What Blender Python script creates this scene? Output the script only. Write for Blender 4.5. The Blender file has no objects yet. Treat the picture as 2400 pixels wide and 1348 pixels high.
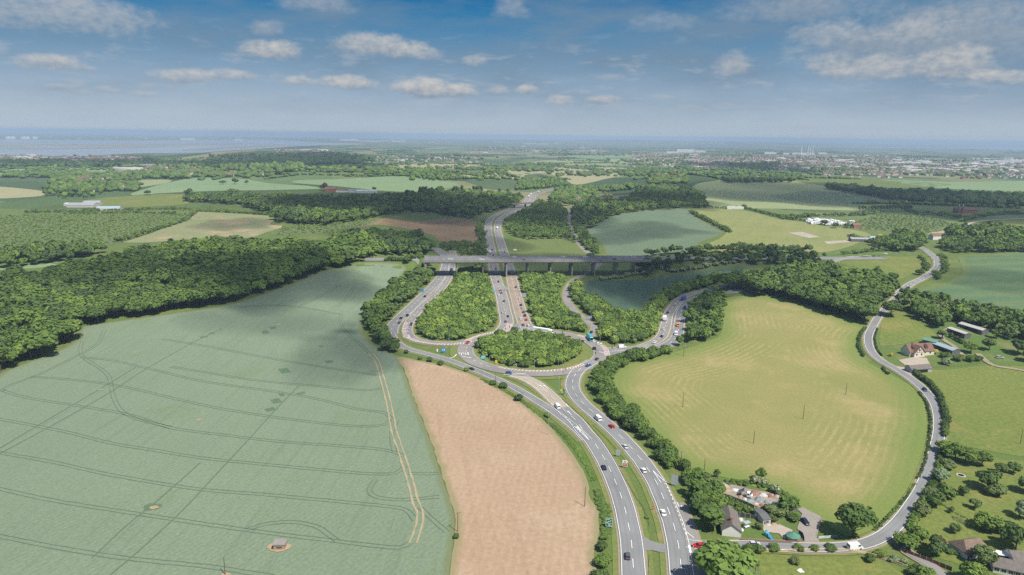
import bpy, bmesh, math, random
import numpy as np
from mathutils import Vector, Matrix
from mathutils.geometry import delaunay_2d_cdt
R = math.radians
rnd = random.Random(7)
nrs = np.random.RandomState(11)
S = bpy.context.scene
C = S.collection

# ------------------------------------------------------------------ camera
HAZE = 1.0e-4
CAM_H, FPX, PITCH, ROLL = 140.0, 1592.0, R(12.64), R(0.72)
fw = np.array([0, math.cos(PITCH), -math.sin(PITCH)])
r0 = np.array([1.0, 0, 0]); u0 = np.array([0, math.sin(PITCH), math.cos(PITCH)])
rt = r0*math.cos(ROLL) + u0*math.sin(ROLL)
up = u0*math.cos(ROLL) - r0*math.sin(ROLL)
cam_d = bpy.data.cameras.new('camera'); cam = bpy.data.objects.new('camera', cam_d); C.objects.link(cam)
cam.matrix_world = Matrix(((rt[0], up[0], -fw[0], 0), (rt[1], up[1], -fw[1], 0), (rt[2], up[2], -fw[2], CAM_H), (0, 0, 0, 1)))
cam_d.sensor_width = 36; cam_d.lens = 36*FPX/2400; cam_d.clip_start = 1; cam_d.clip_end = 250000
S.camera = cam
S.view_settings.view_transform = 'Standard'; S.view_settings.look = 'None'
EXPO = 0.70; S.view_settings.exposure = EXPO; S.view_settings.gamma = 1
S.cycles.use_denoising = False
S.cycles.max_bounces = 6; S.cycles.diffuse_bounces = 2; S.cycles.glossy_bounces = 2; S.cycles.transmission_bounces = 2
S.cycles.volume_bounces = 0; S.cycles.transparent_max_bounces = 8
S.cycles.caustics_reflective = False; S.cycles.caustics_refractive = False

# ------------------------------------------------------------------ sun and sky
SUN_EL, SUN_AZ = R(55), math.atan2(0.66, -0.75)          # azimuth measured from +Y towards +X
sun_v = np.array([math.sin(SUN_AZ)*math.cos(SUN_EL), math.cos(SUN_AZ)*math.cos(SUN_EL), math.sin(SUN_EL)])
sl = bpy.data.lights.new('sun', 'SUN'); sl.energy = 3.8; sl.angle = R(0.5); sl.color = (1, 0.95, 0.87)
so = bpy.data.objects.new('sun', sl); C.objects.link(so)
so.rotation_euler = Vector(sun_v).to_track_quat('Z', 'Y').to_euler(); so.location = (300, -300, 900)

def ray_dirs(p):
    p = np.atleast_2d(np.array(p, float))
    a = (p[:, 0]-1200)/FPX; b = -(p[:, 1]-674)/FPX
    d = fw[None] + a[:, None]*rt[None] + b[:, None]*up[None]
    return d/np.linalg.norm(d, axis=1)[:, None]

W = bpy.data.worlds.new('World'); S.world = W; W.use_nodes = True
wn = W.node_tree; wn.nodes.clear()
def wN(t, **kw):
    n = wn.nodes.new(t)
    for k, v in kw.items(): setattr(n, k, v)
    return n
def wset(sock, v):
    if hasattr(v, 'is_output') or isinstance(v, bpy.types.NodeSocket): wn.links.new(v, sock)
    else: sock.default_value = v
def wM(op, a, b=0.0, c=None, clamp=False):
    n = wN('ShaderNodeMath', operation=op, use_clamp=clamp)
    wset(n.inputs[0], a); wset(n.inputs[1], b)
    if c is not None: wset(n.inputs[2], c)
    return n.outputs[0]
def wMix(f, a, b):
    n = wN('ShaderNodeMix', data_type='RGBA'); wset(n.inputs[0], f)
    wset(n.inputs[6], a); wset(n.inputs[7], b); return n.outputs[2]
sky = wN('ShaderNodeTexSky', sky_type='NISHITA', sun_disc=False, sun_elevation=SUN_EL, sun_rotation=SUN_AZ)
sky.altitude = 140; sky.air_density = 1.0; sky.dust_density = 0.6; sky.ozone_density = 2.2
tc = wN('ShaderNodeTexCoord'); sep = wN('ShaderNodeSeparateXYZ'); wn.links.new(tc.outputs['Generated'], sep.inputs[0])
X, Y, Z = sep.outputs
az = wM('ARCTAN2', X, Y); el = wM('ARCSINE', Z)          # radians
SKY_STR = 0.085
skyc = wN('ShaderNodeVectorMath', operation='MULTIPLY'); wn.links.new(sky.outputs[0], skyc.inputs[0]); skyc.inputs[1].default_value = (SKY_STR,)*3
# the clear sky deepens upwards; a thin veil of high cloud whitens it lower down
elx = wM('MULTIPLY_ADD', az, 0.09, el)
mr = wN('ShaderNodeMapRange'); wset(mr.inputs[0], el); mr.inputs[1].default_value = 0.0; mr.inputs[2].default_value = 0.185
ramp = wN('ShaderNodeValToRGB'); wn.links.new(mr.outputs[0], ramp.inputs[0])
cr = ramp.color_ramp
def lin8(r, g, b, k=1.0): return tuple(((c/255+0.055)/1.055)**2.4/2**EXPO*k for c in (r, g, b))
SKYR = [(0.0, lin8(176, 191, 205)), (0.12, lin8(171, 187, 203)), (0.35, lin8(143, 167, 190)), (0.62, lin8(98, 141, 175)), (0.85, lin8(52, 122, 168)), (1.0, lin8(22, 106, 160))]
cr.elements[0].position = 0; cr.elements[1].position = 1
for p_, c_ in SKYR[1:-1]: cr.elements.new(p_)
for e_, (p_, c_) in zip(cr.elements, SKYR): e_.position = p_; e_.color = (*c_, 1)
# nishita lights the scene; its colour in the low band is eased towards the measured veil
mf = wN('ShaderNodeMapRange', interpolation_type='SMOOTHSTEP'); wset(mf.inputs[0], el); mf.inputs[1].default_value = 0.2; mf.inputs[2].default_value = 0.6; mf.inputs[3].default_value = 0.97; mf.inputs[4].default_value = 0.1
mixsky = wMix(mf.outputs[0], skyc.outputs[0], ramp.outputs[0])
def wnoise(scale, detail, rough, sx=1, sy=1, off=0.0):
    cmb = wN('ShaderNodeCombineXYZ'); wset(cmb.inputs[0], wM('MULTIPLY', az, sx)); wset(cmb.inputs[1], wM('MULTIPLY', el, sy)); cmb.inputs[2].default_value = off
    n = wN('ShaderNodeTexNoise'); wn.links.new(cmb.outputs[0], n.inputs['Vector'])
    n.inputs['Scale'].default_value = scale; n.inputs['Detail'].default_value = detail; n.inputs['Roughness'].default_value = rough
    return n.outputs[0]
wA = wM('SUBTRACT', wnoise(16, 5, 0.6, 1, 2.2, 1.3), 0.5)
wB = wM('SUBTRACT', wnoise(70, 4, 0.62, 1, 1.6, 7.7), 0.5)
wC = wM('SUBTRACT', wnoise(6.5, 4, 0.55, 1, 3.6, 3.1), 0.5)
# soft layered grey cloud cover, thicker to the east
veil = wM('MULTIPLY_ADD', wC, 2.8, 0.36)
veil = wM('MULTIPLY_ADD', az, 0.40, veil)
veil = wM('MULTIPLY', wM('MAXIMUM', wM('MINIMUM', veil, 0.80), 0.0), wM('MINIMUM', wM('MULTIPLY', wM('MAXIMUM', el, 0.0), 9.0), 1.0))
col = wMix(veil, mixsky, (*lin8(117, 142, 165), 1))
# low layered cumulus thinning out towards the horizon
wD = wnoise(15, 6, 0.62, 1, 4.2, 11.0); wE = wnoise(34, 5, 0.6, 1, 3.0, 5.5)
lay = wN('ShaderNodeMapRange', interpolation_type='SMOOTHSTEP'); wset(lay.inputs[0], wM('MULTIPLY_ADD', wE, 0.45, wM('MULTIPLY', wD, 0.75))); lay.inputs[1].default_value = 0.60; lay.inputs[2].default_value = 0.80; lay.inputs[4].default_value = 0.62
b1 = wN('ShaderNodeMapRange', interpolation_type='SMOOTHSTEP'); wset(b1.inputs[0], el); b1.inputs[1].default_value = 0.008; b1.inputs[2].default_value = 0.035
b2 = wN('ShaderNodeMapRange', interpolation_type='SMOOTHSTEP'); wset(b2.inputs[0], el); b2.inputs[1].default_value = 0.16; b2.inputs[2].default_value = 0.075
col = wMix(wM('MULTIPLY', lay.outputs[0], wM('MULTIPLY', b1.outputs[0], b2.outputs[0])), col, (*lin8(172, 182, 192), 1))
CL = [  # cumulus: pixel centre, half width, half height, strength
 (150, 45, 165, 48, .62), (120, 150, 62, 20, .85), (180, 160, 40, 9, .4), (430, 182, 72, 18, .75), (545, 180, 62, 15, .7),
 (635, 122, 66, 28, 1.0), (625, 70, 40, 22, .4), (870, 112, 88, 34, .8), (975, 125, 66, 24, .85), (740, 15, 95, 28, .4),
 (700, 193, 34, 14, .8), (815, 198, 74, 21, 1.0), (1000, 212, 92, 27, 1.0), (1075, 216, 48, 20, .9), (1165, 215, 26, 14, .55), (1232, 214, 30, 14, .85),
 (1108, 146, 30, 15, .6), (1200, 28, 44, 36, .4), (1310, 240, 36, 16, .7), (1415, 236, 40, 15, .7), (255, 212, 30, 10, .45), (340, 222, 30, 8, .4),
 (1720, 160, 44, 32, .6), (1945, 160, 46, 32, .75), (2060, 170, 98, 34, .8), (2235, 160, 75, 44, .95), (2345, 185, 62, 22, .8), (2150, 80, 80, 32, .45), (1950, 85, 90, 34, .45),
 (1430, 185, 40, 12, .3), (1550, 60, 80, 30, .3), (2290, 30, 120, 40, .35), (140, 205, 30, 8, .4), (2180, 110, 260, 70, .35), (1900, 30, 200, 40, .3)]
for (cx, cy, hw, hh, st) in CL:
    d = ray_dirs([(cx, cy)])[0]
    ca, ce = math.atan2(d[0], d[1]), math.asin(d[2]); k = FPX*1.06
    du = wM('MULTIPLY', wM('ADD', wM('SUBTRACT', az, ca), wM('MULTIPLY', wA, 0.035)), k/hw)
    dv0 = wM('MULTIPLY', wM('SUBTRACT', el, ce), k/hh)
    dv = wM('MULTIPLY_ADD', wA, 1.5, dv0)
    dvf = wM('MULTIPLY', wM('MAXIMUM', dv, wM('MULTIPLY', dv, -1.7)), 1.0)     # flatter base
    r2 = wM('ADD', wM('MULTIPLY', du, du), wM('MULTIPLY', dvf, dvf))
    dn = wM('MULTIPLY_ADD', wB, 1.2, wM('SUBTRACT', 1.0, r2))
    m = wN('ShaderNodeMapRange', interpolation_type='SMOOTHSTEP'); wset(m.inputs[0], dn); m.inputs[1].default_value = -0.5; m.inputs[2].default_value = 1.0
    m.inputs[4].default_value = 0.92*st
    sh = wN('ShaderNodeMapRange'); wset(sh.inputs[0], wM('MULTIPLY_ADD', wB, 2.2, dv0)); sh.inputs[1].default_value = -0.75; sh.inputs[2].default_value = 0.75
    cc = wMix(sh.outputs[0], (*lin8(128, 148, 168), 1), (*lin8(204, 201, 197), 1))
    col = wMix(m.outputs[0], col, cc)
bg = wN('ShaderNodeBackground'); wn.links.new(col, bg.inputs[0]); bg.inputs[1].default_value = 1.0
wo = wN('ShaderNodeOutputWorld'); wn.links.new(bg.outputs[0], wo.inputs[0])
W.cycles.sampling_method = 'MANUAL'; W.cycles.sample_map_resolution = 512

# ------------------------------------------------------------------ terrain
def sst(a, b, x):
    t = np.clip((x-a)/(b-a), 0, 1); return t*t*(3-2*t)
AXY = [0, 250, 450, 690, 1000, 1150, 1380, 1860, 2500, 9000]
AXX = [40, 42, 10, 25, -10, -30, 15, 141, 300, 900]
def ray_z(px, py, z):
    d = ray_dirs([(px, py)])[0]; t = (z-CAM_H)/d[2]
    return np.array([d[0]*t, d[1]*t, z])
DECK_Z = 17.0
mL = ray_z(1010, 607, DECK_Z); mR = ray_z(1515, 606, DECK_Z)
m_dir = (mR-mL)/np.linalg.norm(mR-mL)
def m2_y(x): return mL[1] + (x-mL[0])*m_dir[1]/m_dir[0]
HILLS = [(-1350, 4000, 42, 520, 420), (-380, 1500, 10, 260, 220), (620, 2150, 14, 500, 260), (-700, 2300, 12, 500, 250), (3300, 15500, 75, 3600, 900), (2000, 4300, 18, 1300, 350)]
def H(x, y):
    x = np.asarray(x, float); y = np.asarray(y, float)
    ax = np.interp(y, AXY, AXX)
    A = 15*sst(380, 660, y)*(1-sst(1900, 3300, y))
    hl = A*sst(106, 215, ax-x)
    hr = A*sst(75, 250, x-ax)
    h = hl+hr
    e = np.abs(y-m2_y(x))
    rid = (DECK_Z-0.6)*(1-sst(12, 46, e))*(sst(mL[0]+4, mL[0]-16, x) if False else (1-sst(mL[0]-16, mL[0]-2, x)) + sst(mR[0]-6, mR[0]+10, x))
    rid = rid*(1-sst(500, 900, np.abs(x)))
    h = np.maximum(h, rid)
    for (hx, hy, a, sx, sy) in HILLS:
        h = h + a*np.exp(-((x-hx)/sx)**2-((y-hy)/sy)**2)
    return h
TS = np.concatenate([np.geomspace(140, 3000, 420), np.geomspace(3030, 68000, 200)])
def P(pts):
    d = ray_dirs(pts); out = np.zeros((len(d), 3))
    hd = np.hypot(d[:, 0], d[:, 1])
    for i in range(len(d)):
        ux, uy, uz = d[i]/hd[i]
        z = CAM_H+uz*TS; g = H(ux*TS, uy*TS)
        k = np.argmax(z < g) if (z < g).any() else len(TS)-1
        a, b = TS[max(k-1, 0)], TS[k]
        for _ in range(22):
            m = (a+b)/2
            if CAM_H+uz*m < H(ux*m, uy*m): b = m
            else: a = m
        out[i] = (ux*b, uy*b, H(ux*b, uy*b))
    return out
def P1(x, y): return P([(x, y)])[0]
def project(w):
    v = np.asarray(w, float)-np.array([0, 0, CAM_H]); z = v@fw
    return np.stack([1200+FPX*(v@rt)/z, 674-FPX*(v@up)/z, z], -1)

# ------------------------------------------------------------------ helpers: tags and meshes
def tag(o, label, cat, group=None, kind=None):
    o['label'] = label; o['category'] = cat
    if group: o['group'] = group
    if kind: o['kind'] = kind
    return o
def link(name, me, parent=None):
    o = bpy.data.objects.new(name, me); C.objects.link(o)
    if parent: o.parent = parent
    return o
def empty(name, loc=(0, 0, 0), rz=0.0):
    o = bpy.data.objects.new(name, None); C.objects.link(o); o.location = loc; o.rotation_euler = (0, 0, rz); o.empty_display_size = 0.5
    return o
def np_mesh(name, V, tris=None, quads=None, mats=(), attrs=None, mi=None, smooth=False):
    me = bpy.data.meshes.new(name); V = np.asarray(V, np.float32)
    me.vertices.add(len(V)); me.vertices.foreach_set('co', V.ravel())
    parts, tot = [], []
    if tris is not None and len(tris): parts.append(np.asarray(tris, np.int32).ravel()); tot.append(np.full(len(tris), 3, np.int32))
    if quads is not None and len(quads): parts.append(np.asarray(quads, np.int32).ravel()); tot.append(np.full(len(quads), 4, np.int32))
    L = np.concatenate(parts); T = np.concatenate(tot)
    me.loops.add(len(L)); me.loops.foreach_set('vertex_index', L)
    me.polygons.add(len(T)); me.polygons.foreach_set('loop_start', np.concatenate([[0], np.cumsum(T)[:-1]]).astype(np.int32))
    if mi is not None: me.polygons.foreach_set('material_index', np.asarray(mi, np.int32))
    if smooth: me.polygons.foreach_set('use_smooth', np.ones(len(T), bool))
    for k, v in (attrs or {}).items():
        a = me.attributes.new(k, 'FLOAT', 'POINT'); a.data.foreach_set('value', np.asarray(v, np.float32))
    me.update(calc_edges=True); me.validate()
    for m in mats: me.materials.append(m)
    return me
class MB:
    """collects simple solids into one mesh"""
    def __init__(s): s.v = []; s.f = []; s.m = []
    def add(s, vs, fs, m=0):
        n = len(s.v); s.v += [tuple(q) for q in vs]; s.f += [tuple(i+n for i in f) for f in fs]; s.m += [m]*len(fs); return s
    def box(s, x0, x1, y0, y1, z0, z1, m=0):
        vs = [(x, y, z) for z in (z0, z1) for y in (y0, y1) for x in (x0, x1)]
        return s.add(vs, [(0, 2, 3, 1), (4, 5, 7, 6), (0, 1, 5, 4), (2, 6, 7, 3), (0, 4, 6, 2), (1, 3, 7, 5)], m)
    def tube(s, a, b, r0, r1=None, n=6, m=0):
        a, b = Vector(a), Vector(b); r1 = r0 if r1 is None else r1
        q = (b-a).to_track_quat('Z', 'Y'); vs = []
        for c, r in ((a, r0), (b, r1)):
            for i in range(n):
                t = 2*math.pi*i/n; vs.append(c + q @ Vector((r*math.cos(t), r*math.sin(t), 0)))
        fs = [(i, (i+1) % n, n+(i+1) % n, n+i) for i in range(n)] + [tuple(range(n))[::-1], tuple(range(n, 2*n))]
        return s.add(vs, fs, m)
    def prof(s, pts, y0, y1, m=0, ins=None):
        """side profile (x,z) extruded across y; ins = per-point inset of the half width"""
        n = len(pts); ins = ins or [0]*n
        vs = [(x, y0+i, z) for (x, z), i in zip(pts, ins)] + [(x, y1-i, z) for (x, z), i in zip(pts, ins)]
        fs = [(i, (i+1) % n, n+(i+1) % n, n+i) for i in range(n)] + [tuple(range(n))[::-1], tuple(range(n, 2*n))]
        return s.add(vs, fs, m)
    def build(s, name, mats, parent=None):
        me = bpy.data.meshes.new(name); me.from_pydata(s.v, [], s.f)
        for m in (mats if isinstance(mats, (list, tuple)) else [mats]): me.materials.append(m)
        me.polygons.foreach_set('material_index', s.m); me.validate(); 
        bm = bmesh.new(); bm.from_mesh(me); bmesh.ops.recalc_face_normals(bm, faces=bm.faces); bm.to_mesh(me); bm.free()
        return link(name, me, parent)

# ------------------------------------------------------------------ materials
def srgb(r, g, b):
    return tuple(((c/255+0.055)/1.055)**2.4 if c > 10 else c/255/12.92 for c in (r, g, b))
class NT:
    def __init__(s, name):
        s.m = bpy.data.materials.new(name); s.m.use_nodes = True; s.t = s.m.node_tree; s.b = s.t.nodes['Principled BSDF']
        s.b.inputs['Specular IOR Level'].default_value = 0.25
        s.g = s.t.nodes.new('ShaderNodeNewGeometry'); s.pos = s.g.outputs['Position']
    def N(s, t, **k):
        n = s.t.nodes.new(t)
        for a, v in k.items(): setattr(n, a, v)
        return n
    def put(s, sock, v):
        if isinstance(v, bpy.types.NodeSocket): s.t.links.new(v, sock)
        else: sock.default_value = v
    def noise(s, scale, detail=3, rough=0.6, vec=None, out=0):
        n = s.N('ShaderNodeTexNoise'); s.put(n.inputs['Vector'], vec or s.pos)
        n.inputs['Scale'].default_value = scale; n.inputs['Detail'].default_value = detail; n.inputs['Roughness'].default_value = rough
        return n.outputs[out]
    def math(s, op, a, b=0.0, c=None, clamp=False):
        n = s.N('ShaderNodeMath', operation=op, use_clamp=clamp); s.put(n.inputs[0], a); s.put(n.inputs[1], b)
        if c is not None: s.put(n.inputs[2], c)
        return n.outputs[0]
    def rng(s, v, a, b, c=0.0, d=1.0, smooth=False):
        n = s.N('ShaderNodeMapRange'); s.put(n.inputs[0], v)
        if smooth: n.interpolation_type = 'SMOOTHSTEP'
        for i, x in enumerate((a, b, c, d)): s.put(n.inputs[i+1], x)
        return n.outputs[0]
    def mix(s, f, a, b, mode='MIX'):
        n = s.N('ShaderNodeMix', data_type='RGBA', blend_type=mode); s.put(n.inputs[0], f)
        for i, x in ((6, a), (7, b)): s.put(n.inputs[i], (*x, 1) if isinstance(x, tuple) and len(x) == 3 else x)
        return n.outputs[2]
    def vscale(s, vx, vy, vz=1.0, rot=0.0):
        n = s.N('ShaderNodeMapping'); s.put(n.inputs[0], s.pos); n.inputs['Scale'].default_value = (vx, vy, vz); n.inputs['Rotation'].default_value = (0, 0, rot)
        return n.outputs[0]
    def attr(s, name):
        n = s.N('ShaderNodeAttribute'); n.attribute_name = name; return n.outputs['Fac']
    def done(s, col, rough=0.9):
        s.put(s.b.inputs['Base Color'], (*col, 1) if isinstance(col, tuple) and len(col) == 3 else col); s.b.inputs['Roughness'].default_value = rough; return s.m
def plain(name, col, rough=0.6, metal=0.0, var=0.12, scale=2.0):
    t = NT(name); t.b.inputs['Metallic'].default_value = metal
    n = t.noise(scale, 3); return t.done(t.mix(n, tuple(c*(1-var) for c in col), tuple(min(1, c*(1+var)) for c in col)), rough)
def field_mat(name, c1, c2, patch=0.012, fine=0.6, rows=None, rowcol=None, rowamt=0.35, edge=None, fineamt=0.35, third=None, streak=None):
    """c1..c2 mottled in big soft patches and a fine grain; rows=(spacing, angle); edge=(width, colour) headland; third=(colour, threshold)"""
    t = NT(name)
    a = t.rng(t.noise(patch, 4, 0.6), 0.3, 0.7)
    c = t.mix(a, c1, c2)
    if third:
        b = t.rng(t.noise(patch*1.7, 5, 0.65, t.vscale(1, 1, 1, 1.0)), third[1], third[1]+0.14, smooth=True)
        c = t.mix(b, c, third[0])
    if rows:
        w = t.N('ShaderNodeTexWave', wave_type='BANDS', bands_direction='X'); t.put(w.inputs['Vector'], t.vscale(1, 1, 1, rows[1]))
        w.inputs['Scale'].default_value = 0.314/rows[0]; w.inputs['Distortion'].default_value = rows[2] if len(rows) > 2 else 0.6; w.inputs['Detail'].default_value = 2; w.inputs['Detail Scale'].default_value = 0.3
        msk = t.math('MULTIPLY', w.outputs['Fac'], t.rng(t.noise(0.03, 3), 0.3, 0.65, 0.25*rowamt, rowamt))
        c = t.mix(msk, c, rowcol or tuple(x*0.6 for x in c1))
    if streak:
        dx, dy = math.cos(streak[0]), math.sin(streak[0]); uv = []
        for vx, vy in ((dx, dy), (-dy, dx)):
            dt = t.N('ShaderNodeVectorMath', operation='DOT_PRODUCT'); t.put(dt.inputs[0], t.pos); dt.inputs[1].default_value = (vx, vy, 0); uv.append(dt.outputs['Value'])
        for su, sv, lo, hi, am in ((0.012, 0.30, 0.50, 0.72, streak[2]), (0.03, 0.9, 0.52, 0.70, streak[2]*0.7)):
            cb = t.N('ShaderNodeCombineXYZ'); t.put(cb.inputs[0], t.math('MULTIPLY', uv[0], su)); t.put(cb.inputs[1], t.math('MULTIPLY', uv[1], sv))
            c = t.mix(t.rng(t.noise(1.0, 4, 0.65, cb.outputs[0]), lo, hi, 0.0, am, True), c, streak[1])
    f = t.noise(fine, 4, 0.75)
    c = t.mix(fineamt, c, t.mix(t.rng(f, 0.25, 0.75), (0.35, 0.35, 0.35), (1.0, 1.0, 1.0)), 'OVERLAY')
    if edge:
        e = t.rng(t.math('MULTIPLY_ADD', t.math('SUBTRACT', t.noise(0.15, 3), 0.5), edge[0], t.attr('bd')), edge[0]*0.4, edge[0], 1.0, 0.0)
        c = t.mix(t.math('MULTIPLY', e, 0.75), c, edge[1])
    return t.done(c, 0.95)

# ------------------------------------------------------------------ sheets laid over the terrain
def smooth_poly(w, closed=False, step=4.0):
    """Catmull-Rom through world points, resampled about every STEP metres"""
    w = np.asarray(w, float); n = len(w); out = []
    rng_ = range(n if closed else n-1)
    for i in rng_:
        p1, p2 = w[i], w[(i+1) % n]
        p0 = w[(i-1) % n] if closed or i > 0 else 2*p1-p2
        p3 = w[(i+2) % n] if closed or i+2 < n else 2*p2-p1
        d = max(np.linalg.norm(p2-p1), 1e-6); k = int(min(60, max(1, round(d/step))))
        # centripetal-ish tangents limited to the segment
        t1 = (p2-p0)/(np.linalg.norm(p2-p1)+np.linalg.norm(p1-p0)+1e-6)*d
        t2 = (p3-p1)/(np.linalg.norm(p3-p2)+np.linalg.norm(p2-p1)+1e-6)*d
        for j in range(k):
            s = j/k
            out.append((2*s**3-3*s*s+1)*p1+(s**3-2*s*s+s)*t1+(-2*s**3+3*s*s)*p2+(s**3-s*s)*t2)
    if not closed: out.append(w[-1])
    return np.array(out)
def inside(poly, q):
    x, y = q[:, 0], q[:, 1]; r = np.zeros(len(q), bool); n = len(poly)
    for i in range(n):
        x1, y1 = poly[i][:2]; x2, y2 = poly[(i+1) % n][:2]
        if y1 == y2: continue
        c = ((y1 > y) != (y2 > y)) & (x < (x2-x1)*(y-y1)/(y2-y1)+x1); r ^= c
    return r
def seg_dist(line, q, closed=False):
    d = np.full(len(q), 1e9); n = len(line)
    for i in range(n if closed else n-1):
        a = line[i][:2]; b = line[(i+1) % n][:2]; ab = b-a; L = max(ab@ab, 1e-9)
        t = np.clip(((q-a)@ab)/L, 0, 1); d = np.minimum(d, np.linalg.norm(q-(a+t[:, None]*ab), axis=1))
    return d
def sheet(name, world, mat, lift=0.12, smooth=True, step=5.0, grid=None, jit=0.0):
    """a polygon draped over the terrain, with 'bd' = distance to its own border"""
    w = np.asarray(world, float)[:, :2]
    dist = np.median(np.linalg.norm(w, axis=1)); g = grid or max(4.0, dist*0.011)
    b = smooth_poly(w, True, max(step, dist*0.006)) if smooth else smooth_poly(w, True, 1e9)
    if jit: b = b+nrs.normal(0, jit, b.shape)
    lo, hi = b.min(0), b.max(0)
    gx, gy = np.meshgrid(np.arange(lo[0]+g/2, hi[0], g), np.arange(lo[1]+g/2, hi[1], g)); q = np.stack([gx.ravel(), gy.ravel()], 1)
    q = q+nrs.uniform(-.15, .15, q.shape)*g
    if len(q): q = q[inside(b, q)]
    if len(q): q = q[seg_dist(b, q, True) > g*0.35]
    pts = [Vector(p) for p in b]+[Vector(p) for p in q]; n = len(b)
    vs, es, fs, *_ = delaunay_2d_cdt(pts, [(i, (i+1) % n) for i in range(n)], [], 1, 1e-4)
    V = np.array([(p.x, p.y) for p in vs]); z = H(V[:, 0], V[:, 1])+lift
    bd = seg_dist(b, V, True)
    fs = [tuple(f) for f in fs]
    tris = [t for f in fs for t in ([f] if len(f) == 3 else [(f[0], f[i], f[i+1]) for i in range(1, len(f)-1)])]
    T = np.array(tris); a = V[T[:, 1]]-V[T[:, 0]]; c = V[T[:, 2]]-V[T[:, 0]]
    fl = (a[:, 0]*c[:, 1]-a[:, 1]*c[:, 0]) < 0; T[fl] = T[fl][:, ::-1]
    o = link(name, np_mesh(name, np.column_stack([V, z]), tris=T, mats=[mat], attrs={'bd': bd}, smooth=True))
    o['kind'] = 'structure'; return o
def ribbon(line, width, lift):
    """vertices and quads of a strip along LINE (n,2) draped over the terrain; width scalar or per point"""
    l = np.asarray(line, float)[:, :2]; t = np.gradient(l, axis=0); t /= np.linalg.norm(t, axis=1)[:, None]+1e-9
    nrm = np.stack([-t[:, 1], t[:, 0]], 1); wd = np.broadcast_to(np.asarray(width, float), (len(l),))[:, None]/2
    a, b = l+nrm*wd, l-nrm*wd
    V = np.concatenate([np.column_stack([a, H(a[:, 0], a[:, 1])+lift]), np.column_stack([b, H(b[:, 0], b[:, 1])+lift])]); n = len(l)
    i = np.arange(n-1); return V, np.stack([n+i, n+i+1, i+1, i], 1)
def offset(line, d):
    l = np.asarray(line, float)[:, :2]; t = np.gradient(l, axis=0); t /= np.linalg.norm(t, axis=1)[:, None]+1e-9
    return l+np.stack([t[:, 1], -t[:, 0]], 1)*np.asarray(d).reshape(-1, 1) if np.ndim(d) else l+np.stack([t[:, 1], -t[:, 0]], 1)*d
def strips(name, items, mat):
    """items: (line, width, lift) -> one object"""
    Vs, Qs, us, ss, n = [], [], [], [], 0
    for l, w, z in items:
        if len(l) < 2: continue
        V, q = ribbon(l, w, z); Vs.append(V); Qs.append(q+n); n += len(V)
        wd = np.broadcast_to(np.asarray(w, float), (len(l),))/2; us.append(np.concatenate([-wd, wd])); sl_ = np.concatenate([[0], np.cumsum(np.linalg.norm(np.diff(np.asarray(l)[:, :2], axis=0), axis=1))]); ss.append(np.concatenate([sl_, sl_]))
    o = link(name, np_mesh(name, np.concatenate(Vs), quads=np.concatenate(Qs), mats=[mat], attrs={'across': np.concatenate(us), 'along': np.concatenate(ss)})); o['kind'] = 'structure'; return o
def resample(l, step):
    l = np.asarray(l)[:, :2]; s = np.concatenate([[0], np.cumsum(np.linalg.norm(np.diff(l, axis=0), axis=1))])
    q = np.arange(0, s[-1], step); return np.stack([np.interp(q, s, l[:, 0]), np.interp(q, s, l[:, 1])], 1)
def dashes(l, on, off):
    r = resample(l, 1.0); out = []; i = 0
    while i+on < len(r): out.append(r[i:i+int(on)+1]); i += int(on+off)
    return out
def pxline(pts, step=4.0): return smooth_poly(P(pts)[:, :2], False, step)

# ------------------------------------------------------------------ the ground: one sheet to the horizon
rad = np.unique(np.concatenate([[1.0], np.geomspace(60, 3200, 300), np.arange(560, 800, 2.6), np.geomspace(3260, 66000, 66)]))
ang = np.unique(np.concatenate([np.linspace(-0.80, 0.80, 430), np.linspace(0.80, 2*math.pi-0.80, 60)]))
RR, AA = np.meshgrid(rad, ang, indexing='ij')
gx, gy = RR*np.sin(AA), RR*np.cos(AA)
gz = H(gx, gy); nr_, na_ = RR.shape
idx = np.arange(nr_*na_).reshape(nr_, na_)
a_ = idx[:-1, :-1]; b_ = idx[:-1, 1:]; c_ = idx[1:, 1:]; d_ = idx[1:, :-1]
gq = np.stack([a_, d_, c_, b_], -1).reshape(-1, 4)[:, ::-1]
t = NT('farmland')
big = t.rng(t.noise(0.01, 4, 0.6), 0.3, 0.7)
near = t.mix(big, (0.105, 0.135, 0.035), (0.075, 0.13, 0.028))
near = t.mix(t.rng(t.noise(0.06, 5, 0.7), 0.5, 0.72), near, (0.17, 0.155, 0.06))
near = t.mix(0.4, near, t.mix(t.rng(t.noise(0.9, 4, 0.75), 0.25, 0.75), (0.3, 0.3, 0.3), (1, 1, 1)), 'OVERLAY')
def patchwork(sx, sy, rot, seedoff):
    v = t.N('ShaderNodeTexVoronoi', feature='F1', distance='MANHATTAN'); v.inputs['Scale'].default_value = 1.0; v.inputs['Randomness'].default_value = 0.9
    mp = t.N('ShaderNodeMapping'); t.put(mp.inputs[0], t.pos); mp.inputs['Scale'].default_value = (sx, sy, 0.0001); mp.inputs['Rotation'].default_value = (0, 0, rot); mp.inputs['Location'].default_value = (seedoff, seedoff, 0)
    t.put(v.inputs['Vector'], mp.outputs[0]); return v
v1 = patchwork(0.0042, 0.0022, 0.3, 3.3)
rp = t.N('ShaderNodeValToRGB'); sp_ = t.N('ShaderNodeSeparateColor'); t.put(sp_.inputs[0], v1.outputs['Color']); t.put(rp.inputs[0], sp_.outputs[0]); rp.color_ramp.interpolation = 'CONSTANT'
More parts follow.
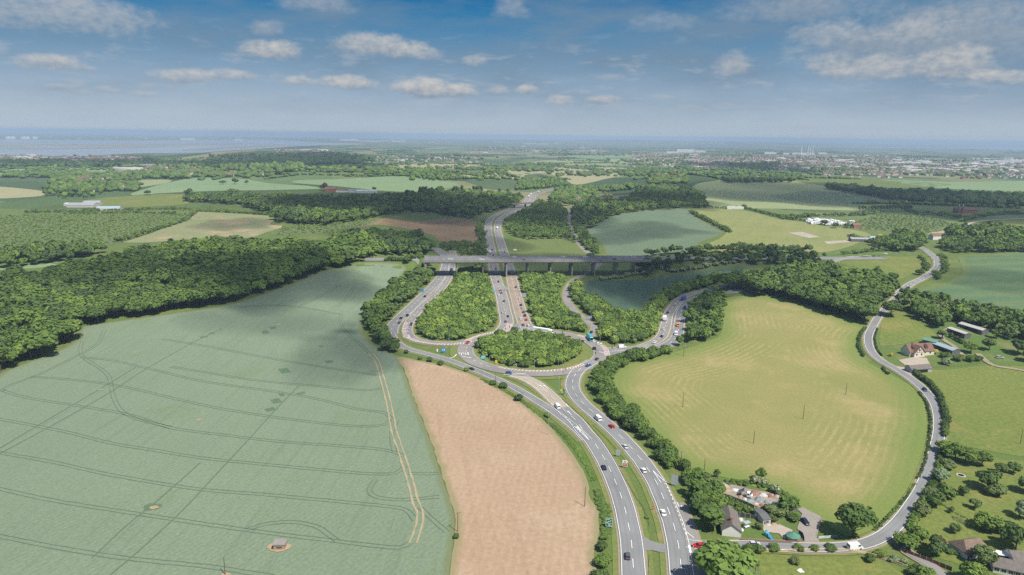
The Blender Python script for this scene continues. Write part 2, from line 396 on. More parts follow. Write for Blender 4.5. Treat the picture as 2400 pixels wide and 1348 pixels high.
COLS = [(0.05, 0.085, 0.03), (0.15, 0.19, 0.07), (0.075, 0.125, 0.045), (0.21, 0.22, 0.10), (0.06, 0.10, 0.04), (0.12, 0.17, 0.06), (0.26, 0.23, 0.12), (0.045, 0.075, 0.03), (0.13, 0.19, 0.09), (0.08, 0.12, 0.05)]
for i, cc in enumerate(COLS):
    e = rp.color_ramp.elements[i] if i < 2 else rp.color_ramp.elements.new(i/len(COLS))
    e.position = i/len(COLS); e.color = (*cc, 1)
far = t.mix(t.rng(t.noise(0.02, 4), 0.35, 0.7, 0, 0.5), rp.outputs[0], (0.06, 0.09, 0.035))
sx_ = t.N('ShaderNodeSeparateXYZ'); t.put(sx_.inputs[0], t.pos)
dist_ = t.math('SQRT', t.math('ADD', t.math('MULTIPLY', sx_.outputs[0], sx_.outputs[0]), t.math('MULTIPLY', sx_.outputs[1], sx_.outputs[1])))
gc = t.mix(t.rng(dist_, 900, 1700, smooth=True), near, far)
# beyond the plain: salt marsh and islands
marsh = t.mix(t.rng(t.noise(0.0012, 5, 0.6, t.vscale(1, 0.35)), 0.4, 0.6), (0.15, 0.17, 0.10), (0.10, 0.13, 0.07))
gc = t.mix(t.rng(dist_, 7500, 10500, smooth=True), gc, marsh)
gmat = t.done(gc, 0.95)
g = link('ground', np_mesh('ground', np.column_stack([gx.ravel(), gy.ravel(), gz.ravel()]), quads=gq, mats=[gmat], smooth=True))
tag(g, 'green farmland rolling away to the estuary horizon', 'ground', kind='structure')

# ------------------------------------------------------------------ fields
_d = P1(700, 905)-P1(255, 1352); WANG = math.atan2(_d[1], _d[0])
M_wheat = field_mat('wheat', (0.148, 0.190, 0.123), (0.168, 0.208, 0.136), 0.010, 0.8, rows=(2.2, 0.55, 1.0), rowcol=(0.100, 0.150, 0.092), rowamt=0.35, fineamt=0.4, third=((0.150, 0.190, 0.104), 0.55), edge=(3.0, (0.15, 0.17, 0.075)), streak=(WANG, (0.108, 0.152, 0.098), 0.5))
M_soil = field_mat('bare_soil', (0.315, 0.218, 0.140), (0.365, 0.262, 0.176), 0.014, 0.45, rows=(3.0, 0.15, 1.2), rowcol=(0.27, 0.18, 0.115), rowamt=0.3, fineamt=0.3, third=((0.37, 0.275, 0.185), 0.56), edge=(3.5, (0.23, 0.21, 0.10)), streak=(1.72, (0.27, 0.185, 0.12), 0.45))
M_soil2 = field_mat('reddish_soil', (0.20, 0.125, 0.07), (0.23, 0.155, 0.085), 0.02, 0.3, rows=(4.0, 0.3), rowcol=(0.16, 0.12, 0.06), rowamt=0.5)
M_crop = field_mat('dark_crop', (0.046, 0.082, 0.054), (0.056, 0.094, 0.056), 0.012, 0.5, rows=(17.0, 0.2, 6.0), rowcol=(0.085, 0.13, 0.075), rowamt=0.4, edge=(6, (0.12, 0.14, 0.06)))
M_crop2 = field_mat('blue_green_crop', (0.094, 0.142, 0.088), (0.112, 0.154, 0.088), 0.014, 0.5, rows=(9.0, 1.2, 2.5), rowcol=(0.145, 0.185, 0.105), rowamt=0.7, edge=(5, (0.14, 0.16, 0.07)))
M_crop3 = field_mat('green_crop', (0.088, 0.135, 0.060), (0.116, 0.158, 0.070), 0.012, 0.4, rows=(26.0, 1.35, 5.0), rowcol=(0.055, 0.12, 0.06), rowamt=0.7, edge=(8, (0.13, 0.17, 0.05)))
M_pale = field_mat('pale_barley', (0.200, 0.235, 0.100), (0.230, 0.255, 0.125), 0.006, 0.2, rows=(14, 0.9), rowcol=(0.17, 0.21, 0.085), rowamt=0.4)
M_paleg = field_mat('pale_green_corn', (0.155, 0.225, 0.105), (0.185, 0.245, 0.125), 0.006, 0.2, rows=(16, 1.2), rowcol=(0.135, 0.2, 0.09), rowamt=0.4)
M_tan = field_mat('ripening_corn', (0.265, 0.250, 0.130), (0.300, 0.275, 0.150), 0.005, 0.15, rows=(22, 1.1), rowcol=(0.23, 0.22, 0.11), rowamt=0.4)
M_orch = field_mat('orchard_rows', (0.110, 0.145, 0.055), (0.135, 0.160, 0.066), 0.01, 0.4, rows=(7.0, 1.25, 0.5), rowcol=(0.065, 0.10, 0.036), rowamt=0.9)
M_patchy = field_mat('patchy_crop', (0.150, 0.190, 0.075), (0.225, 0.215, 0.115), 0.008, 0.3, third=((0.33, 0.24, 0.145), 0.53))
M_mown = field_mat('dry_pasture', (0.175, 0.195, 0.062), (0.215, 0.215, 0.082), 0.007, 0.25, rows=(30, 0.5, 3), rowcol=(0.16, 0.19, 0.06), rowamt=0.5, third=((0.14, 0.18, 0.05), 0.55))
M_mead = field_mat('meadow', (0.105, 0.135, 0.030), (0.130, 0.150, 0.036), 0.012, 0.5, third=((0.165, 0.155, 0.045), 0.52), fineamt=0.65)
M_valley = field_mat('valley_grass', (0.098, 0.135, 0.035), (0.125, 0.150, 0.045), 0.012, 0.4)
# the hay field: curved swathes that follow its own border
t = NT('cut_hay')
base = t.mix(t.rng(t.noise(0.011, 4, 0.6), 0.32, 0.68), (0.170, 0.185, 0.052), (0.235, 0.208, 0.080))
sw = t.math('ADD', t.math('MULTIPLY', t.attr('bd'), 6.2832/4.2), t.math('MULTIPLY', t.noise(0.012, 2), 16.0))
sw = t.rng(t.math('SINE', sw), -0.2, 0.9, smooth=True)
msk = t.rng(t.noise(0.017, 4, 0.6, t.vscale(1, 1.0, 1, 0.7)), 0.40, 0.58, smooth=True)
brk = t.rng(t.noise(0.25, 4, 0.7), 0.35, 0.6)
base = t.mix(t.math('MULTIPLY', t.math('MULTIPLY', sw, msk), t.math('MULTIPLY', brk, t.rng(t.attr('bd'), 34, 62, 0.5, 0.0, True))), base, (0.36, 0.285, 0.14))
base = t.mix(t.rng(t.noise(0.016, 5, 0.68, t.vscale(1, 1, 1, 2.0)), 0.48, 0.70, 0, 0.65, True), base, (0.33, 0.255, 0.125))
base = t.mix(t.rng(t.attr('bd'), 4, 16, 0.8, 0), base, (0.125, 0.175, 0.038))
base = t.mix(0.35, base, t.mix(t.rng(t.noise(0.9, 4, 0.75), 0.25, 0.75), (0.35, 0.35, 0.35), (1, 1, 1)), 'OVERLAY')
M_hay = t.done(base, 0.95)

F1 = [(-60, 1480), (-260, 1200), (0, 878), (60, 852), (125, 828), (183, 795), (190, 768), (250, 757), (420, 733), (540, 713), (620, 688), (700, 659), (770, 632), (830, 619), (900, 616), (952, 628), (935, 655), (892, 692), (852, 740), (850, 778), (880, 812), (930, 834), (942, 860), (975, 950), (1010, 1040), (1035, 1120), (1060, 1190), (1064, 1240), (1052, 1345), (1040, 1480)]
F2 = [(933, 836), (985, 846), (1040, 857), (1120, 884), (1200, 930), (1270, 982), (1320, 1036), (1358, 1088), (1378, 1132), (1384, 1170), (1401, 1200), (1404, 1240), (1392, 1300), (1388, 1480), (1045, 1480), (1054, 1345), (1066, 1240), (1062, 1190), (1037, 1120), (1012, 1040), (977, 950), (944, 860)]
F3 = [(1700, 700), (1780, 693), (1850, 706), (1900, 719), (1950, 736), (2000, 756), (2036, 770), (2018, 792), (2013, 822), (2036, 850), (2088, 878), (2136, 906), (2162, 940), (2172, 985), (2168, 1040), (2154, 1090), (2124, 1150), (2078, 1206), (2036, 1246), (1980, 1258), (1925, 1218), (1880, 1190), (1830, 1160), (1780, 1145), (1700, 1120), (1610, 1098), (1560, 1052), (1510, 1002), (1460, 944), (1427, 902), (1440, 880), (1470, 852), (1560, 830), (1650, 802), (1690, 782), (1690, 740)]
def fld(pts, mat, name='field', label='', lift=0.12, **k):
    o = sheet(name, P(pts), mat, lift, **k); tag(o, label, 'field', kind='structure'); return o
fld(F1, M_wheat, 'wheat_field', 'wide pale green wheat field with tramlines beside the brown field', grid=5)
fld(F2, M_soil, 'bare_field', 'bare pinkish brown field between the wheat and the dual carriageway', 0.14, jit=0.25)
fld(F3, M_hay, 'hay_field', 'yellow green hay field with curved cut swathes beside the lane', grid=4)
fld([(1366, 664), (1380, 656), (1450, 657), (1560, 642), (1700, 624), (1760, 622), (1730, 640), (1650, 657), (1590, 668), (1540, 690), (1502, 738), (1462, 752), (1440, 735), (1400, 706), (1368, 694)], M_crop, label='dark blue green crop field below the viaduct')
fld([(1376, 541), (1410, 512), (1434, 505), (1500, 495), (1600, 489), (1640, 515), (1690, 541), (1684, 552), (1640, 570), (1620, 590), (1500, 602), (1430, 600), (1412, 575)], M_crop2, label='blue green crop field on the slope behind the viaduct')
fld([(840, 533), (880, 517), (910, 512), (974, 519), (1047, 512), (1114, 519), (1119, 577), (1034, 566), (1007, 549), (950, 536), (887, 527)], M_soil2, label='reddish ploughed field beside the far motorway')
fld([(0, 507), (150, 503), (300, 502), (435, 503), (400, 527), (330, 555), (230, 580), (100, 590), (-60, 602), (-60, 508)], M_orch, 'orchard', 'orchard in green rows behind the big wood')
fld([(279, 566), (350, 544), (431, 517), (457, 497), (484, 497), (541, 500), (644, 507), (634, 527), (664, 530), (618, 547), (581, 558), (534, 556), (434, 562), (334, 569)], M_patchy, label='patchy green and tan field behind the big wood')
fld([(664, 532), (700, 525), (760, 528), (870, 515), (930, 500), (900, 512), (850, 530), (770, 545), (640, 552)], M_orch, 'orchard', 'narrow dark orchard strip between the patchy field and the reddish field')
fld([(0, 490), (130, 494), (260, 494), (280, 492), (440, 490), (450, 496), (435, 503), (150, 503), (-40, 506), (-40, 490)], M_valley, label='strip of rough grass before the long hedge')
fld([(-40, 633), (60, 630), (160, 617), (175, 612), (100, 620), (-40, 625)], M_paleg, label='sliver of pale corn between two belts of trees')
fld([(1190, 606), (1197, 566), (1234, 557), (1334, 563), (1366, 588), (1376, 606), (1330, 622), (1240, 650), (1200, 650)], M_valley, 'meadow', 'rough olive meadow under the viaduct')
fld([(1630, 433), (1717, 420), (1834, 420), (1934, 437), (2034, 450), (2101, 467), (2105, 474), (2085, 480), (2017, 493), (1920, 492), (1850, 490), (1735, 488), (1640, 485)], M_pale, label='large pale pasture with a shadow across it below the long dark wood')
fld([(1618, 490), (1735, 493), (1834, 515), (1900, 523), (2030, 545), (2025, 562), (1960, 587), (1900, 592), (1860, 578), (1780, 583), (1700, 592), (1645, 586), (1692, 556), (1700, 540), (1640, 510)], M_mown, label='yellow green pasture sloping down behind the motorway trees')
fld([(1910, 525), (2010, 520), (2070, 500), (2160, 505), (2230, 525), (2180, 545), (2040, 540)], M_orch, 'orchard', 'orchard block beside the white caravan park')
fld([(1950, 642), (1955, 617), (2000, 609), (2150, 600), (2165, 618), (2150, 637), (2085, 662), (2050, 660), (1967, 650)], M_mead, 'meadow', 'bright green meadow in the bend of the road')
fld([(2140, 688), (2215, 662), (2255, 642), (2250, 600), (2300, 597), (2460, 590), (2460, 745), (2290, 724), (2200, 706)], M_crop3, label='rippled green crop field at the edge of the woods')
fld([(2178, 547), (2220, 540), (2232, 552), (2222, 562), (2190, 560)], M_tan, label='small tan field beside the round trees')
fld([(2255, 537), (2290, 530), (2352, 545), (2335, 552)], M_tan, label='tan sliver of field behind the round trees')
fld([(2300, 528), (2330, 520), (2440, 517), (2440, 540), (2360, 540)], M_mead, 'meadow', 'green meadow beyond the tan sliver')
fld([(2150, 862), (2200, 868), (2320, 858), (2460, 868), (2460, 1070), (2330, 1060), (2215, 1030), (2214, 960), (2190, 905)], M_mead, 'meadow', 'bright green paddock beyond the lane hedge')
fld([(2064, 770), (2076, 735), (2102, 728), (2150, 752), (2196, 790), (2160, 795), (2110, 808), (2066, 812)], M_mead, 'meadow', 'small green paddock behind the white house')
fld([(2215, 1090), (2300, 1080), (2460, 1090), (2460, 1420), (2330, 1345), (2220, 1315), (2150, 1290), (2120, 1240), (2180, 1160)], M_mead, 'lawn', 'mown garden lawn dotted with trees beside the lane')
fld([(1740, 1306), (1900, 1306), (2010, 1306), (2090, 1330), (2140, 1360), (2130, 1480), (1740, 1480)], M_mead, 'meadow', 'lush grass behind the timber rail fence')
# middle distance
for pts, m, lb in [
    ([(400, 427), (467, 417), (567, 420), (634, 430), (751, 442), (634, 446), (500, 448), (384, 453), (307, 458), (350, 440)], M_paleg, 'pale green corn field below the hillside village'),
    ([(260, 430), (310, 423), (385, 421), (402, 425), (340, 438), (278, 443)], M_pale, 'small pale field before the long wood'),
    ([(800, 420), (943, 413), (1067, 430), (1054, 440), (967, 450), (900, 448), (800, 438), (720, 432), (690, 424)], M_paleg, 'bright pale corn field before the poplars'),
    ([(867, 393), (1014, 383), (1117, 387), (1067, 395), (967, 398), (860, 401)], M_tan, 'tan corn field on the far rise'),
    ([(1007, 404), (1150, 408), (1164, 398), (1294, 393), (1341, 390), (1434, 392), (1518, 402), (1434, 417), (1351, 433), (1317, 417), (1284, 407), (1234, 410), (1207, 421), (1100, 418), (1034, 414)], M_tan, 'broad ripening corn field behind the motorway bend'),
    ([(30, 397), (90, 392), (300, 397), (294, 408), (180, 412), (-30, 410)], M_paleg, 'long pale field before the far wood'),
    ([(-30, 437), (100, 448), (95, 460), (-30, 466)], M_tan, 'tan field at the end of the orchard valley'),
    ([(200, 470), (300, 460), (400, 455), (480, 462), (430, 480), (330, 486), (215, 488)], M_mead, 'green pasture beside the grey sheds'),
    ([(2065, 421), (2240, 427), (2440, 424), (2440, 448), (2290, 446), (2190, 440)], M_paleg, 'pale field beyond the long dark wood'),
    ([(1860, 416), (2000, 414), (2100, 423), (2230, 432), (2130, 441), (1990, 436), (1890, 430)], M_valley, 'rough pasture beyond the dark copse'),
    ([(1240, 380), (1380, 372), (1500, 374), (1545, 382), (1420, 388), (1290, 386)], M_pale, 'thin pale field beyond the ripening corn'),
    ([(1330, 365), (1440, 362), (1500, 368), (1380, 371)], M_paleg, 'far strip of pale green corn'),
    ([(720, 380), (800, 374), (860, 380), (790, 392), (730, 390)], M_valley, 'grass slope on the far wooded hill'),
    ([(1750, 375), (1840, 372), (1838, 380), (1780, 383)], M_tan, 'small far tan field before the town'),
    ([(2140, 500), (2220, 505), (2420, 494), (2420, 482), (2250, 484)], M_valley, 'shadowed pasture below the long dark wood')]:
    fld(pts, m, label=lb, lift=0.3)
# marks in the crops
M_tram = plain('trodden_crop', (0.108, 0.148, 0.098), 0.95, var=0.25, scale=0.5)
M_track = field_mat('dry_track', (0.33, 0.265, 0.165), (0.27, 0.235, 0.14), 0.2, 1.5)
TR = [[(-60, 1135), (0, 1147), (120, 1173), (269, 1197), (433, 1222), (577, 1243), (700, 1259), (788, 1269), (870, 1279), (935, 1284), (966, 1272)],
      [(-60, 1247), (0, 1258), (150, 1287), (300, 1310), (480, 1328), (640, 1352)],
      [(-40, 1053), (0, 1062), (120, 1083), (240, 1110), (370, 1133), (480, 1149), (620, 1160), (800, 1177), (900, 1187), (950, 1195), (974, 1222)],
      [(-40, 975), (0, 983), (150, 1012), (260, 1039), (360, 1056), (480, 1075), (640, 1091), (800, 1106), (890, 1112), (928, 1109), (950, 1092)],
      [(0, 914), (60, 932), (170, 950), (300, 972), (400, 1003), (520, 1020), (650, 1035), (800, 1046), (900, 1055), (945, 1068)],
      [(0, 920), (20, 905), (80, 883), (180, 835), (225, 810), (238, 790), (245, 775)],
      [(193, 800), (188, 822), (196, 838), (240, 868), (256, 885), (262, 915), (272, 945), (290, 968), (330, 985), (400, 1003)],
      [(190, 838), (260, 845), (350, 865), (480, 895), (620, 915), (740, 935), (840, 960), (900, 968), (920, 985)],
      [(70, 884), (150, 889), (280, 905), (380, 928), (500, 955), (620, 975), (760, 993), (850, 1000), (900, 996), (914, 985)],
      [(400, 860), (480, 873), (600, 892), (740, 905), (860, 915), (900, 910)],
      [(380, 795), (500, 815), (620, 838), (740, 858), (830, 872), (882, 880)],
      [(577, 1243), (620, 1230), (680, 1224), (740, 1234), (765, 1250), (790, 1268)],
      [(800, 735), (798, 755), (812, 780), (850, 812), (872, 835)],
      [(560, 720), (650, 716), (740, 726), (800, 738)], [(835, 655), (820, 690), (790, 720)], [(700, 720), (760, 690), (800, 668)],
      [(985, 1190), (1010, 1215), (1048, 1248)], [(930, 985), (918, 1020), (925, 1060)], [(880, 1125), (865, 1150), (880, 1165), (940, 1172), (1030, 1165)], [(955, 1110), (1000, 1112), (1030, 1110)]]
items = []
for q in TR:
    l = pxline(q, 3.0)
    for o_ in (-0.95, 0.95): items.append((offset(l, o_)+nrs.normal(0, 0.06, (len(l), 2)), nrs.uniform(0.22, 0.44, len(l)), 0.22))
for q in [[(-40, 1085), (100, 1010), (250, 925), (340, 867), (440, 810), (520, 770)], [(-40, 1075), (60, 1015), (230, 915), (320, 860)], [(255, 1352), (330, 1288), (430, 1195), (500, 1120), (585, 1028), (640, 968), (700, 905)], [(215, 1310), (300, 1230), (380, 1165), (470, 1085)]]:
    items.append((pxline(q, 3.0)+0, 0.55, 0.23))
o = strips('tramlines', items, M_tram); tag(o, 'dark paired wheel tracks looping through the pale green wheat', 'tramlines', kind='structure')
l = pxline([(868, 830), (882, 845), (895, 885), (912, 950), (925, 1015), (945, 1075), (962, 1130), (975, 1180), (985, 1205), (980, 1240), (968, 1275)], 3.0)
l2 = offset(l, -1.15); l = offset(l, 1.15)
o = strips('farm_track', [(q+nrs.normal(0, .10, q.shape), nrs.uniform(0.5, 1.15, len(q)), 0.25+.006*k) for k, q in enumerate((l, l2))], M_track); tag(o, 'bare pale twin track along the edge of the wheat', 'track', kind='structure')
l = pxline([(1075, 1150), (1070, 1040), (1300, 1030)], 4)
# flattened, darker rectangles and bare spots in the wheat
pat = []
def blob(px, py, wx, wy, n=9):
    c = P1(px, py)[:2]; a = np.linspace(0, 2*math.pi, n, endpoint=False)
    return np.stack([c[0]+wx*np.cos(a)*nrs.uniform(.75, 1.2, n), c[1]+wy*np.sin(a)*nrs.uniform(.75, 1.2, n)], 1)
M_lodged = plain('lodged_crop', (0.098, 0.150, 0.086), 0.95, var=0.4, scale=0.7)
M_bare = field_mat('bare_spot', (0.36, 0.26, 0.165), (0.28, 0.22, 0.12), 0.3, 1.2)
kk = 0
def rect_patch(px, py, wx, wy, rot=0.6):
    c = P1(px, py)[:2]; q = np.array([(-wx, -wy), (wx, -wy), (wx, wy), (-wx, wy)])*nrs.uniform(.85, 1.1, (4, 2)); c_, s_ = math.cos(rot), math.sin(rot)
    return np.stack([c[0]+q[:, 0]*c_-q[:, 1]*s_, c[1]+q[:, 0]*s_+q[:, 1]*c_], 1)
for (px, py, wx, wy) in [(667, 869, 2.6, 4.2), (772, 848, 2.2, 2.6), (622, 779, 2.4, 3.2), (640, 769, 2.2, 2.4), (648, 940, 2.2, 3.4), (634, 960, 2.4, 2.2), (660, 926, 1.2, 2.2), (706, 922, 2.2, 1.2), (478, 790, 2.2, 1.4), (496, 782, 1.8, 1.6), (752, 812, 1.2, 1.2)]:
    kk += 1; tag(sheet('flattened_crop', rect_patch(px, py, wx, wy), M_lodged, 0.185+0.004*kk, smooth=False, grid=2), 'darker flattened patch of crop in the pale green wheat', 'crop patch', 'flattened crop patches', 'structure')
for (px, py, wx, wy) in [(355, 1188, 3.6, 2.6)]:
    kk += 1; tag(sheet('flattened_crop', blob(px, py, wx, wy), M_lodged, 0.185+0.004*kk, grid=2), 'dark green weedy patch around the pale bare spot in the wheat', 'crop patch', None, 'structure')
for (px, py, wx, wy) in [(361, 1191, 1.9, 1.2), (467, 985, 0.9, 1.5), (652, 762, 2.4, 1.2), (237, 914, 1.6, 0.8), (282, 912, 0.9, 0.6), (655, 1283, 3.9, 2.9), (528, 1349, 1.6, 1), (858, 659, 2, 1.2)]:
    kk += 1; tag(sheet('bare_patch', blob(px, py, wx, wy, 13), M_bare, 0.245+0.004*kk, grid=2), 'small bare patch of soil in the crop', 'bare patch', 'bare patches in the fields', 'structure')

# ------------------------------------------------------------------ estuary and sea
t = NT('estuary_water'); t.b.inputs['Specular IOR Level'].default_value = 0.5
M_water = t.done(t.mix(t.rng(t.noise(0.0007, 4, 0.6, t.vscale(1, 0.4)), 0.38, 0.62), (0.25, 0.29, 0.34), (0.33, 0.34, 0.36)), 0.35)
M_mud = field_mat('mudflat', (0.23, 0.235, 0.22), (0.17, 0.185, 0.17), 0.0015, 0.01)
def flat(pts, z, name, mat, label):
    w = np.array([ray_z(x, y, z) for x, y in pts]); o = sheet(name, w, mat, z, True, 200, 900.0)
    o.data.vertices.foreach_set('co', np.column_stack([np.array([v.co[:2] for v in o.data.vertices]), np.full(len(o.data.vertices), z)]).astype(np.float32).ravel()); o.data.update()
    return tag(o, label, 'water' if 'water' in name or name == 'sea' else 'mudflat', kind='structure')
flat([(-150, 361), (150, 366), (330, 367), (430, 364), (500, 356), (640, 347), (720, 342), (860, 338), (760, 334), (600, 327), (300, 329), (-150, 325)], 1.0, 'estuary_water', M_water, 'pale estuary water beyond the coastal fields')
flat([(-150, 345), (100, 349), (300, 347), (520, 339), (600, 336), (400, 335), (100, 337), (-150, 336)], 2.0, 'mudflat', M_mud, 'dark mudflat across the estuary')
flat([(440, 353), (560, 346), (700, 341), (640, 338), (520, 344), (430, 350)], 2.2, 'mudflat', M_mud, 'pale mudflat at the estuary edge')
flat([(300, 316.0), (700, 323), (1200, 327), (1300, 329.5), (1350, 325.6), (1100, 320.6), (700, 315.2), (300, 310.3), (-100, 305.6), (-100, 311)], 0.8, 'sea', M_water, 'pale sea at the horizon')
flat([(1850, 343), (2000, 345), (2460, 352), (2460, 346), (2200, 343.5), (2050, 341.5)], 1.0, 'estuary_water', M_water, 'thin pale creek beyond the town')

# ------------------------------------------------------------------ roads
def asphalt(name, c, streak=0.15, lane=3.8):
    t = NT(name)
    a = t.mix(t.rng(t.noise(0.05, 4, 0.6), 0.3, 0.7), tuple(x*(1-streak) for x in c), tuple(x*(1+streak) for x in c))
    cb = t.N('ShaderNodeCombineXYZ'); t.put(cb.inputs[0], t.math('MULTIPLY', t.attr('along'), 0.02)); t.put(cb.inputs[1], t.math('MULTIPLY', t.attr('across'), 0.9))
    st = t.rng(t.noise(2.0, 4, 0.65, cb.outputs[0]), 0.3, 0.7)
    wh = t.math('SINE', t.math('MULTIPLY', t.attr('across'), 4*math.pi/lane))
    a = t.mix(t.math('MULTIPLY', st, t.rng(wh, -0.4, 0.9, 0.10, 0.45)), a, tuple(x*0.62 for x in c))
    pt = t.rng(t.noise(0.9, 1, 0.5, cb.outputs[0]), 0.60, 0.62); a = t.mix(t.math('MULTIPLY', pt, 0.35), a, tuple(x*0.6 for x in c))
    a = t.mix(0.3, a, t.mix(t.noise(3.0, 4, 0.8), (0.4,)*3, (0.75,)*3), 'OVERLAY'); return t.done(a, 0.85)
M_asph = asphalt('asphalt', (0.215, 0.215, 0.213)); M_asph2 = asphalt('worn_asphalt', (0.245, 0.228, 0.213)); M_conc = asphalt('pale_surfacing', (0.38, 0.325, 0.255))
M_tread = asphalt('darker_asphalt', (0.145, 0.15, 0.158)); M_buff = asphalt('buff_surfacing', (0.30, 0.235, 0.175))
M_verge = field_mat('verge_grass', (0.155, 0.165, 0.05), (0.115, 0.16, 0.04), 0.04, 0.6, third=((0.21, 0.185, 0.075), 0.55))
M_dust = field_mat('dusty_edge', (0.27, 0.215, 0.155), (0.23, 0.20, 0.13), 0.05, 0.7)
M_white = plain('road_paint', (0.80, 0.79, 0.76), 0.7, var=0.1, scale=0.7)
M_red = asphalt('red_surfacing', (0.36, 0.21, 0.175))
LIFT = {}; ROADS = {}; KLIFT = [0.36]
WHITE = []
def road(key, pts, width, mat, label, edges=True, dash=True, verge=2.6, name='road', lanes=2, dust=True, world=None, ew=0.2):
    l = smooth_poly(np.asarray(world)[:, :2], False, 3.0) if world is not None else pxline(pts, 3.0)
    ROADS[key] = (l, width); KLIFT[0] += 0.007; z = KLIFT[0]; LIFT[key] = z
    if verge: SH.append((l, width+2*verge, 0.16+0.003*len(SH), M_verge))
    if dust: SH.append((l, width+1.5, 0.27+0.003*len(SH), M_dust))
    o = strips(name, [(l, width, z)], mat); tag(o, label, 'road', kind='structure')
    if edges:
        for s in ((-1, 1) if edges is True else edges): WHITE.append((offset(l, s*(width/2-0.35)), ew, 0))
    if dash:
        for k in range(1, lanes):
            for d in dashes(offset(l, -width/2+width*k/lanes), 5, 6): WHITE.append((d, 0.22, 0))
    return l
SH = []
ctr = P1(1250, 822)
RIN, ROUT = 40.0, 50.5
road('R1', [(1489, 1440), (1487, 1390), (1484, 1333), (1482, 1303), (1480, 1277), (1476, 1250), (1471, 1226), (1466, 1201), (1460, 1181), (1453, 1159), (1437, 1120), (1419, 1083), (1399, 1050), (1387, 1033), (1371, 1016), (1348, 986), (1327, 968), (1310, 950)], 8.3, M_asph, 'grey dual carriageway lanes leading away to the roundabout')
road('R1b', [(1316, 957), (1298, 938), (1275, 916), (1252, 899), (1226, 886), (1200, 879)], 8.0, M_conc, 'pale surfaced entry from the dual carriageway onto the roundabout', dash=True)
road('R2', [(1606, 1440), (1602, 1390), (1596, 1333), (1593, 1305), (1589, 1277), (1583, 1251), (1577, 1227), (1568, 1204), (1560, 1182), (1550, 1160), (1541, 1139), (1530, 1120), (1517, 1101), (1505, 1083), (1493, 1069), (1480, 1053), (1467, 1039), (1453, 1024), (1430, 1003), (1401, 978), (1376, 957), (1359, 940), (1348, 925), (1342, 911), (1342, 897), (1347, 882), (1358, 868), (1376, 856), (1390, 848)], 8.3, M_asph, 'grey dual carriageway lanes leading from the roundabout to the viewer')
road('SL', [(1376, 1034), (1350, 1008), (1310, 976), (1262, 944), (1205, 910), (1150, 884), (1095, 862), (1050, 845), (1000, 831), (962, 821), (940, 811), (925, 797), (917, 782)], 5.4, M_asph, 'narrow left turn slip road past the roundabout', dash=False)
road('L1', [(917, 785), (920, 768), (934, 750), (958, 727), (988, 698), (1013, 674), (1035, 648), (1044, 628), (1046, 616), (1046, 606), (1040, 596), (1028, 588), (1018, 582)], 9.5, M_asph, 'western slip road carriageway climbing under the viaduct')
road('L2', [(1060, 588), (1062, 600), (1060, 616), (1056, 640), (1042, 668), (1021, 693), (995, 715), (976, 735), (961, 755), (955, 771), (957, 785), (970, 796), (992, 802), (1022, 806), (1052, 807), (1080, 805), (1108, 798), (1135, 788)], 7.4, M_asph2, 'western slip road carriageway coming down to the roundabout')
road('R3', [(1150, 792), (1170, 782), (1181, 772), (1187, 760), (1187, 748), (1183, 731), (1178, 705), (1171, 679), (1162, 652), (1157, 628), (1152, 590), (1147, 560), (1144, 537), (1147, 518), (1163, 504), (1187, 494), (1215, 484), (1234, 471), (1240, 460), (1257, 451), (1284, 445), (1321, 439)], 10.5, M_asph2, 'motorway carriageway leading north under the viaduct')
road('R4', [(1330, 440.5), (1292, 447), (1268, 453), (1252, 461), (1247, 471), (1231, 484), (1208, 494), (1186, 504), (1170, 517), (1166, 536), (1170, 556), (1180, 590), (1193, 628), (1205, 679), (1212, 705), (1219, 731), (1226, 751), (1231, 763), (1243, 776), (1258, 784)], 10.5, M_asph2, 'motorway carriageway coming south under the viaduct to the roundabout')
road('R4b', [(1196, 640), (1205, 679), (1212, 705), (1219, 731), (1226, 751), (1229, 760)], 8.6, M_buff, 'buff ribbed surfacing on the approach to the roundabout', edges=False, dash=False, verge=0, dust=False, name='road_surfacing')
road('MN', [(1378, 792), (1392, 778), (1394, 769), (1384, 760), (1368, 748), (1350, 733), (1338, 719), (1329, 706), (1327, 691), (1332, 674), (1345, 658), (1362, 647), (1385, 636), (1402, 618), (1396, 604), (1372, 588), (1350, 560), (1338, 540), (1334, 520), (1334, 500), (1322, 486), (1300, 470)], 5.6, M_asph2, 'minor road curving under the viaduct to the roundabout', edges=False, dash=False)
road('E1', [(1404, 822), (1441, 820), (1468, 818), (1496, 817), (1514, 811), (1536, 802), (1552, 788), (1560, 766), (1566, 740), (1580, 717), (1595, 702), (1618, 691), (1642, 684), (1668, 678), (1720, 668)], 8.2, M_asph2, 'eastern slip road carriageway climbing away from the roundabout')
road('E2', [(1740, 680), (1680, 692), (1640, 699), (1618, 704), (1602, 722), (1595, 740), (1591, 764), (1589, 781), (1580, 799), (1556, 813), (1510, 823), (1460, 828), (1420, 832)], 8.2, M_asph, 'eastern slip road carriageway coming down to the roundabout')
lane = road('LN', [(2110, 690), (2085, 715), (2060, 742), (2046, 766), (2035, 791), (2040, 820), (2061, 844), (2100, 867), (2138, 892), (2167, 917), (2189, 945), (2199, 974), (2201, 1008), (2196, 1040), (2187, 1075), (2174, 1113), (2158, 1152), (2134, 1190), (2110, 1222), (2086, 1246), (2060, 1264), (2020, 1279), (1970, 1285), (1900, 1286), (1800, 1281), (1720, 1280), (1650, 1282), (1606, 1276)], 5.6, M_asph, 'narrow country lane curving round the hay field', dash=False, verge=1.6)
road('DR', [(2096, 1250), (2106, 1272), (2128, 1296), (2165, 1318), (2205, 1345), (2240, 1380)], 3.4, M_asph2, 'side drive leaving the lane by the brown fence', False, False, 0.5)
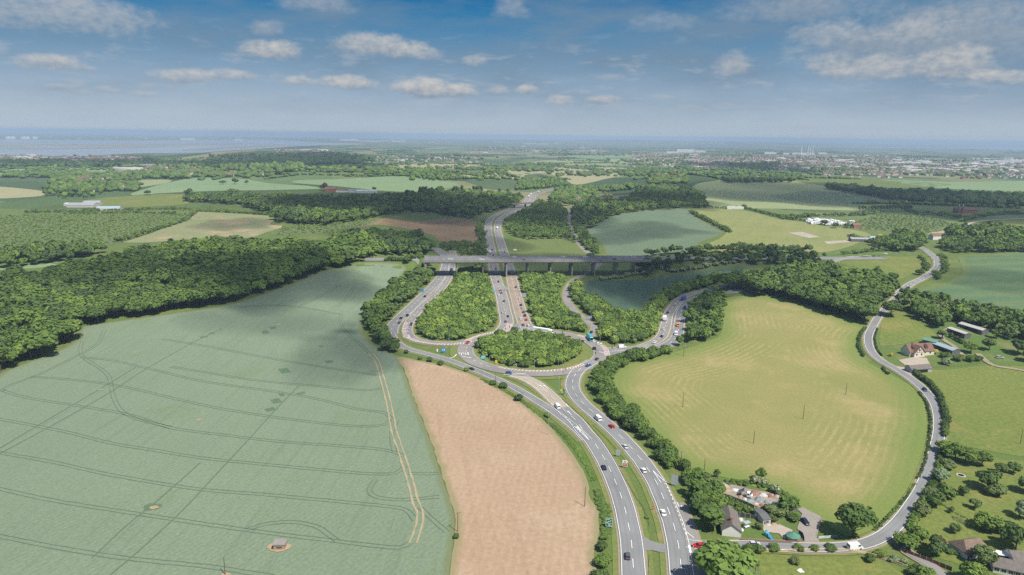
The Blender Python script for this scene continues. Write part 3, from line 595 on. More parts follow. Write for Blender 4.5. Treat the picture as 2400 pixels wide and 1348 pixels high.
road('B1', [(2151, 577), (2174, 590), (2193, 606), (2198, 622), (2188, 636), (2163, 653), (2134, 667), (2105, 690)], 6.4, M_asph, 'country road curving between the meadow and the rippled crop', dash=True, verge=2)
road('JN', [(1588, 1180), (1600, 1205), (1612, 1235), (1622, 1265), (1628, 1300), (1634, 1350), (1640, 1420)], 5.0, M_asph2, 'widened asphalt shoulder at the lane junction', False, False, 0)
road('FR', [(2060, 559), (2010, 545), (2240, 545), (2290, 520), (2420, 512)][2:], 5.0, M_conc, 'pale farm road to the oast house', False, False, 1)
road('TK', [(2460, 885), (2390, 868), (2330, 858), (2300, 838), (2292, 830)], 3.6, M_dust, 'dirt track into the green paddock', False, False, 0, name='track', dust=False)
road('TK2', [(2255, 833), (2235, 812), (2215, 800), (2205, 785), (2222, 772)], 3.2, M_dust, 'dirt track between the barns', False, False, 0, name='track', dust=False)
road('OB', [(1262, 462), (1240, 474), (1225, 476)], 0.1, M_dust, 'worn strip', False, False, 0, dust=False) if False else None
# M2 deck line on its embankments
mx = np.concatenate([np.arange(mL[0]-66, mL[0]-8, 6)]); mw = np.stack([mx, m2_y(mx)], 1)
road('MW', None, 15.0, M_asph, 'motorway on the western embankment leading onto the viaduct', True, False, 2, world=mw)
mx = np.concatenate([np.arange(mR[0]+6, mR[0]+262, 12)]); mw = np.stack([mx, m2_y(mx)], 1)
road('ME', None, 15.0, M_asph, 'motorway leaving the viaduct behind the dark trees', True, False, 2, world=mw)
road('ME3', [(1944, 616), (1965, 610), (1985, 605), (2040, 600)], 6, M_asph2, 'slip road leaving the motorway by the meadow', True, False, 2)
# verges and dusty edges under every road
for mm, nm, lb in ((M_verge, 'verge', 'mown grass verges along the roads'), (M_dust, 'road_edge', 'dusty pale margins beside the asphalt')):
    o = strips(nm, [(a, b, c) for a, b, c, d in SH if d is mm], mm); tag(o, lb, 'verge', kind='structure')
# roundabout
def ring(r0_, r1_, a0=0, a1=2*math.pi, n=120):
    a = np.linspace(a0, a1, n); r = (r0_+r1_)/2
    return np.stack([ctr[0]+r*np.cos(a), ctr[1]+r*np.sin(a)], 1), r1_-r0_
l, w = ring(RIN, ROUT); KLIFT[0] += 0.02
tag(strips('roundabout', [(l, w, KLIFT[0])], M_asph2), 'worn grey circulating lanes round the wooded island', 'roundabout', kind='structure'); ROADS['RB'] = (l, w); LIFT['RB'] = KLIFT[0]
l, w = ring(ROUT, ROUT+5); tag(strips('verge', [(l, w, 0.262)], M_verge), 'dry grass around the outside of the roundabout', 'verge', kind='structure')
l, w = ring(30, RIN); tag(strips('verge', [(l, w, 0.268)], M_verge), 'dry grass rim of the roundabout island', 'verge', kind='structure')
# red hatched margins with white bars
REDS = [ring(RIN+0.3, RIN+2.6, R(238), R(318), 60), ring(ROUT-2.6, ROUT-0.2, R(120), R(160), 30), ring(ROUT-3.2, ROUT-0.2, R(348), R(375), 20), ring(ROUT-3.4, ROUT-0.3, R(28), R(48), 20)]
l2_ = ROADS['L2'][0]; REDS.append((offset(l2_, 2.2)[int(len(l2_)*.76):int(len(l2_)*.97)], 2.4)); REDS.append((offset(ROADS['R3'][0], 2.5)[1:14], 3.2))
tag(strips('red_surfacing', [(a, b, KLIFT[0]+0.03) for a, b in REDS], M_red), 'red hatched margins on the roundabout lanes', 'road marking', kind='structure')
for a, b in REDS:
    r = resample(a, 2.2); tg = np.gradient(r, axis=0); tg /= np.linalg.norm(tg, axis=1)[:, None]; nn = np.stack([-tg[:, 1], tg[:, 0]], 1)
    for q, n_, tt in zip(r, nn, tg): WHITE.append((np.array([q-n_*b*.42-tt*0.5, q+n_*b*.42+tt*0.5]), 0.42, 0))
    for s in (-1, 1): WHITE.append((offset(a, s*b/2), 0.18, 0))
for r_, a0, a1 in ((RIN+0.25, 0, 360), ((RIN+ROUT)/2-0.6, 165, 240),):
    l, _ = ring(r_, r_, R(a0), R(a1))
    if r_ > RIN+1:
        for d in dashes(l, 3, 4): WHITE.append((d, 0.25, 0))
    else: WHITE.append((l, 0.16, 0))
# give-way lines, stop lines, arrows and hatching
def mark(pts, w=0.35): WHITE.append((pxline(pts, 2.0), w, 0))
def arrow(px, py, qx, qy, turn=0, n=1, size=1.0):
    a, b = P1(px, py)[:2], P1(qx, qy)[:2]; d = (b-a)/np.linalg.norm(b-a); s = np.array([d[1], -d[0]])
    WHITE.append((np.array([a, a+d*3.6*size]), 0.32*size, 0)); h = a+d*3.6*size
    if turn: h2 = h+s*turn*1.2*size; WHITE.append((np.array([h, h2]), 0.32*size, 0)); WHITE.append((np.array([h2-s*turn*0.2-d*.1, h2+s*turn*1.0*size]), np.array([1.3*size, 0.05]), 0))
    else: WHITE.append((np.array([h, h+d*1.7*size]), np.array([1.2*size, 0.05]), 0))
for q in [(1082, 834, 1081, 826), (1092, 834, 1090, 826)]: arrow(*q, -1, size=1.1)
arrow(1098, 834, 1096, 825, 0, size=1.1); arrow(945, 788, 948, 795, 0); arrow(958, 787, 960, 794, 0)
arrow(1586, 1180, 1592, 1193, -1, size=.85); arrow(1607, 1224, 1613, 1237, -1, size=.85)
arrow(1339, 975, 1331, 967, 0); arrow(1360, 1012, 1350, 1000, 0); arrow(1274, 912, 1266, 906); arrow(1282, 912, 1274, 905)
for q in [[(1530, 1106), (1537, 1117), (1549, 1134)], [(1530, 1106), (1541, 1117), (1553, 1127)], [(1348, 1003), (1362, 1016), (1378, 1032)], [(1353, 1003), (1368, 1018), (1380, 1034)], [(1608, 1250), (1618, 1258), (1626, 1264)], [(1613, 1281), (1616, 1295), (1618, 1305)], [(1616, 1281), (1619, 1295), (1621, 1305)]]: mark(q, 0.3)
for q in [[(943, 772), (962, 773)], [(942, 778), (961, 779)], [(947, 794), (962, 793)], [(1180, 880), (1215, 879), (1232, 878)], [(1055, 842), (1065, 838), (1070, 832)], [(1083, 838), (1105, 841)], [(1228, 770), (1248, 771)], [(1377, 797), (1387, 800), (1396, 804)], [(1403, 826), (1414, 829), (1422, 831)]]: mark(q, 0.5)
for d in dashes(pxline([(1553, 1127), (1566, 1150), (1578, 1178), (1590, 1208), (1600, 1235), (1608, 1258)]), 1, 2): WHITE.append((d, 0.32, 0))
for d in dashes(pxline([(1380, 1034), (1350, 1006), (1330, 985), (1318, 972)]), 1, 2): WHITE.append((d, 0.3, 0))
for k in range(13):
    f = k/12; x, y = 1199+(1229-1199)*f*0.93, 655+(758-655)*f
    mark([(x-3-3*f, y), (x+5+5*f, y+0.3)], 0.4)
zt = KLIFT[0]+0.06
tag(strips('road_markings', [(a, b, zt+0.0006*(i % 60)) for i, (a, b, c) in enumerate(WHITE)], M_white), 'white lane lines, arrows and hatching painted on the roads', 'road markings', kind='structure')
def on_road(q, margin=2.0):
    q = np.asarray(q)[:, :2]; m = np.zeros(len(q), bool)
    for k, (l, w) in ROADS.items():
        lo, hi = l.min(0)-20, l.max(0)+20; c = ((q > lo) & (q < hi)).all(1)
        if c.any(): m[np.where(c)[0]] |= seg_dist(l[::2] if len(l) > 60 else l, q[c]) < w/2+margin
    return m
# yards and hard standings
M_yard = field_mat('gravel_yard', (0.27, 0.235, 0.20), (0.23, 0.205, 0.18), 0.1, 1.5); M_gap = field_mat('patched_asphalt', (0.205, 0.20, 0.195), (0.18, 0.178, 0.175), 0.08, 1.5); M_slab = field_mat('paving', (0.36, 0.31, 0.25), (0.31, 0.265, 0.215), 0.15, 1.5); M_rub = field_mat('demolition_rubble', (0.31, 0.25, 0.195), (0.20, 0.175, 0.14), 0.2, 1.6, third=((0.30, 0.185, 0.11), 0.58))
for pts, m, nm, lb in [
    ([(1497, 1240), (1506, 1256), (1522, 1268), (1545, 1275), (1568, 1278), (1574, 1300), (1548, 1296), (1526, 1291), (1512, 1292), (1503, 1298), (1496, 1270)], M_gap, 'crossover', 'flared asphalt gap through the central reservation of the dual carriageway'),
    ([(1888, 1284), (1884, 1262), (1868, 1240), (1880, 1205), (1868, 1195), (1880, 1190), (1928, 1214), (1915, 1258), (1925, 1284)], M_yard, 'driveway', 'gravel driveway where the dark car is parked'),
    ([(1785, 1228), (1830, 1232), (1858, 1244), (1850, 1262), (1838, 1266), (1826, 1252), (1790, 1248)], M_slab, 'patio', 'pale paved garden terrace by the green summerhouse'),
    ([(1660, 1145), (1690, 1132), (1730, 1140), (1765, 1150), (1800, 1155), (1835, 1168), (1825, 1186), (1780, 1190), (1740, 1178), (1700, 1160)], M_rub, 'yard', 'stripped yard covered in rubble beside the tipper truck'),
    ([(2092, 858), (2120, 862), (2136, 872), (2145, 884), (2125, 880), (2105, 872)], M_slab, 'driveway', 'pale apron in front of the lane garage'),
    ([(2105, 845), (2140, 838), (2172, 840), (2180, 856), (2150, 858), (2120, 856)], M_slab, 'patio', 'pale paved garden in front of the white house'),
    ([(1845, 546), (1880, 544), (1922, 556), (1896, 559)], M_slab, 'pitch', 'grey rectangular all weather pitch on the pasture'),
    ([(1930, 567), (1985, 563), (1995, 568), (1940, 573)], M_slab, 'pitch', 'second smaller grey pitch on the pasture')]:
    o = sheet(nm, P(pts), m, 0.30, smooth=False, grid=3); tag(o, lb, nm, kind='structure')

# ------------------------------------------------------------------ viaduct
def concrete(name, c):
    t = NT(name); a = t.mix(t.rng(t.noise(0.25, 4, 0.65, t.vscale(1, 1, 0.15)), 0.3, 0.7), tuple(x*0.8 for x in c), tuple(x*1.12 for x in c))
    return t.done(t.mix(0.25, a, t.mix(t.noise(2.0, 4, .7), (0.35,)*3, (0.8,)*3), 'OVERLAY'), 0.85)
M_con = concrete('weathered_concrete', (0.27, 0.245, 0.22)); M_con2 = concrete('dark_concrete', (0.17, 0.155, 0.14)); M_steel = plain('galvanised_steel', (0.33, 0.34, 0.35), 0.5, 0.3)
VL = float(np.linalg.norm(mR[:2]-mL[:2]))+14; va = math.atan2(m_dir[1], m_dir[0])
via = empty('viaduct', (mL[0]-7*m_dir[0], mL[1]-7*m_dir[1], DECK_Z), va)
tag(via, 'long concrete motorway viaduct on paired columns across the valley', 'viaduct')
HW = 12.5
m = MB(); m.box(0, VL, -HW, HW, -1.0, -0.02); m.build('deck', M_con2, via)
for s in (-1, 1):
    m = MB(); y0, y1 = (s*(HW-2.2), s*(HW-0.6)) if s > 0 else (s*(HW-0.6), s*(HW-2.2))
    m.box(0, VL, y0, y1, -2.2, -1.004); m.build('edge_beam', M_con, via)
    m = MB(); a, b = (HW-0.35, HW+0.02) if s > 0 else (-HW-0.02, -HW+0.35)
    m.box(0, VL, a, b, -1.35, 0.85); m.build('parapet', M_con, via)
    m = MB(); yy = s*(HW-0.15)
    for x in np.arange(0.5, VL, 4.0): m.tube((x, yy, 0.85), (x, yy, 1.2), 0.03, n=4)
    m.tube((0, yy, 1.2), (VL, yy, 1.2), 0.04, n=4); m.build('handrail', M_steel, via)
for yy in (-5, 0, 5):
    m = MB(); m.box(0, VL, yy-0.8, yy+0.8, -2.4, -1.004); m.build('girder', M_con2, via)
for s in (-1, 1):
    m = MB(); a, b = sorted((s*1.2, s*(HW-0.36))); m.box(0, VL, a, b, -0.019, 0.02); m.build('carriageway', M_tread, via)
    m = MB()
    for y_ in (1.6, HW-2.4): q = s*y_; m.box(0, VL, q-0.12, q+0.12, 0.022, 0.028)
    for y_ in (5.0, 8.2):
        q = s*y_
        for x in np.arange(1, VL-3, 9): m.box(x, x+2.5, q-0.09, q+0.09, 0.022, 0.028)
    m.build('lane_line', M_white, via)
m = MB(); m.box(0, VL, -0.12, 0.12, 0.02, 0.75)
m.build('central_barrier', M_steel, via)
vinv = via.matrix_basis.inverted()
for px in (1069, 1131, 1186, 1236, 1289, 1339, 1392, 1444, 1487):
    w = ray_z(px, 612, DECK_Z-2); x = (Matrix.Translation(via.location) @ Matrix.Rotation(va, 4, 'Z')).inverted() @ Vector(w)
    X0 = x.x
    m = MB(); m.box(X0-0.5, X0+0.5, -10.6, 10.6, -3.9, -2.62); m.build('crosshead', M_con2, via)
    for yy in (-8.8, -2.9, 2.9, 8.8):
        wp = (Matrix.Translation(via.location) @ Matrix.Rotation(va, 4, 'Z')) @ Vector((X0, yy, 0))
        gz_ = float(H(wp.x, wp.y))-DECK_Z
        if px == 1186: m = MB(); m.box(X0-0.7, X0+0.7, yy-2.5, yy+2.5, gz_-0.5, -3.905)
        else: m = MB().tube((X0, yy, gz_-0.5), (X0, yy, -3.905), 0.5, n=12)
        m.build('column', M_con, via)
for X0 in (2.0, VL-2.0):
    m = MB(); m.box(X0-1.0, X0+1.0, -HW+1, HW-1, -17.5, -2.62); m.build('abutment', M_con, via)

# ------------------------------------------------------------------ trees
def foliage(name, stops, white=0.0):
    t = NT(name); oi = t.N('ShaderNodeObjectInfo')
    f = t.math('FRACT', t.math('ADD', t.attr('tint'), oi.outputs['Random']))
    r = t.N('ShaderNodeValToRGB'); t.put(r.inputs[0], f)
    for i, c in enumerate(stops):
        e = r.color_ramp.elements[i] if i < 2 else r.color_ramp.elements.new(0.5)
        e.position = i/(len(stops)-1); e.color = (*c, 1)
    n = t.noise(1.1, 4, 0.8); c = t.mix(0.65, r.outputs[0], t.mix(t.rng(n, 0.25, 0.75), (0.12,)*3, (1.0,)*3), 'OVERLAY')
    if white:
        w = t.rng(t.noise(1.3, 4, 0.8), white, white+0.1); c = t.mix(w, c, (0.62, 0.62, 0.50))
    t.b.inputs['Subsurface Weight'].default_value = 0.0
    tr = t.N('ShaderNodeBsdfTranslucent'); t.put(tr.inputs[0], c); ms = t.N('ShaderNodeMixShader'); ms.inputs[0].default_value = 0.22
    t.t.links.new(t.b.outputs[0], ms.inputs[1]); t.t.links.new(tr.outputs[0], ms.inputs[2]); t.t.links.new(ms.outputs[0], t.t.nodes['Material Output'].inputs[0])
    t.b.inputs['Specular IOR Level'].default_value = 0.12
    return t.done(c, 0.8)
FO = {'wood': foliage('woodland_leaves', [(0.094, 0.144, 0.035), (0.159, 0.233, 0.049), (0.113, 0.178, 0.041), (0.202, 0.261, 0.053), (0.136, 0.208, 0.043), (0.082, 0.129, 0.038)]),
      'bush': foliage('scrub_leaves', [(0.148, 0.223, 0.050), (0.249, 0.323, 0.070), (0.173, 0.260, 0.054), (0.285, 0.337, 0.081), (0.127, 0.193, 0.050)]),
      'dark': foliage('dark_leaves', [(0.059, 0.098, 0.038), (0.093, 0.144, 0.045), (0.074, 0.116, 0.042), (0.111, 0.161, 0.048)]),
      'haw': foliage('blossom_leaves', [(0.167, 0.228, 0.080), (0.204, 0.263, 0.096)], 0.50),
      'grey': foliage('silver_leaves', [(0.194, 0.259, 0.136), (0.231, 0.289, 0.160)]),
      'copper': foliage('copper_leaves', [(0.102, 0.061, 0.048), (0.130, 0.079, 0.056)]),
      'olive': foliage('olive_leaves', [(0.130, 0.180, 0.062), (0.155, 0.190, 0.068)]),
      'yellow': foliage('golden_leaves', [(0.555, 0.403, 0.048), (0.611, 0.473, 0.080)])}
M_bark = plain('bark', (0.09, 0.07, 0.05), 0.9)
def ico(sub):
    bm = bmesh.new(); bmesh.ops.create_icosphere(bm, subdivisions=sub, radius=1)
    v = np.array([x.co[:] for x in bm.verts]); f = np.array([[q.index for q in x.verts] for x in bm.faces]); bm.free(); return v, f
ICO1 = ico(2)
def unit(n, rs):
    v = rs.normal(size=(n, 3)); return v/np.linalg.norm(v, axis=1)[:, None]
def crown(seed, shape='round', lobes=11, cards=85, card=0.115, low=0.16):
    """unit-height crown: overlapping lobes of leaf clumps round small lumpy cores"""
    rs = np.random.RandomState(seed)
    if shape == 'round': c0, ext, lr = np.array([0, 0, 0.55]), np.array([0.34, 0.34, 0.31]), (0.14, 0.23)
    elif shape == 'bush': c0, ext, lr = np.array([0, 0, 0.46]), np.array([0.44, 0.44, 0.28]), (0.20, 0.30)
    elif shape == 'tall': c0, ext, lr = np.array([0, 0, 0.54]), np.array([0.10, 0.10, 0.38]), (0.08, 0.12)
    elif shape == 'cone': c0, ext, lr = np.array([0, 0, 0.50]), np.array([0.24, 0.24, 0.40]), (0.10, 0.16)
    elif shape == 'weep': c0, ext, lr = np.array([0, 0, 0.52]), np.array([0.40, 0.40, 0.32]), (0.15, 0.22)
    d = unit(lobes, rs); d[:, 2] = np.abs(d[:, 2])*1.0-0.25*rs.rand(lobes); k = rs.uniform(0.55, 1.0, lobes)
    cen = c0+d*ext*k[:, None]; rad_ = rs.uniform(*lr, lobes)
    if shape == 'cone':
        cen[:, :2] *= (1.15-cen[:, 2:3])*1.5; rad_ *= np.clip(1.25-cen[:, 2], .35, 1)
    V, T, Q, n = [], [], [], 0
    for c, r in zip(cen, rad_):
        v = ICO1[0]*(1+rs.uniform(-.22, .12, (len(ICO1[0]), 1)))*r*0.86+c; v[:, 2] = np.maximum(v[:, 2], low*0.6)
        V.append(v); T.append(ICO1[1]+n); n += len(v)
    CV = []
    for c, r in zip(cen, rad_):
        dd = unit(cards, rs); dd = dd[dd[:, 2] > -0.55]; p = c+dd*r*rs.uniform(0.86, 1.12, (len(dd), 1))
        dist = np.linalg.norm(p[:, None]-cen[None], axis=2)/rad_[None]; p, dd = p[(dist > 0.83).all(1)], dd[(dist > 0.83).all(1)]
        nn = dd+rs.normal(0, 0.42, dd.shape)+np.array([0, 0, .25]); nn /= np.linalg.norm(nn, axis=1)[:, None]
        a = np.cross(nn, unit(len(nn), rs)); a /= np.linalg.norm(a, axis=1)[:, None]+1e-9; b = np.cross(nn, a)
        if shape == 'weep': b = b*0.6+np.array([0, 0, -1.0])
        s = rs.uniform(0.5, 1.0, (len(p), 1))*card*r/0.2*0.62; e = rs.uniform(.6, 1.1, (len(p), 1))
        CV.append(np.stack([p+a*s, p+b*s*e, p-a*s*e, p-b*s], 1).reshape(-1, 3))
    CV = np.concatenate(CV); V.append(CV); Q = np.arange(len(CV)).reshape(-1, 4)+n
    return np.concatenate(V), np.concatenate(T), Q
def crown_low(seed, shape='round'):
    rs = np.random.RandomState(seed+500); V, T, Q = crown(seed, shape, 9, 22, 0.24)
    return V, T, Q
def crown_far(seed, shape='round'):
    rs = np.random.RandomState(seed+900); v = ICO1[0]*(1+rs.uniform(-.32, .22, (42, 1)))
    s = {'round': (0.46, 0.46, 0.42, .56), 'bush': (.6, .6, .45, .45), 'tall': (.15, .15, .5, .5), 'cone': (.3, .3, .48, .5)}[shape]
    return v*np.array(s[:3])+np.array([0, 0, s[3]]), ICO1[1], np.zeros((0, 4), int)
def trunk_mesh(seed, shape):
    rs = random.Random(seed); m = MB()
    top = {'round': .62, 'bush': .4, 'tall': .85, 'cone': .9, 'weep': .6}[shape]
    m.tube((0, 0, -.03), (0.01, 0.0, top*.5), .028, .02, 7); m.tube((.01, 0, top*.5), (0, .01, top), .02, .006, 6)
    if shape in ('round', 'weep', 'bush'):
        for i in range(5):
            a = i*1.26+rs.random(); z = rs.uniform(.16, .4)*top/.6; m.tube((0.005, 0, z), (math.cos(a)*.22, math.sin(a)*.22, z+rs.uniform(.12, .24)), .013, .004, 5)
    o = m.build('trunk', M_bark); me = o.data; bpy.data.objects.remove(o); return me
PROTO = {}
for shp, n_ in (('round', 6), ('bush', 6), ('tall', 2), ('cone', 3), ('weep', 1)):
    for i in range(n_):
        V, T, Q = crown(40+i*7, shp, {'round': 12, 'bush': 9, 'tall': 16, 'cone': 18, 'weep': 12}[shp], 85 if shp != 'tall' else 45)
        PROTO[shp, i] = (V, T, Q, trunk_mesh(i+3, shp))
LOW = {(s, i): crown_low(70+i*5, s) for s in ('round', 'bush', 'tall', 'cone') for i in range(5)}
FAR = {(s, i): crown_far(90+i*5, s) for s in ('round', 'bush', 'tall', 'cone') for i in range(5)}
CM = {}
def crown_me(shp, i, mat):
    if (shp, i, mat) not in CM:
        V, T, Q, _ = PROTO[shp, i]; CM[shp, i, mat] = np_mesh('crown', V, T, Q, [FO[mat]], {'tint': np.zeros(len(V))})
    return CM[shp, i, mat]
NPRO = {'round': 6, 'bush': 6, 'tall': 2, 'cone': 3, 'weep': 1}
def tree_obj(x, y, h, shp='round', mat='wood', name='broadleaf_tree', label='', cat='tree', group=None, wide=1.0, z=None):
    i = rnd.randrange(NPRO[shp]); z = float(H(x, y)) if z is None else z
    e = empty(name, (x, y, z-0.1), rnd.uniform(0, 6.28)); s = h/0.98
    e.scale = (s*wide*rnd.uniform(.92, 1.1), s*wide*rnd.uniform(.92, 1.1), s)
    tag(e, label, cat, group)
    link('trunk', PROTO[shp, i][3], e); link('crown', crown_me(shp, i, mat), e); return e
# every tree and bush of the woods and thickets, before they are shared out
PLANTS = []
CLEAR = P([(2205, 768), (2240, 758), (2320, 778), (2322, 800), (2285, 812), (2225, 802)])[:, :2]
def scatter(key, pts, spacing, h, shp='round', mat='wood', kind='tree', world=None, margin=1.5, wide=1.0, jit=.42, mix=None):
    w = P(pts)[:, :2] if world is None else world
    lo, hi = w.min(0), w.max(0); xs, ys = np.arange(lo[0], hi[0], spacing), np.arange(lo[1], hi[1], spacing*.87)
    q = np.array([(x+(j % 2)*spacing/2, y) for j, y in enumerate(ys) for x in xs])
    if not len(q): return
    q = q+nrs.uniform(-jit, jit, q.shape)*spacing; q = q[inside(w, q)]; q = q[~on_road(q, margin)]
    hs = nrs.uniform(*h, len(q)); hs *= nrs.uniform(.8, 1.12, len(q)); big = nrs.rand(len(q)) < .12; hs[big] *= 1.25
    if key == 'barnwood': hs = np.where(inside(CLEAR, q), 0, hs)
    zs = H(q[:, 0], q[:, 1])
    for (x, y), z, hh in zip(q, zs, hs):
        if hh <= 0: continue
        s_, m_ = (shp, mat) if not mix or nrs.rand() > mix[2] else mix[:2]
        PLANTS.append([key, x, y, z, hh, s_, m_, kind, wide*nrs.uniform(.9, 1.15)])
def rowtrees(key, pts, spacing, h, shp='round', mat='wood', kind='tree', width=3.0, wide=1.0):
    l = resample(pxline(pts), spacing); q = l+nrs.normal(0, width/2.5, l.shape); q = q[~on_road(q, 0.8)]
    for (x, y) in q: PLANTS.append([key, x, y, float(H(x, y)), nrs.uniform(*h), shp, mat, kind, wide*nrs.uniform(.9, 1.2)])
scatter('big', [(-60, 905), (0, 872), (60, 848), (125, 825), (183, 792), (186, 768), (250, 755), (330, 743), (420, 731), (540, 711), (620, 686), (700, 656), (770, 629), (830, 617), (875, 611), (872, 598), (800, 595), (700, 592), (600, 588), (500, 588), (400, 596), (330, 606), (300, 612), (240, 630), (120, 658), (-80, 694)], 9.6, (12, 17), wide=1.22, mix=('round', 'dark', .14))
scatter('belt', [(-40, 630), (60, 626), (100, 622), (160, 612), (215, 603), (245, 592), (180, 590), (100, 598), (-40, 612)], 8, (9, 14), mix=('round', 'dark', .4))
scatter('knoll', [(770, 583), (860, 601), (880, 600), (950, 600), (1008, 597), (1015, 585), (980, 566), (930, 560), (860, 556), (790, 566)], 8, (10, 14), mix=('round', 'dark', .4))
scatter('slip', [(852, 772), (880, 798), (920, 822), (944, 822), (925, 806), (905, 780), (922, 748), (950, 724), (985, 692), (1018, 660), (1022, 642), (1000, 640), (975, 648), (940, 664), (896, 700), (860, 742)], 6, (7, 11), kind='tree', margin=3, mix=('round', 'dark', .3))
scatter('slip', [(950, 635), (1010, 622), (1014, 610), (985, 612), (950, 618)], 6, (6, 10), mix=('round', 'dark', .4))
scatter('west', [(975, 785), (990, 796), (1050, 801), (1110, 790), (1165, 772), (1160, 740), (1148, 690), (1138, 645), (1125, 632), (1062, 640), (1050, 672), (1015, 716), (982, 750)], 4.3, (3.0, 6.8), 'bush', 'bush', 'bush', margin=4.5, mix=('bush', 'wood', .35))
scatter('east', [(1252, 760), (1262, 770), (1290, 776), (1340, 785), (1368, 782), (1378, 770), (1355, 747), (1326, 717), (1318, 690), (1328, 664), (1325, 650), (1222, 648), (1232, 700)], 4.3, (3.0, 6.8), 'bush', 'bush', 'bush', margin=4.5, mix=('bush', 'wood', .35))
scatter('roadside', [(1604, 1112), (1640, 1122), (1672, 1150), (1692, 1175), (1690, 1212), (1672, 1252), (1650, 1240), (1628, 1190), (1608, 1150)], 4.4, (4.5, 7.5), 'bush', 'wood', 'bush', margin=3.5, mix=('bush', 'olive', .25))
scatter('brambles', [(1690, 1165), (1740, 1182), (1782, 1200), (1775, 1210), (1700, 1204)], 2.6, (1.3, 2.4), 'bush', 'wood', 'bush', margin=1)
scatter('brambles', [(1690, 1128), (1740, 1126), (1800, 1136), (1850, 1165), (1838, 1168), (1790, 1148), (1730, 1137)], 3.0, (1.0, 2.0), 'bush', 'wood', 'bush', margin=1)
a = np.linspace(0, 6.283, 40); sq = 35+1.5*np.sin(3*a)
scatter('island', None, 4.1, (3.4, 6.9), 'bush', 'bush', 'bush', world=np.stack([ctr[0]-2.5+sq*.97*np.cos(a), ctr[1]+sq*.95*np.sin(a)], 1), mix=('bush', 'wood', .35))
scatter('wedge', [(1344, 662), (1362, 690), (1400, 708), (1440, 738), (1490, 745), (1505, 742), (1545, 695), (1600, 670), (1690, 648), (1690, 660), (1640, 678), (1585, 697), (1552, 730), (1535, 778), (1500, 803), (1430, 808), (1408, 795), (1412, 770), (1388, 742), (1350, 712), (1338, 690)], 4.8, (4.5, 8), 'bush', 'wood', 'bush', margin=3.5, mix=('bush', 'bush', .4))
scatter('haywood', [(1605, 742), (1625, 708), (1680, 684), (1700, 700), (1690, 745), (1688, 785), (1650, 800), (1590, 812), (1575, 812), (1596, 790)], 6, (6, 9.5), margin=2.5)
scatter('haybelt', [(1572, 815), (1470, 834), (1430, 846), (1405, 862), (1385, 890), (1386, 915), (1420, 955), (1460, 996), (1520, 1050), (1590, 1112), (1612, 1100), (1560, 1050), (1505, 1000), (1455, 945), (1422, 905), (1438, 880), (1470, 855), (1565, 830)], 4.6, (4.6, 6.8), 'bush', 'wood', 'bush', margin=2.5)
scatter('ridge', [(1690, 692), (1750, 690), (1850, 704), (1950, 734), (2030, 764), (2066, 764), (2090, 740), (2100, 715), (2090, 690), (2050, 665), (1965, 655), (1925, 640), (1880, 640), (1780, 652), (1700, 672)], 8.8, (11, 15.5), wide=1.22)
scatter('deckwood', [(1510, 632), (1600, 622), (1720, 618), (1880, 622), (1940, 612), (1900, 606), (1800, 604), (1700, 608), (1600, 612), (1515, 614)], 6.5, (8, 11), 'cone', 'dark', mix=('round', 'dark', .6))
scatter('deckwood', [(1500, 604), (1600, 597), (1760, 595), (1880, 598), (1900, 592), (1800, 588), (1640, 590), (1540, 596)], 6.5, (7, 10), 'cone', 'dark', mix=('round', 'dark', .6))
rowtrees('haw', [(1408, 658), (1450, 652), (1500, 643), (1560, 637), (1640, 627), (1720, 615)], 3.6, (3.2, 5), 'bush', 'haw', 'bush', 4)
scatter('barnwood', [(2095, 702), (2130, 700), (2200, 715), (2300, 738), (2440, 760), (2440, 800), (2340, 796), (2296, 812), (2250, 800), (2225, 780), (2190, 776), (2150, 748), (2110, 725)], 7.6, (8.5, 12.5), mix=('round', 'olive', .25))
scatter('outer', [(2040, 575), (2100, 592), (2145, 590), (2168, 578), (2160, 556), (2100, 556)], 7, (8, 11))
scatter('outer', [(2200, 578), (2230, 594), (2440, 592), (2440, 566), (2330, 566), (2230, 566)], 7, (7, 11))
scatter('outer', [(2215, 562), (2260, 566), (2350, 566), (2390, 560), (2380, 548), (2300, 546), (2225, 550)], 9, (12, 16))
scatter('northwood', [(420, 474), (560, 482), (640, 503), (640, 522), (760, 530), (860, 517), (930, 502), (1010, 497), (1110, 514), (1132, 502), (1205, 487), (1225, 472), (1190, 460), (1100, 456), (1000, 458), (900, 470), (800, 474), (700, 470), (560, 466), (450, 466)], 11, (10, 16), mix=('round', 'dark', .45))
scatter('bendwood', [(1180, 522), (1194, 550), (1230, 562), (1330, 560), (1366, 582), (1390, 602), (1406, 600), (1388, 562), (1352, 532), (1332, 505), (1318, 484), (1262, 474), (1248, 484), (1222, 500)], 8, (6, 9))
scatter('bendwood', [(1120, 575), (1118, 540), (1130, 520), (1138, 530), (1140, 570), (1143, 598), (1080, 600), (1030, 580), (1050, 574)], 7, (5, 8), mix=('round', 'dark', .4))
scatter('villagewood', [(1335, 512), (1382, 540), (1432, 510), (1500, 496), (1600, 489), (1660, 489), (1645, 458), (1590, 442), (1500, 446), (1470, 470), (1420, 482), (1345, 485)], 11, (8, 14), mix=('round', 'dark', .5))
scatter('villagewood', [(1300, 446), (1420, 440), (1500, 436), (1480, 446), (1400, 452), (1310, 458)], 12, (8, 13))
scatter('far1', [(1208, 447), (1330, 438), (1312, 424), (1250, 424), (1215, 430)], 12, (9, 12))
scatter('far2', [(510, 405), (650, 411), (712, 400), (705, 390), (800, 385), (880, 380), (850, 368), (700, 366), (600, 374), (540, 390)], 28, (14, 20))
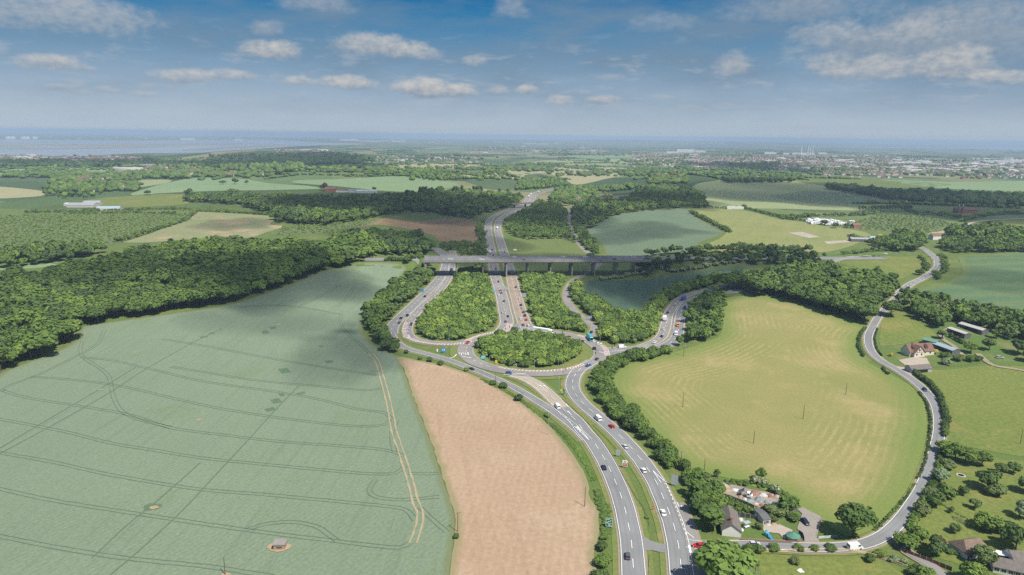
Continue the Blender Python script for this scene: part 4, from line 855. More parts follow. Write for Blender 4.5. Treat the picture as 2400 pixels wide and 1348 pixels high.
scatter('far3', [(1920, 442), (2000, 453), (2100, 473), (2250, 484), (2440, 486), (2440, 466), (2200, 460), (2080, 456), (1960, 442)], 14, (12, 18), mat='dark')
scatter('far3', [(1690, 422), (1780, 415), (1870, 418), (1860, 428), (1700, 431)], 16, (11, 15), mat='dark')
scatter('far4', [(380, 378), (520, 388), (520, 398), (360, 394)], 34, (12, 18)); scatter('far4', [(0, 382), (130, 380), (280, 389), (260, 394), (0, 388)], 34, (12, 18), mat='dark')
scatter('far4', [(1700, 390), (1830, 384), (1820, 396), (1690, 404)], 24, (12, 18), mat='dark'); scatter('far4', [(260, 412), (340, 406), (440, 410), (450, 420), (300, 422)], 18, (10, 15))
scatter('far4', [(100, 440), (250, 432), (270, 446), (200, 470), (110, 462)], 22, (9, 14), mix=('tall', 'dark', .3)); scatter('far4', [(880, 408), (1000, 403), (1100, 420), (1030, 426), (940, 414)], 20, (9, 13))
scatter('far4', [(430, 378), (700, 372), (690, 362), (500, 366)], 40, (10, 15))
for pts, sp_h in [([(60, 500), (200, 497), (290, 494), (445, 491)], 7), ([(280, 566), (350, 545), (431, 518), (460, 497)], 6), ([(1622, 500), (1670, 525), (1712, 546)], 7), ([(1740, 488), (1800, 503), (1850, 514), (1900, 521)], 7), ([(1830, 514), (1910, 508), (2000, 506), (2060, 502)], 8), ([(2100, 470), (2140, 500), (2200, 505), (2260, 515)], 9), ([(150, 503), (300, 500), (430, 503)], 6), ([(640, 505), (700, 525)], 7),
                  ([(470, 496), (560, 500), (640, 506)], 6), ([(1745, 490), (1640, 486)], 6), ([(1950, 615), (2000, 606), (2060, 602)], 4), ([(1980, 596), (2050, 590), (2120, 586)], 6), ([(2175, 640), (2168, 620), (2155, 602)], 5), ([(2205, 600), (2213, 630), (2196, 655)], 5), ([(1390, 610), (1372, 580), (1352, 556)], 7), ([(2000, 478), (2150, 480), (2400, 490)], 10), ([(1990, 555), (2040, 570)], 6), ([(2250, 520), (2330, 505), (2440, 500)], 8)]:
    rowtrees('hedgerow', pts, sp_h*0.75, (sp_h*.45, sp_h), 'bush', 'wood', 'bush', 3)
for pts in ([(0, 507), (150, 503), (300, 502), (435, 503), (400, 527), (330, 555), (230, 580), (100, 590), (-60, 602), (-60, 508)], [(664, 532), (700, 525), (760, 528), (870, 515), (930, 500), (900, 512), (850, 530), (770, 545), (640, 552)], [(1910, 525), (2010, 520), (2070, 500), (2160, 505), (2230, 525), (2180, 545), (2040, 540)], [(400, 496), (470, 484), (520, 488), (640, 505), (560, 500), (470, 496)]): scatter('orchard', pts, 7.0, (1.2, 2.7), 'bush', 'bush', 'orchard', jit=.36)
# who is an individual: the largest in view of each kind; the rest of every wood is one mass
q = np.array([(p[1], p[2], p[3]+p[4]*.6) for p in PLANTS]); pj = project(q)
vis = (pj[:, 0] > -15) & (pj[:, 0] < 2415) & (pj[:, 1] < 1370) & (pj[:, 1] > 200)
app = np.array([p[4]*p[8] for p in PLANTS])/np.maximum(pj[:, 2], 1)*vis
INFO = {'big': ('leafy tree of the big wood beside the pale green wheat', 'trees at the front of the big wood'), 'belt': ('tree in the belt behind the big wood', 'trees in the belt'), 'knoll': ('dark rounded tree on the wooded knoll before the viaduct', 'trees on the knoll'),
 'slip': ('tree on the bank beside the western slip road', 'trees along the western slip road'), 'west': ('dense bush of the thicket between the western slip road and the motorway', 'bushes of the western thicket'), 'east': ('dense bush of the thicket between the motorway and the minor road', 'bushes of the eastern thicket'),
 'island': ('green bush of the thicket on the roundabout island', 'bushes of the roundabout island'), 'wedge': ('bush between the minor road and the eastern slip road', 'bushes beside the eastern slip road'), 'haywood': ('tree of the clump between the eastern slip road and the hay field', 'trees of the hay field clump'),
 'haybelt': ('bush of the tall hedge belt between the hay field and the carriageway', 'bushes of the hay field belt'), 'ridge': ('broad tree of the wood at the top of the hay field', 'trees above the hay field'), 'deckwood': ('dark evergreen beside the end of the viaduct', 'dark trees by the viaduct'),
 'haw': ('white flowering hawthorn along the dark green crop', 'hawthorns along the crop'), 'barnwood': ('tree around the long sheds behind the white house', 'trees around the sheds'), 'outer': ('tree by the bend of the country road', 'trees by the country road'), 'northwood': ('tree of the dark wood beyond the reddish field', 'trees of the dark wood'),
 'bendwood': ('small tree beside the motorway bend', 'trees by the motorway bend'), 'villagewood': ('tree around the red roofed village', 'trees around the village'), 'hedgerow': ('bush of a field hedge in the middle distance', 'bushes of field hedges')}
for k in ('far1', 'far2', 'far3', 'far4'): INFO[k] = ('tree of the far woods', 'trees of the far woods')
INFO['roadside'] = ('dense bush between the dual carriageway and the bungalow garden', 'bushes by the bungalow'); INFO['brambles'] = ('low bramble clump around the rubble yard', 'bramble clumps of the rubble yard'); INFO['orchard'] = ('fruit tree of the orchards', 'fruit trees of the orchards')
solo = np.zeros(len(PLANTS), bool)
for kind, cap in (('tree', 235), ('bush', 270)):
    ix = np.array([i for i, p in enumerate(PLANTS) if p[7] == kind and vis[i]]); ix = ix[np.argsort(-app[ix])][:cap]; solo[ix] = True
rest = {}
for i, p in enumerate(PLANTS):
    key, x, y, z, h, shp, mat, kind, wide = p
    if solo[i]:
        nm = {'haw': 'hawthorn_bush'}.get(mat, {'tree': 'evergreen_tree' if shp == 'cone' else 'broadleaf_tree', 'bush': 'thicket_bush'}[kind])
        tree_obj(x, y, h, shp, mat, nm, INFO[key][0], kind, INFO[key][1], wide, z)
    else: rest.setdefault((key, mat), []).append((x, y, z, h, shp, wide))
def mass(name, rows, mat, label, cat='wood'):
    Vs, Ts, Qs, tint, n = [], [], [], [], 0
    for (x, y, z, h, shp, wide) in rows:
        d = math.hypot(x, y); lib = LOW if d < 1500 else FAR
        V, T, Q = lib[shp, nrs.randint(5)]; a = nrs.rand()*6.283; c, s = math.cos(a), math.sin(a)
        v = np.stack([(V[:, 0]*c-V[:, 1]*s)*h*wide+x, (V[:, 0]*s+V[:, 1]*c)*h*wide+y, V[:, 2]*h+z-0.1], 1)
        Vs.append(v); Ts.append(T+n); Qs.append(Q+n); tint.append(np.full(len(v), nrs.rand())); n += len(v)
    o = link(name, np_mesh(name, np.concatenate(Vs), np.concatenate(Ts), np.concatenate(Qs), [FO[mat]], {'tint': np.concatenate(tint)}))
    return tag(o, label, cat, kind='stuff')
MASSN = {'big': 'woodland', 'west': 'thicket', 'east': 'thicket', 'island': 'thicket', 'wedge': 'thicket', 'haybelt': 'thicket', 'roadside': 'thicket', 'brambles': 'brambles', 'haw': 'hawthorn_scrub', 'hedgerow': 'hedgerows', 'orchard': 'orchard_trees'}
MW_ = {'wood': 'mid green', 'dark': 'darker green', 'bush': 'light green', 'olive': 'olive green', 'haw': 'white flowering'}
for (key, mat), rows in rest.items():
    lb = INFO[key][0].split(' ', 1)
    if rows: mass(MASSN.get(key, 'woodland'), rows, mat, MW_[mat]+' mass of the '+INFO[key][1], 'wood')

# ------------------------------------------------------------------ single trees and garden planting
def T(px, py, h, shp, mat, name, label, cat='tree', wide=1.0):
    w = P1(px, py); return tree_obj(w[0], w[1], h, shp, mat, name, label, cat, None, wide)
for a in [
 (1498, 634, 12, 'round', 'dark', 'broadleaf_tree', 'first dark tree covering the eastern end of the viaduct', 'tree', 1.15),
 (1518, 633, 13.5, 'round', 'dark', 'broadleaf_tree', 'tallest dark tree in front of the eastern end of the viaduct', 'tree', 1.15),
 (1542, 632, 12.5, 'round', 'dark', 'broadleaf_tree', 'dark tree beside the tallest one at the viaduct end', 'tree', 1.15),
 (1566, 631, 12, 'round', 'dark', 'broadleaf_tree', 'dark tree furthest along the viaduct end', 'tree', 1.15),
 (2345, 1110, 5, 'round', 'dark', 'broadleaf_tree', 'dark tree behind the large round lawn tree', 'tree', 1.15),
 (2260, 1160, 4, 'round', 'dark', 'broadleaf_tree', 'small dark tree near the fire pit lawn edge', 'tree', 1.15),
 (2375, 1110, 5.5, 'round', 'dark', 'broadleaf_tree', 'dark bushy tree by the paddock corner and lawn', 'tree', 1.15),
 (2240, 1250, 4, 'round', 'dark', 'broadleaf_tree', 'small dark tree below the vegetable bed', 'tree', 1.15),
 (2360, 1255, 6, 'round', 'dark', 'broadleaf_tree', 'dark bushy tree beside the weeping tree', 'tree', 1.15),
 (1999, 1262, 14, 'round', 'wood', 'broadleaf_tree', 'large lone dark green tree on the hay field beside the lane bend', 'tree', 1.05),
 (1702, 1388, 17, 'round', 'bush', 'broadleaf_tree', 'big bright green tree hiding the lane junction', 'tree', 1.25),
 (1690, 1335, 10.5, 'round', 'bush', 'broadleaf_tree', 'bright tree just behind the big bright green junction tree', 'tree', 1.3),
 (1750, 1420, 13, 'round', 'olive', 'broadleaf_tree', 'olive green tree in front of the tree at the lane junction', 'tree', 1.1),
 (1672, 1330, 8, 'round', 'wood', 'broadleaf_tree', 'bushy tree between the junction and the bungalow with the pale gable', 'tree', 1.2),
 (1665, 1245, 10, 'tall', 'wood', 'columnar_tree', 'dense upright tree against the bungalow with the pale gable', 'tree', 2.6),
 (1640, 1205, 8, 'round', 'wood', 'broadleaf_tree', 'tree on the verge opposite the turn arrows', 'tree', 1.0),
 (1625, 1165, 8, 'round', 'wood', 'broadleaf_tree', 'tree behind the tall grey sign back', 'tree', 1.1),
 (1640, 1140, 7, 'bush', 'wood', 'broadleaf_tree', 'bushy tree at the corner of the rubble yard fence', 'tree', 1.1),
 (1612, 1128, 6, 'bush', 'wood', 'bush', 'low bush at the end of the hay field belt', 'bush', 1.0),
 (1681, 1122, 5.2, 'cone', 'dark', 'conifer', 'small dark conical tree at the hay field edge by the rubble', 'tree', 1.2),
 (1657, 1128, 4, 'bush', 'wood', 'bush', 'rounded bush left of the small conical tree', 'bush', 1.1),
 (1784, 1127, 6, 'round', 'wood', 'broadleaf_tree', 'small green tree between white flowering bushes', 'tree', .9),
 (1772, 1132, 3.6, 'bush', 'haw', 'hawthorn_bush', 'round white flowering bush against the small green tree', 'bush', 1.1),
 (1793, 1137, 3.2, 'bush', 'haw', 'hawthorn_bush', 'lower white flowering bush on the field side of the small green tree', 'bush', 1.2),
 (1818, 1155, 4.0, 'bush', 'haw', 'hawthorn_bush', 'white flowering bush standing alone above the rubble yard', 'bush', 1.0),
 (1849, 1200, 7.2, 'bush', 'wood', 'broadleaf_tree', 'wide leafy tree at the head of the gravel driveway', 'tree', 1.15),
 (1820, 1204, 4, 'bush', 'olive', 'bush', 'brownish hedge bush between the rubble and the driveway', 'bush', 1.6),
 (1803, 1198, 3.4, 'bush', 'wood', 'bush', 'green bush beside the grey garden shed', 'bush', 1.3),
 (1808, 1222, 3.2, 'bush', 'wood', 'bush', 'garden shrub by the turquoise tarpaulin', 'bush', 1.3),
 (1775, 1240, 3, 'bush', 'olive', 'bush', 'shrub between the two garden lawns', 'bush', .9),
 (1862, 1222, 2.6, 'bush', 'wood', 'bush', 'clipped shrub bed beside the gravel driveway', 'bush', 1.9),
 (1752, 1288, 2.4, 'bush', 'wood', 'bush', 'low bush in the lane hedge by the silver car', 'bush', 1.7),
 (1778, 1291, 2.8, 'bush', 'wood', 'bush', 'low bush in front of the silver car on the lane', 'bush', 1.5),
 (1812, 1290, 2.6, 'bush', 'wood', 'bush', 'low bush by the timber rails opposite the summerhouse', 'bush', 1.6),
 (1871, 1290, 2.4, 'bush', 'wood', 'bush', 'low bush opposite the driveway mouth', 'bush', 1.4),
 (1906, 1290, 2.2, 'bush', 'wood', 'bush', 'first of the low bushes past the driveway mouth', 'bush', 1.4),
 (1945, 1290, 2.2, 'bush', 'wood', 'bush', 'low bush just before the white van on the lane', 'bush', 1.6),
 (2040, 1316, 3.2, 'bush', 'wood', 'bush', 'round bush standing at the timber rails past the white van', 'bush', 1.0),
 (2064, 1304, 2.6, 'bush', 'wood', 'bush', 'wide bush at the mouth of the side drive', 'bush', 1.6),
 (2095, 1318, 2.4, 'bush', 'grey', 'bush', 'greyish bush between the timber rails and the side drive', 'bush', 1.3),
 (2117, 1322, 2.2, 'bush', 'grey', 'bush', 'pale lilac grey bush beside the side drive', 'bush', 1.3),
 (2165, 1362, 5, 'bush', 'wood', 'broadleaf_tree', 'bushy tree at the end of the timber rails', 'tree', 1.2),
 (1862, 1320, 2.6, 'bush', 'olive', 'bush', 'dark scrubby bush in the lush grass behind the rails', 'bush', 1.3),
 (2212, 1062, 6.5, 'round', 'wood', 'broadleaf_tree', 'tree at the lane side where the dark hedge ends', 'tree', 1.2),
 (2238, 1078, 8, 'round', 'wood', 'broadleaf_tree', 'broad green tree behind the end of the dark hedge', 'tree', 1.25),
 (2262, 1088, 8, 'round', 'wood', 'broadleaf_tree', 'broad green tree next along from the hedge end tree', 'tree', 1.25),
 (2300, 1092, 7.5, 'round', 'wood', 'broadleaf_tree', 'green tree at the corner of the paddock and lawn', 'tree', 1.1),
 (2218, 1100, 5, 'bush', 'olive', 'bush', 'yellowish bush on the lane bank', 'bush', 1.2),
 (2202, 1132, 7, 'round', 'grey', 'broadleaf_tree', 'silvery pale green tree beside the lane', 'tree', 1.1),
 (2207, 1168, 6.5, 'bush', 'wood', 'broadleaf_tree', 'dark bushy tree below the silvery tree', 'tree', 1.15),
 (2180, 1168, 5, 'bush', 'olive', 'bush', 'olive bush at the lane edge below the silvery tree', 'bush', 1.2),
 (2163, 1206, 5.5, 'bush', 'olive', 'bush', 'yellowish green bush at the lane edge by the vegetable bed', 'bush', 1.1),
 (2195, 1185, 6, 'bush', 'wood', 'broadleaf_tree', 'rounded tree at the top corner of the garden', 'tree', 1.1),
 (2317, 1150, 9, 'round', 'wood', 'broadleaf_tree', 'large round tree on the lawn near the stone ring', 'tree', 1.15),
 (2330, 1160, 5.5, 'bush', 'olive', 'broadleaf_tree', 'smaller olive tree in front of the large round lawn tree', 'tree', 1.3),
 (2283, 1193, 4.4, 'round', 'olive', 'sapling', 'thin young tree alone in the middle of the lawn', 'tree', 1.0),
 (2231, 1204, 3, 'round', 'olive', 'sapling', 'very small tree by the garden fence above the vegetable bed', 'tree', .9),
 (2318, 1243, 7.5, 'bush', 'wood', 'broadleaf_tree', 'dense wide tree behind the vegetable bed', 'tree', 1.2),
 (2403, 1155, 7.5, 'round', 'wood', 'broadleaf_tree', 'dark tree cut by the picture edge at the stone ring lawn', 'tree', 1.1),
 (2388, 1212, 7, 'round', 'grey', 'broadleaf_tree', 'pale grey green tree near the picture edge beyond the weeping tree', 'tree', 1.0),
 (2380, 1292, 9.5, 'weep', 'dark', 'weeping_tree', 'dark weeping tree behind the long low house', 'tree', 1.05),
 (2130, 1290, 6, 'bush', 'wood', 'broadleaf_tree', 'dense tree in the corner between the lane and the side drive', 'tree', 1.3),
 (2152, 1272, 6, 'bush', 'wood', 'broadleaf_tree', 'second dense tree along the lane corner', 'tree', 1.1),
 (2185, 1300, 7.5, 'round', 'dark', 'broadleaf_tree', 'dark tree with bronze tinge inside the brown fence', 'tree', 1.1),
 (2196, 1290, 6, 'round', 'copper', 'copper_tree', 'small bronze leaved tree touching the dark fence corner tree', 'tree', .9),
 (2300, 1328, 8, 'round', 'olive', 'broadleaf_tree', 'airy olive tree in front of the low house with the hipped roof', 'tree', 1.0),
 (2285, 1372, 8, 'round', 'wood', 'broadleaf_tree', 'dark tree at the picture edge before the long low house', 'tree', 1.3),
 (2232, 1296, 1.7, 'bush', 'wood', 'bush', 'low clipped shrubs along the wall of the hipped roof house', 'bush', 2.2),
 (2145, 1345, 4, 'bush', 'wood', 'bush', 'bush beside the lowest stretch of the side drive', 'bush', 1.2),
 (2270, 847, 4.4, 'bush', 'wood', 'bush', 'shrub at the end of the bushes in front of the sheds', 'bush', 1.2),
 (2220, 855, 5, 'bush', 'grey', 'bush', 'round pale bush in front of the row of garden shrubs', 'bush', 1.1),
 (2215, 838, 4.4, 'bush', 'wood', 'bush', 'green shrub behind the round pale bush', 'bush', 1.5),
 (2245, 845, 4.4, 'bush', 'wood', 'bush', 'middle shrub of the row in front of the sheds', 'bush', 1.5),
 (2290, 846, 4.4, 'bush', 'wood', 'bush', 'last shrub of the row before the dirt track', 'bush', 1.3),
 (2192, 830, 3.6, 'bush', 'yellow', 'golden_shrub', 'golden yellow shrub beside the white house', 'bush', 1.0),
 (2089, 836, 3.0, 'bush', 'yellow', 'golden_shrub', 'yellowish small tree on the lawn left of the white house', 'bush', .9),
 (2275, 828, 8, 'round', 'wood', 'broadleaf_tree', 'bright green tree between the sheds and the dirt track', 'tree', 1.2),
 (2318, 822, 9, 'round', 'dark', 'broadleaf_tree', 'dark tree beside the dirt track', 'tree', 1.1),
 (2385, 830, 11, 'round', 'dark', 'broadleaf_tree', 'large dark tree by the parked silver car', 'tree', 1.2),
 (2420, 850, 10, 'round', 'wood', 'broadleaf_tree', 'large green tree at the picture edge behind the parked silver car', 'tree', 1.2),
 (2207, 795, 7, 'tall', 'wood', 'columnar_tree', 'upright tree at the end of the green roofed barn', 'tree', 2.4),
 (2395, 757, 10, 'round', 'wood', 'broadleaf_tree', 'large tree between the far road and the rippled crop', 'tree', 1.1),
 (1205, 782, 5.5, 'bush', 'dark', 'bush', 'dark bush at the far corner of the roundabout island', 'bush', 1.1),
 (905, 822, 8.5, 'round', 'dark', 'broadleaf_tree', 'dark round tree on the point between the slip road and the wheat', 'tree', 1.2),
 (925, 826, 7.5, 'round', 'wood', 'broadleaf_tree', 'last tree of the bank where the left turn slip road begins', 'tree', 1.2),
 (952, 829, 3, 'bush', 'dark', 'bush', 'small dark bush on the slip road verge nearest the bank trees', 'bush', 1.0),
 (983, 842, 2.4, 'bush', 'wood', 'bush', 'low bush on the slip road verge at the top of the brown field', 'bush', 1.3),
 (1006, 848, 3.4, 'bush', 'dark', 'bush', 'round dark bush on the slip road verge above the brown field', 'bush', 1.1),
 (1035, 856, 3, 'bush', 'wood', 'bush', 'bright bush on the slip road verge above the brown field', 'bush', 1.3),
 (1093, 870, 2.6, 'bush', 'wood', 'bush', 'bush on the slip road verge by the black car', 'bush', 1.2),
 (1155, 902, 3.0, 'bush', 'wood', 'bush', 'light bush with a pole on the slip road verge', 'bush', 1.3),
 (1178, 910, 3.6, 'bush', 'wood', 'bush', 'dense round bush beside the light bush on the slip road verge', 'bush', 1.3),
 (1218, 938, 3.8, 'bush', 'dark', 'bush', 'dark bush on the slip road verge halfway down the brown field', 'bush', 1.2),
 (1282, 978, 2.6, 'bush', 'wood', 'bush', 'small bush where the slip road leaves the dual carriageway', 'bush', 1.2),
 (1415, 1262, 2.4, 'bush', 'wood', 'bush', 'bush below the green direction sign', 'bush', 1.2),
 (1412, 1292, 3.6, 'bush', 'wood', 'bush', 'tall bush in the verge beside the brown field', 'bush', 1.2),
 (1408, 1325, 4.0, 'bush', 'wood', 'bush', 'largest bush in the verge beside the brown field', 'bush', 1.3),
 (1410, 1362, 4.0, 'bush', 'wood', 'bush', 'bush at the lower picture edge in the carriageway verge', 'bush', 1.3),
 (1068, 1262, 2.0, 'bush', 'wood', 'bush', 'weedy bush at the foot of the pole between wheat and brown field', 'bush', 1.1),
 (1515, 1215, 1.3, 'bush', 'wood', 'bush', 'low bush at the crash barrier in the central reservation', 'bush', 1.2),
 (763, 447, 16, 'round', 'copper', 'copper_tree', 'dark purple tree beside the far red roofed farmhouse', 'tree', 1.2),
 (550, 432, 15, 'round', 'dark', 'broadleaf_tree', 'largest of the three lone dark trees on the pale corn field', 'tree', 1.3),
 (522, 432, 10, 'round', 'dark', 'broadleaf_tree', 'wide low lone tree on the pale corn field', 'tree', 1.6),
 (579, 432, 10, 'round', 'dark', 'broadleaf_tree', 'smallest of the three lone dark trees on the pale corn field', 'tree', 1.2),
 (345, 458, 11, 'round', 'dark', 'broadleaf_tree', 'lone tree below the pale corn field', 'tree', 1.2),
 (878, 448, 9, 'round', 'dark', 'broadleaf_tree', 'lone round tree at the foot of the bright pale corn', 'tree', 1.2),
 (1744, 490, 9, 'round', 'wood', 'broadleaf_tree', 'lone tree in the hedge of the sloping pasture', 'tree', 1.1),
 (2061, 564, 9, 'tall', 'yellow', 'golden_tree', 'yellow conical tree at the farm by the white roofs', 'tree', 2.2),
 (1957, 535, 9, 'round', 'dark', 'broadleaf_tree', 'dark round tree before the caravan park', 'tree', 1.3),
 (1932, 528, 9, 'round', 'dark', 'broadleaf_tree', 'second dark round tree before the caravan park', 'tree', 1.4),
 (1985, 535, 8, 'round', 'dark', 'broadleaf_tree', 'third dark round tree before the caravan park', 'tree', 1.3),
 (2090, 660, 9, 'round', 'wood', 'broadleaf_tree', 'round tree at the low corner of the bright meadow', 'tree', 1.1),
 (2155, 644, 6, 'bush', 'wood', 'bush', 'bush by the road inside the bright meadow', 'bush', 1.2),
 (2192, 645, 6, 'bush', 'wood', 'bush', 'bush on the outside of the country road bend', 'bush', 1.3)]: T(*a)
for i, (px, py) in enumerate([(985, 462), (991, 462), (998, 461), (1012, 462), (1065, 458), (1071, 458), (1083, 456), (1110, 458), (1117, 457), (1122, 458), (1128, 458), (1170, 462), (1190, 462)]):
    T(px, py, 21+3*rnd.random(), 'tall', 'dark', 'poplar', 'tall dark poplar rising from the dark wood', 'tree', 1.0)['group'] = 'poplars of the dark wood'
for i in range(18):
    T(2015+i*7+rnd.uniform(-1, 1), 497-0.1*i, 13, 'tall', 'wood', 'poplar', 'poplar of the shelter belt beyond the caravan park', 'tree', 1.3)['group'] = 'poplars of the shelter belt'
def hedge(pts, w, h, mat, label, name='hedge', step=1.1):
    l = resample(pxline(pts, 2.0), step); V, T_, Q = [], [], []; n = 0
    lib = [crown(300+i, 'bush', 5, 34, 0.2, 0.05) for i in range(4)]
    for k, (x, y) in enumerate(l):
        v, t_, q_ = lib[k % 4]; a = nrs.rand()*6.28; c, s = math.cos(a), math.sin(a); hh = h*nrs.uniform(.85, 1.15)
        x, y = x+nrs.normal(0, w*.1), y+nrs.normal(0, w*.1); sc = w*nrs.uniform(.95, 1.2)
        V.append(np.stack([(v[:, 0]*c-v[:, 1]*s)*sc+x, (v[:, 0]*s+v[:, 1]*c)*sc+y, v[:, 2]*hh*1.25+float(H(x, y))-0.25], 1)); T_.append(t_+n); Q.append(q_+n); n += len(v)
    V = np.concatenate(V)
    return tag(link(name, np_mesh('hedge', V, np.concatenate(T_), np.concatenate(Q), [FO[mat]], {'tint': np.sin(V[:, 0]*.35)*.2+.3})), label, 'hedge')
hedge([(2131, 868), (2155, 885), (2180, 903), (2199, 928), (2212, 960), (2216, 990), (2212, 1025)], 2.6, 2.8, 'dark', 'tall dark clipped hedge along the outside of the lane curve')
hedge([(2027, 770), (2014, 790), (2013, 815), (2024, 838)], 1.9, 1.9, 'dark', 'low dark hedge along the hay field at the top of the lane')
hedge([(2056, 772), (2050, 795), (2055, 820), (2066, 836)], 1.2, 1.6, 'dark', 'short hedge between the lane and the paddock behind the white house')
hedge([(2154, 921), (2168, 940), (2178, 970), (2180, 1010), (2175, 1050), (2165, 1090), (2150, 1125)], 1.2, 1.3, 'dark', 'thin low hedge on the inside of the lane curve')
hedge([(2145, 1135), (2125, 1165), (2100, 1195), (2075, 1220), (2050, 1245)], 1.3, 0.9, 'wood', 'rough weedy hedgebank along the hay field near the lane bend')
hedge([(2068, 863), (2075, 873), (2082, 880)], 1.5, 1.8, 'dark', 'short clump of hedge on the hay field side of the lane')
hedge([(2225, 790), (2245, 800), (2258, 808)], 2.2, 3.0, 'dark', 'clipped dark hedge beside the open fronted long shed')
hedge([(2206, 1062), (2198, 1110), (2178, 1158), (2156, 1200), (2128, 1240)], 2.6, 2.4, 'wood', 'ragged green hedge along the garden side of the lane')
hedge([(2200, 1176), (2240, 1205), (2290, 1225)], 0.8, 0.7, 'olive', 'low overgrown garden boundary above the vegetable bed')
hedge([(905, 612), (950, 612), (985, 608)], 3, 4, 'dark', 'dark scrub along the embankment before the viaduct')
hedge([(1700, 1170), (1740, 1192), (1780, 1205)], 2.5, 1.6, 'wood', 'weedy bramble bank between the garden fence and the rubble yard')
hedge([(1700, 1135), (1740, 1130), (1800, 1140), (1850, 1165)], 2.5, 0.9, 'wood', 'weedy bank between the rubble yard and the hay field')
hedge([(2235, 1213), (2255, 1222), (2272, 1232)], 2.4, 0.6, 'olive', 'long vegetable bed in the garden lawn', 'vegetable_bed')
# rough growth between the brown field and the carriageway
hedge([(1400, 1150), (1412, 1185), (1420, 1220), (1422, 1250)], 3.2, 0.9, 'wood', 'rough green weeds along the carriageway verge by the direction sign', 'weed_strip')
hedge([(1130, 890), (1200, 926), (1260, 970), (1320, 1020), (1365, 1075), (1392, 1125)], 2.2, 0.6, 'wood', 'rough grass and weeds bordering the brown field', 'weed_strip')

# ------------------------------------------------------------------ vehicles
PAINT = {k: plain('paint_'+k, c, 0.35, var=0.03) for k, c in {'black': (0.012, 0.013, 0.016), 'grey': (0.09, 0.10, 0.115), 'silver': (0.50, 0.52, 0.54), 'white': (0.80, 0.80, 0.79), 'red': (0.50, 0.02, 0.02), 'blue': (0.02, 0.11, 0.33), 'navy': (0.015, 0.025, 0.07), 'teal': (0.03, 0.36, 0.40), 'orange': (0.75, 0.22, 0.01), 'darkgreen': (0.02, 0.06, 0.06), 'royal': (0.05, 0.10, 0.42)}.items()}
M_glass = plain('dark_glass', (0.02, 0.026, 0.032), 0.12, var=0.02); M_tyre = plain('tyre', (0.02, 0.02, 0.02), 0.85); M_rim = plain('wheel_rim', (0.35, 0.35, 0.36), 0.4, 0.5)
M_tail = plain('tail_lamp', (0.45, 0.02, 0.02), 0.4); M_head = plain('head_lamp', (0.75, 0.76, 0.74), 0.25); M_grey = plain('grey_panel', (0.18, 0.18, 0.19), 0.6)
def part_mesh(m, name, mats):
    o = m.build(name, mats); me = o.data; bpy.data.objects.remove(o); return me
def wheel_me(r=0.32, w=0.22):
    m = MB(); m.tube((0, -w/2, 0), (0, w/2, 0), r, n=14); me = part_mesh(m, 'wheel', M_tyre)
    m = MB(); m.tube((0, -w/2-.012, 0), (0, w/2+.012, 0), r*.6, n=10); return me, part_mesh(m, 'rim', M_rim)
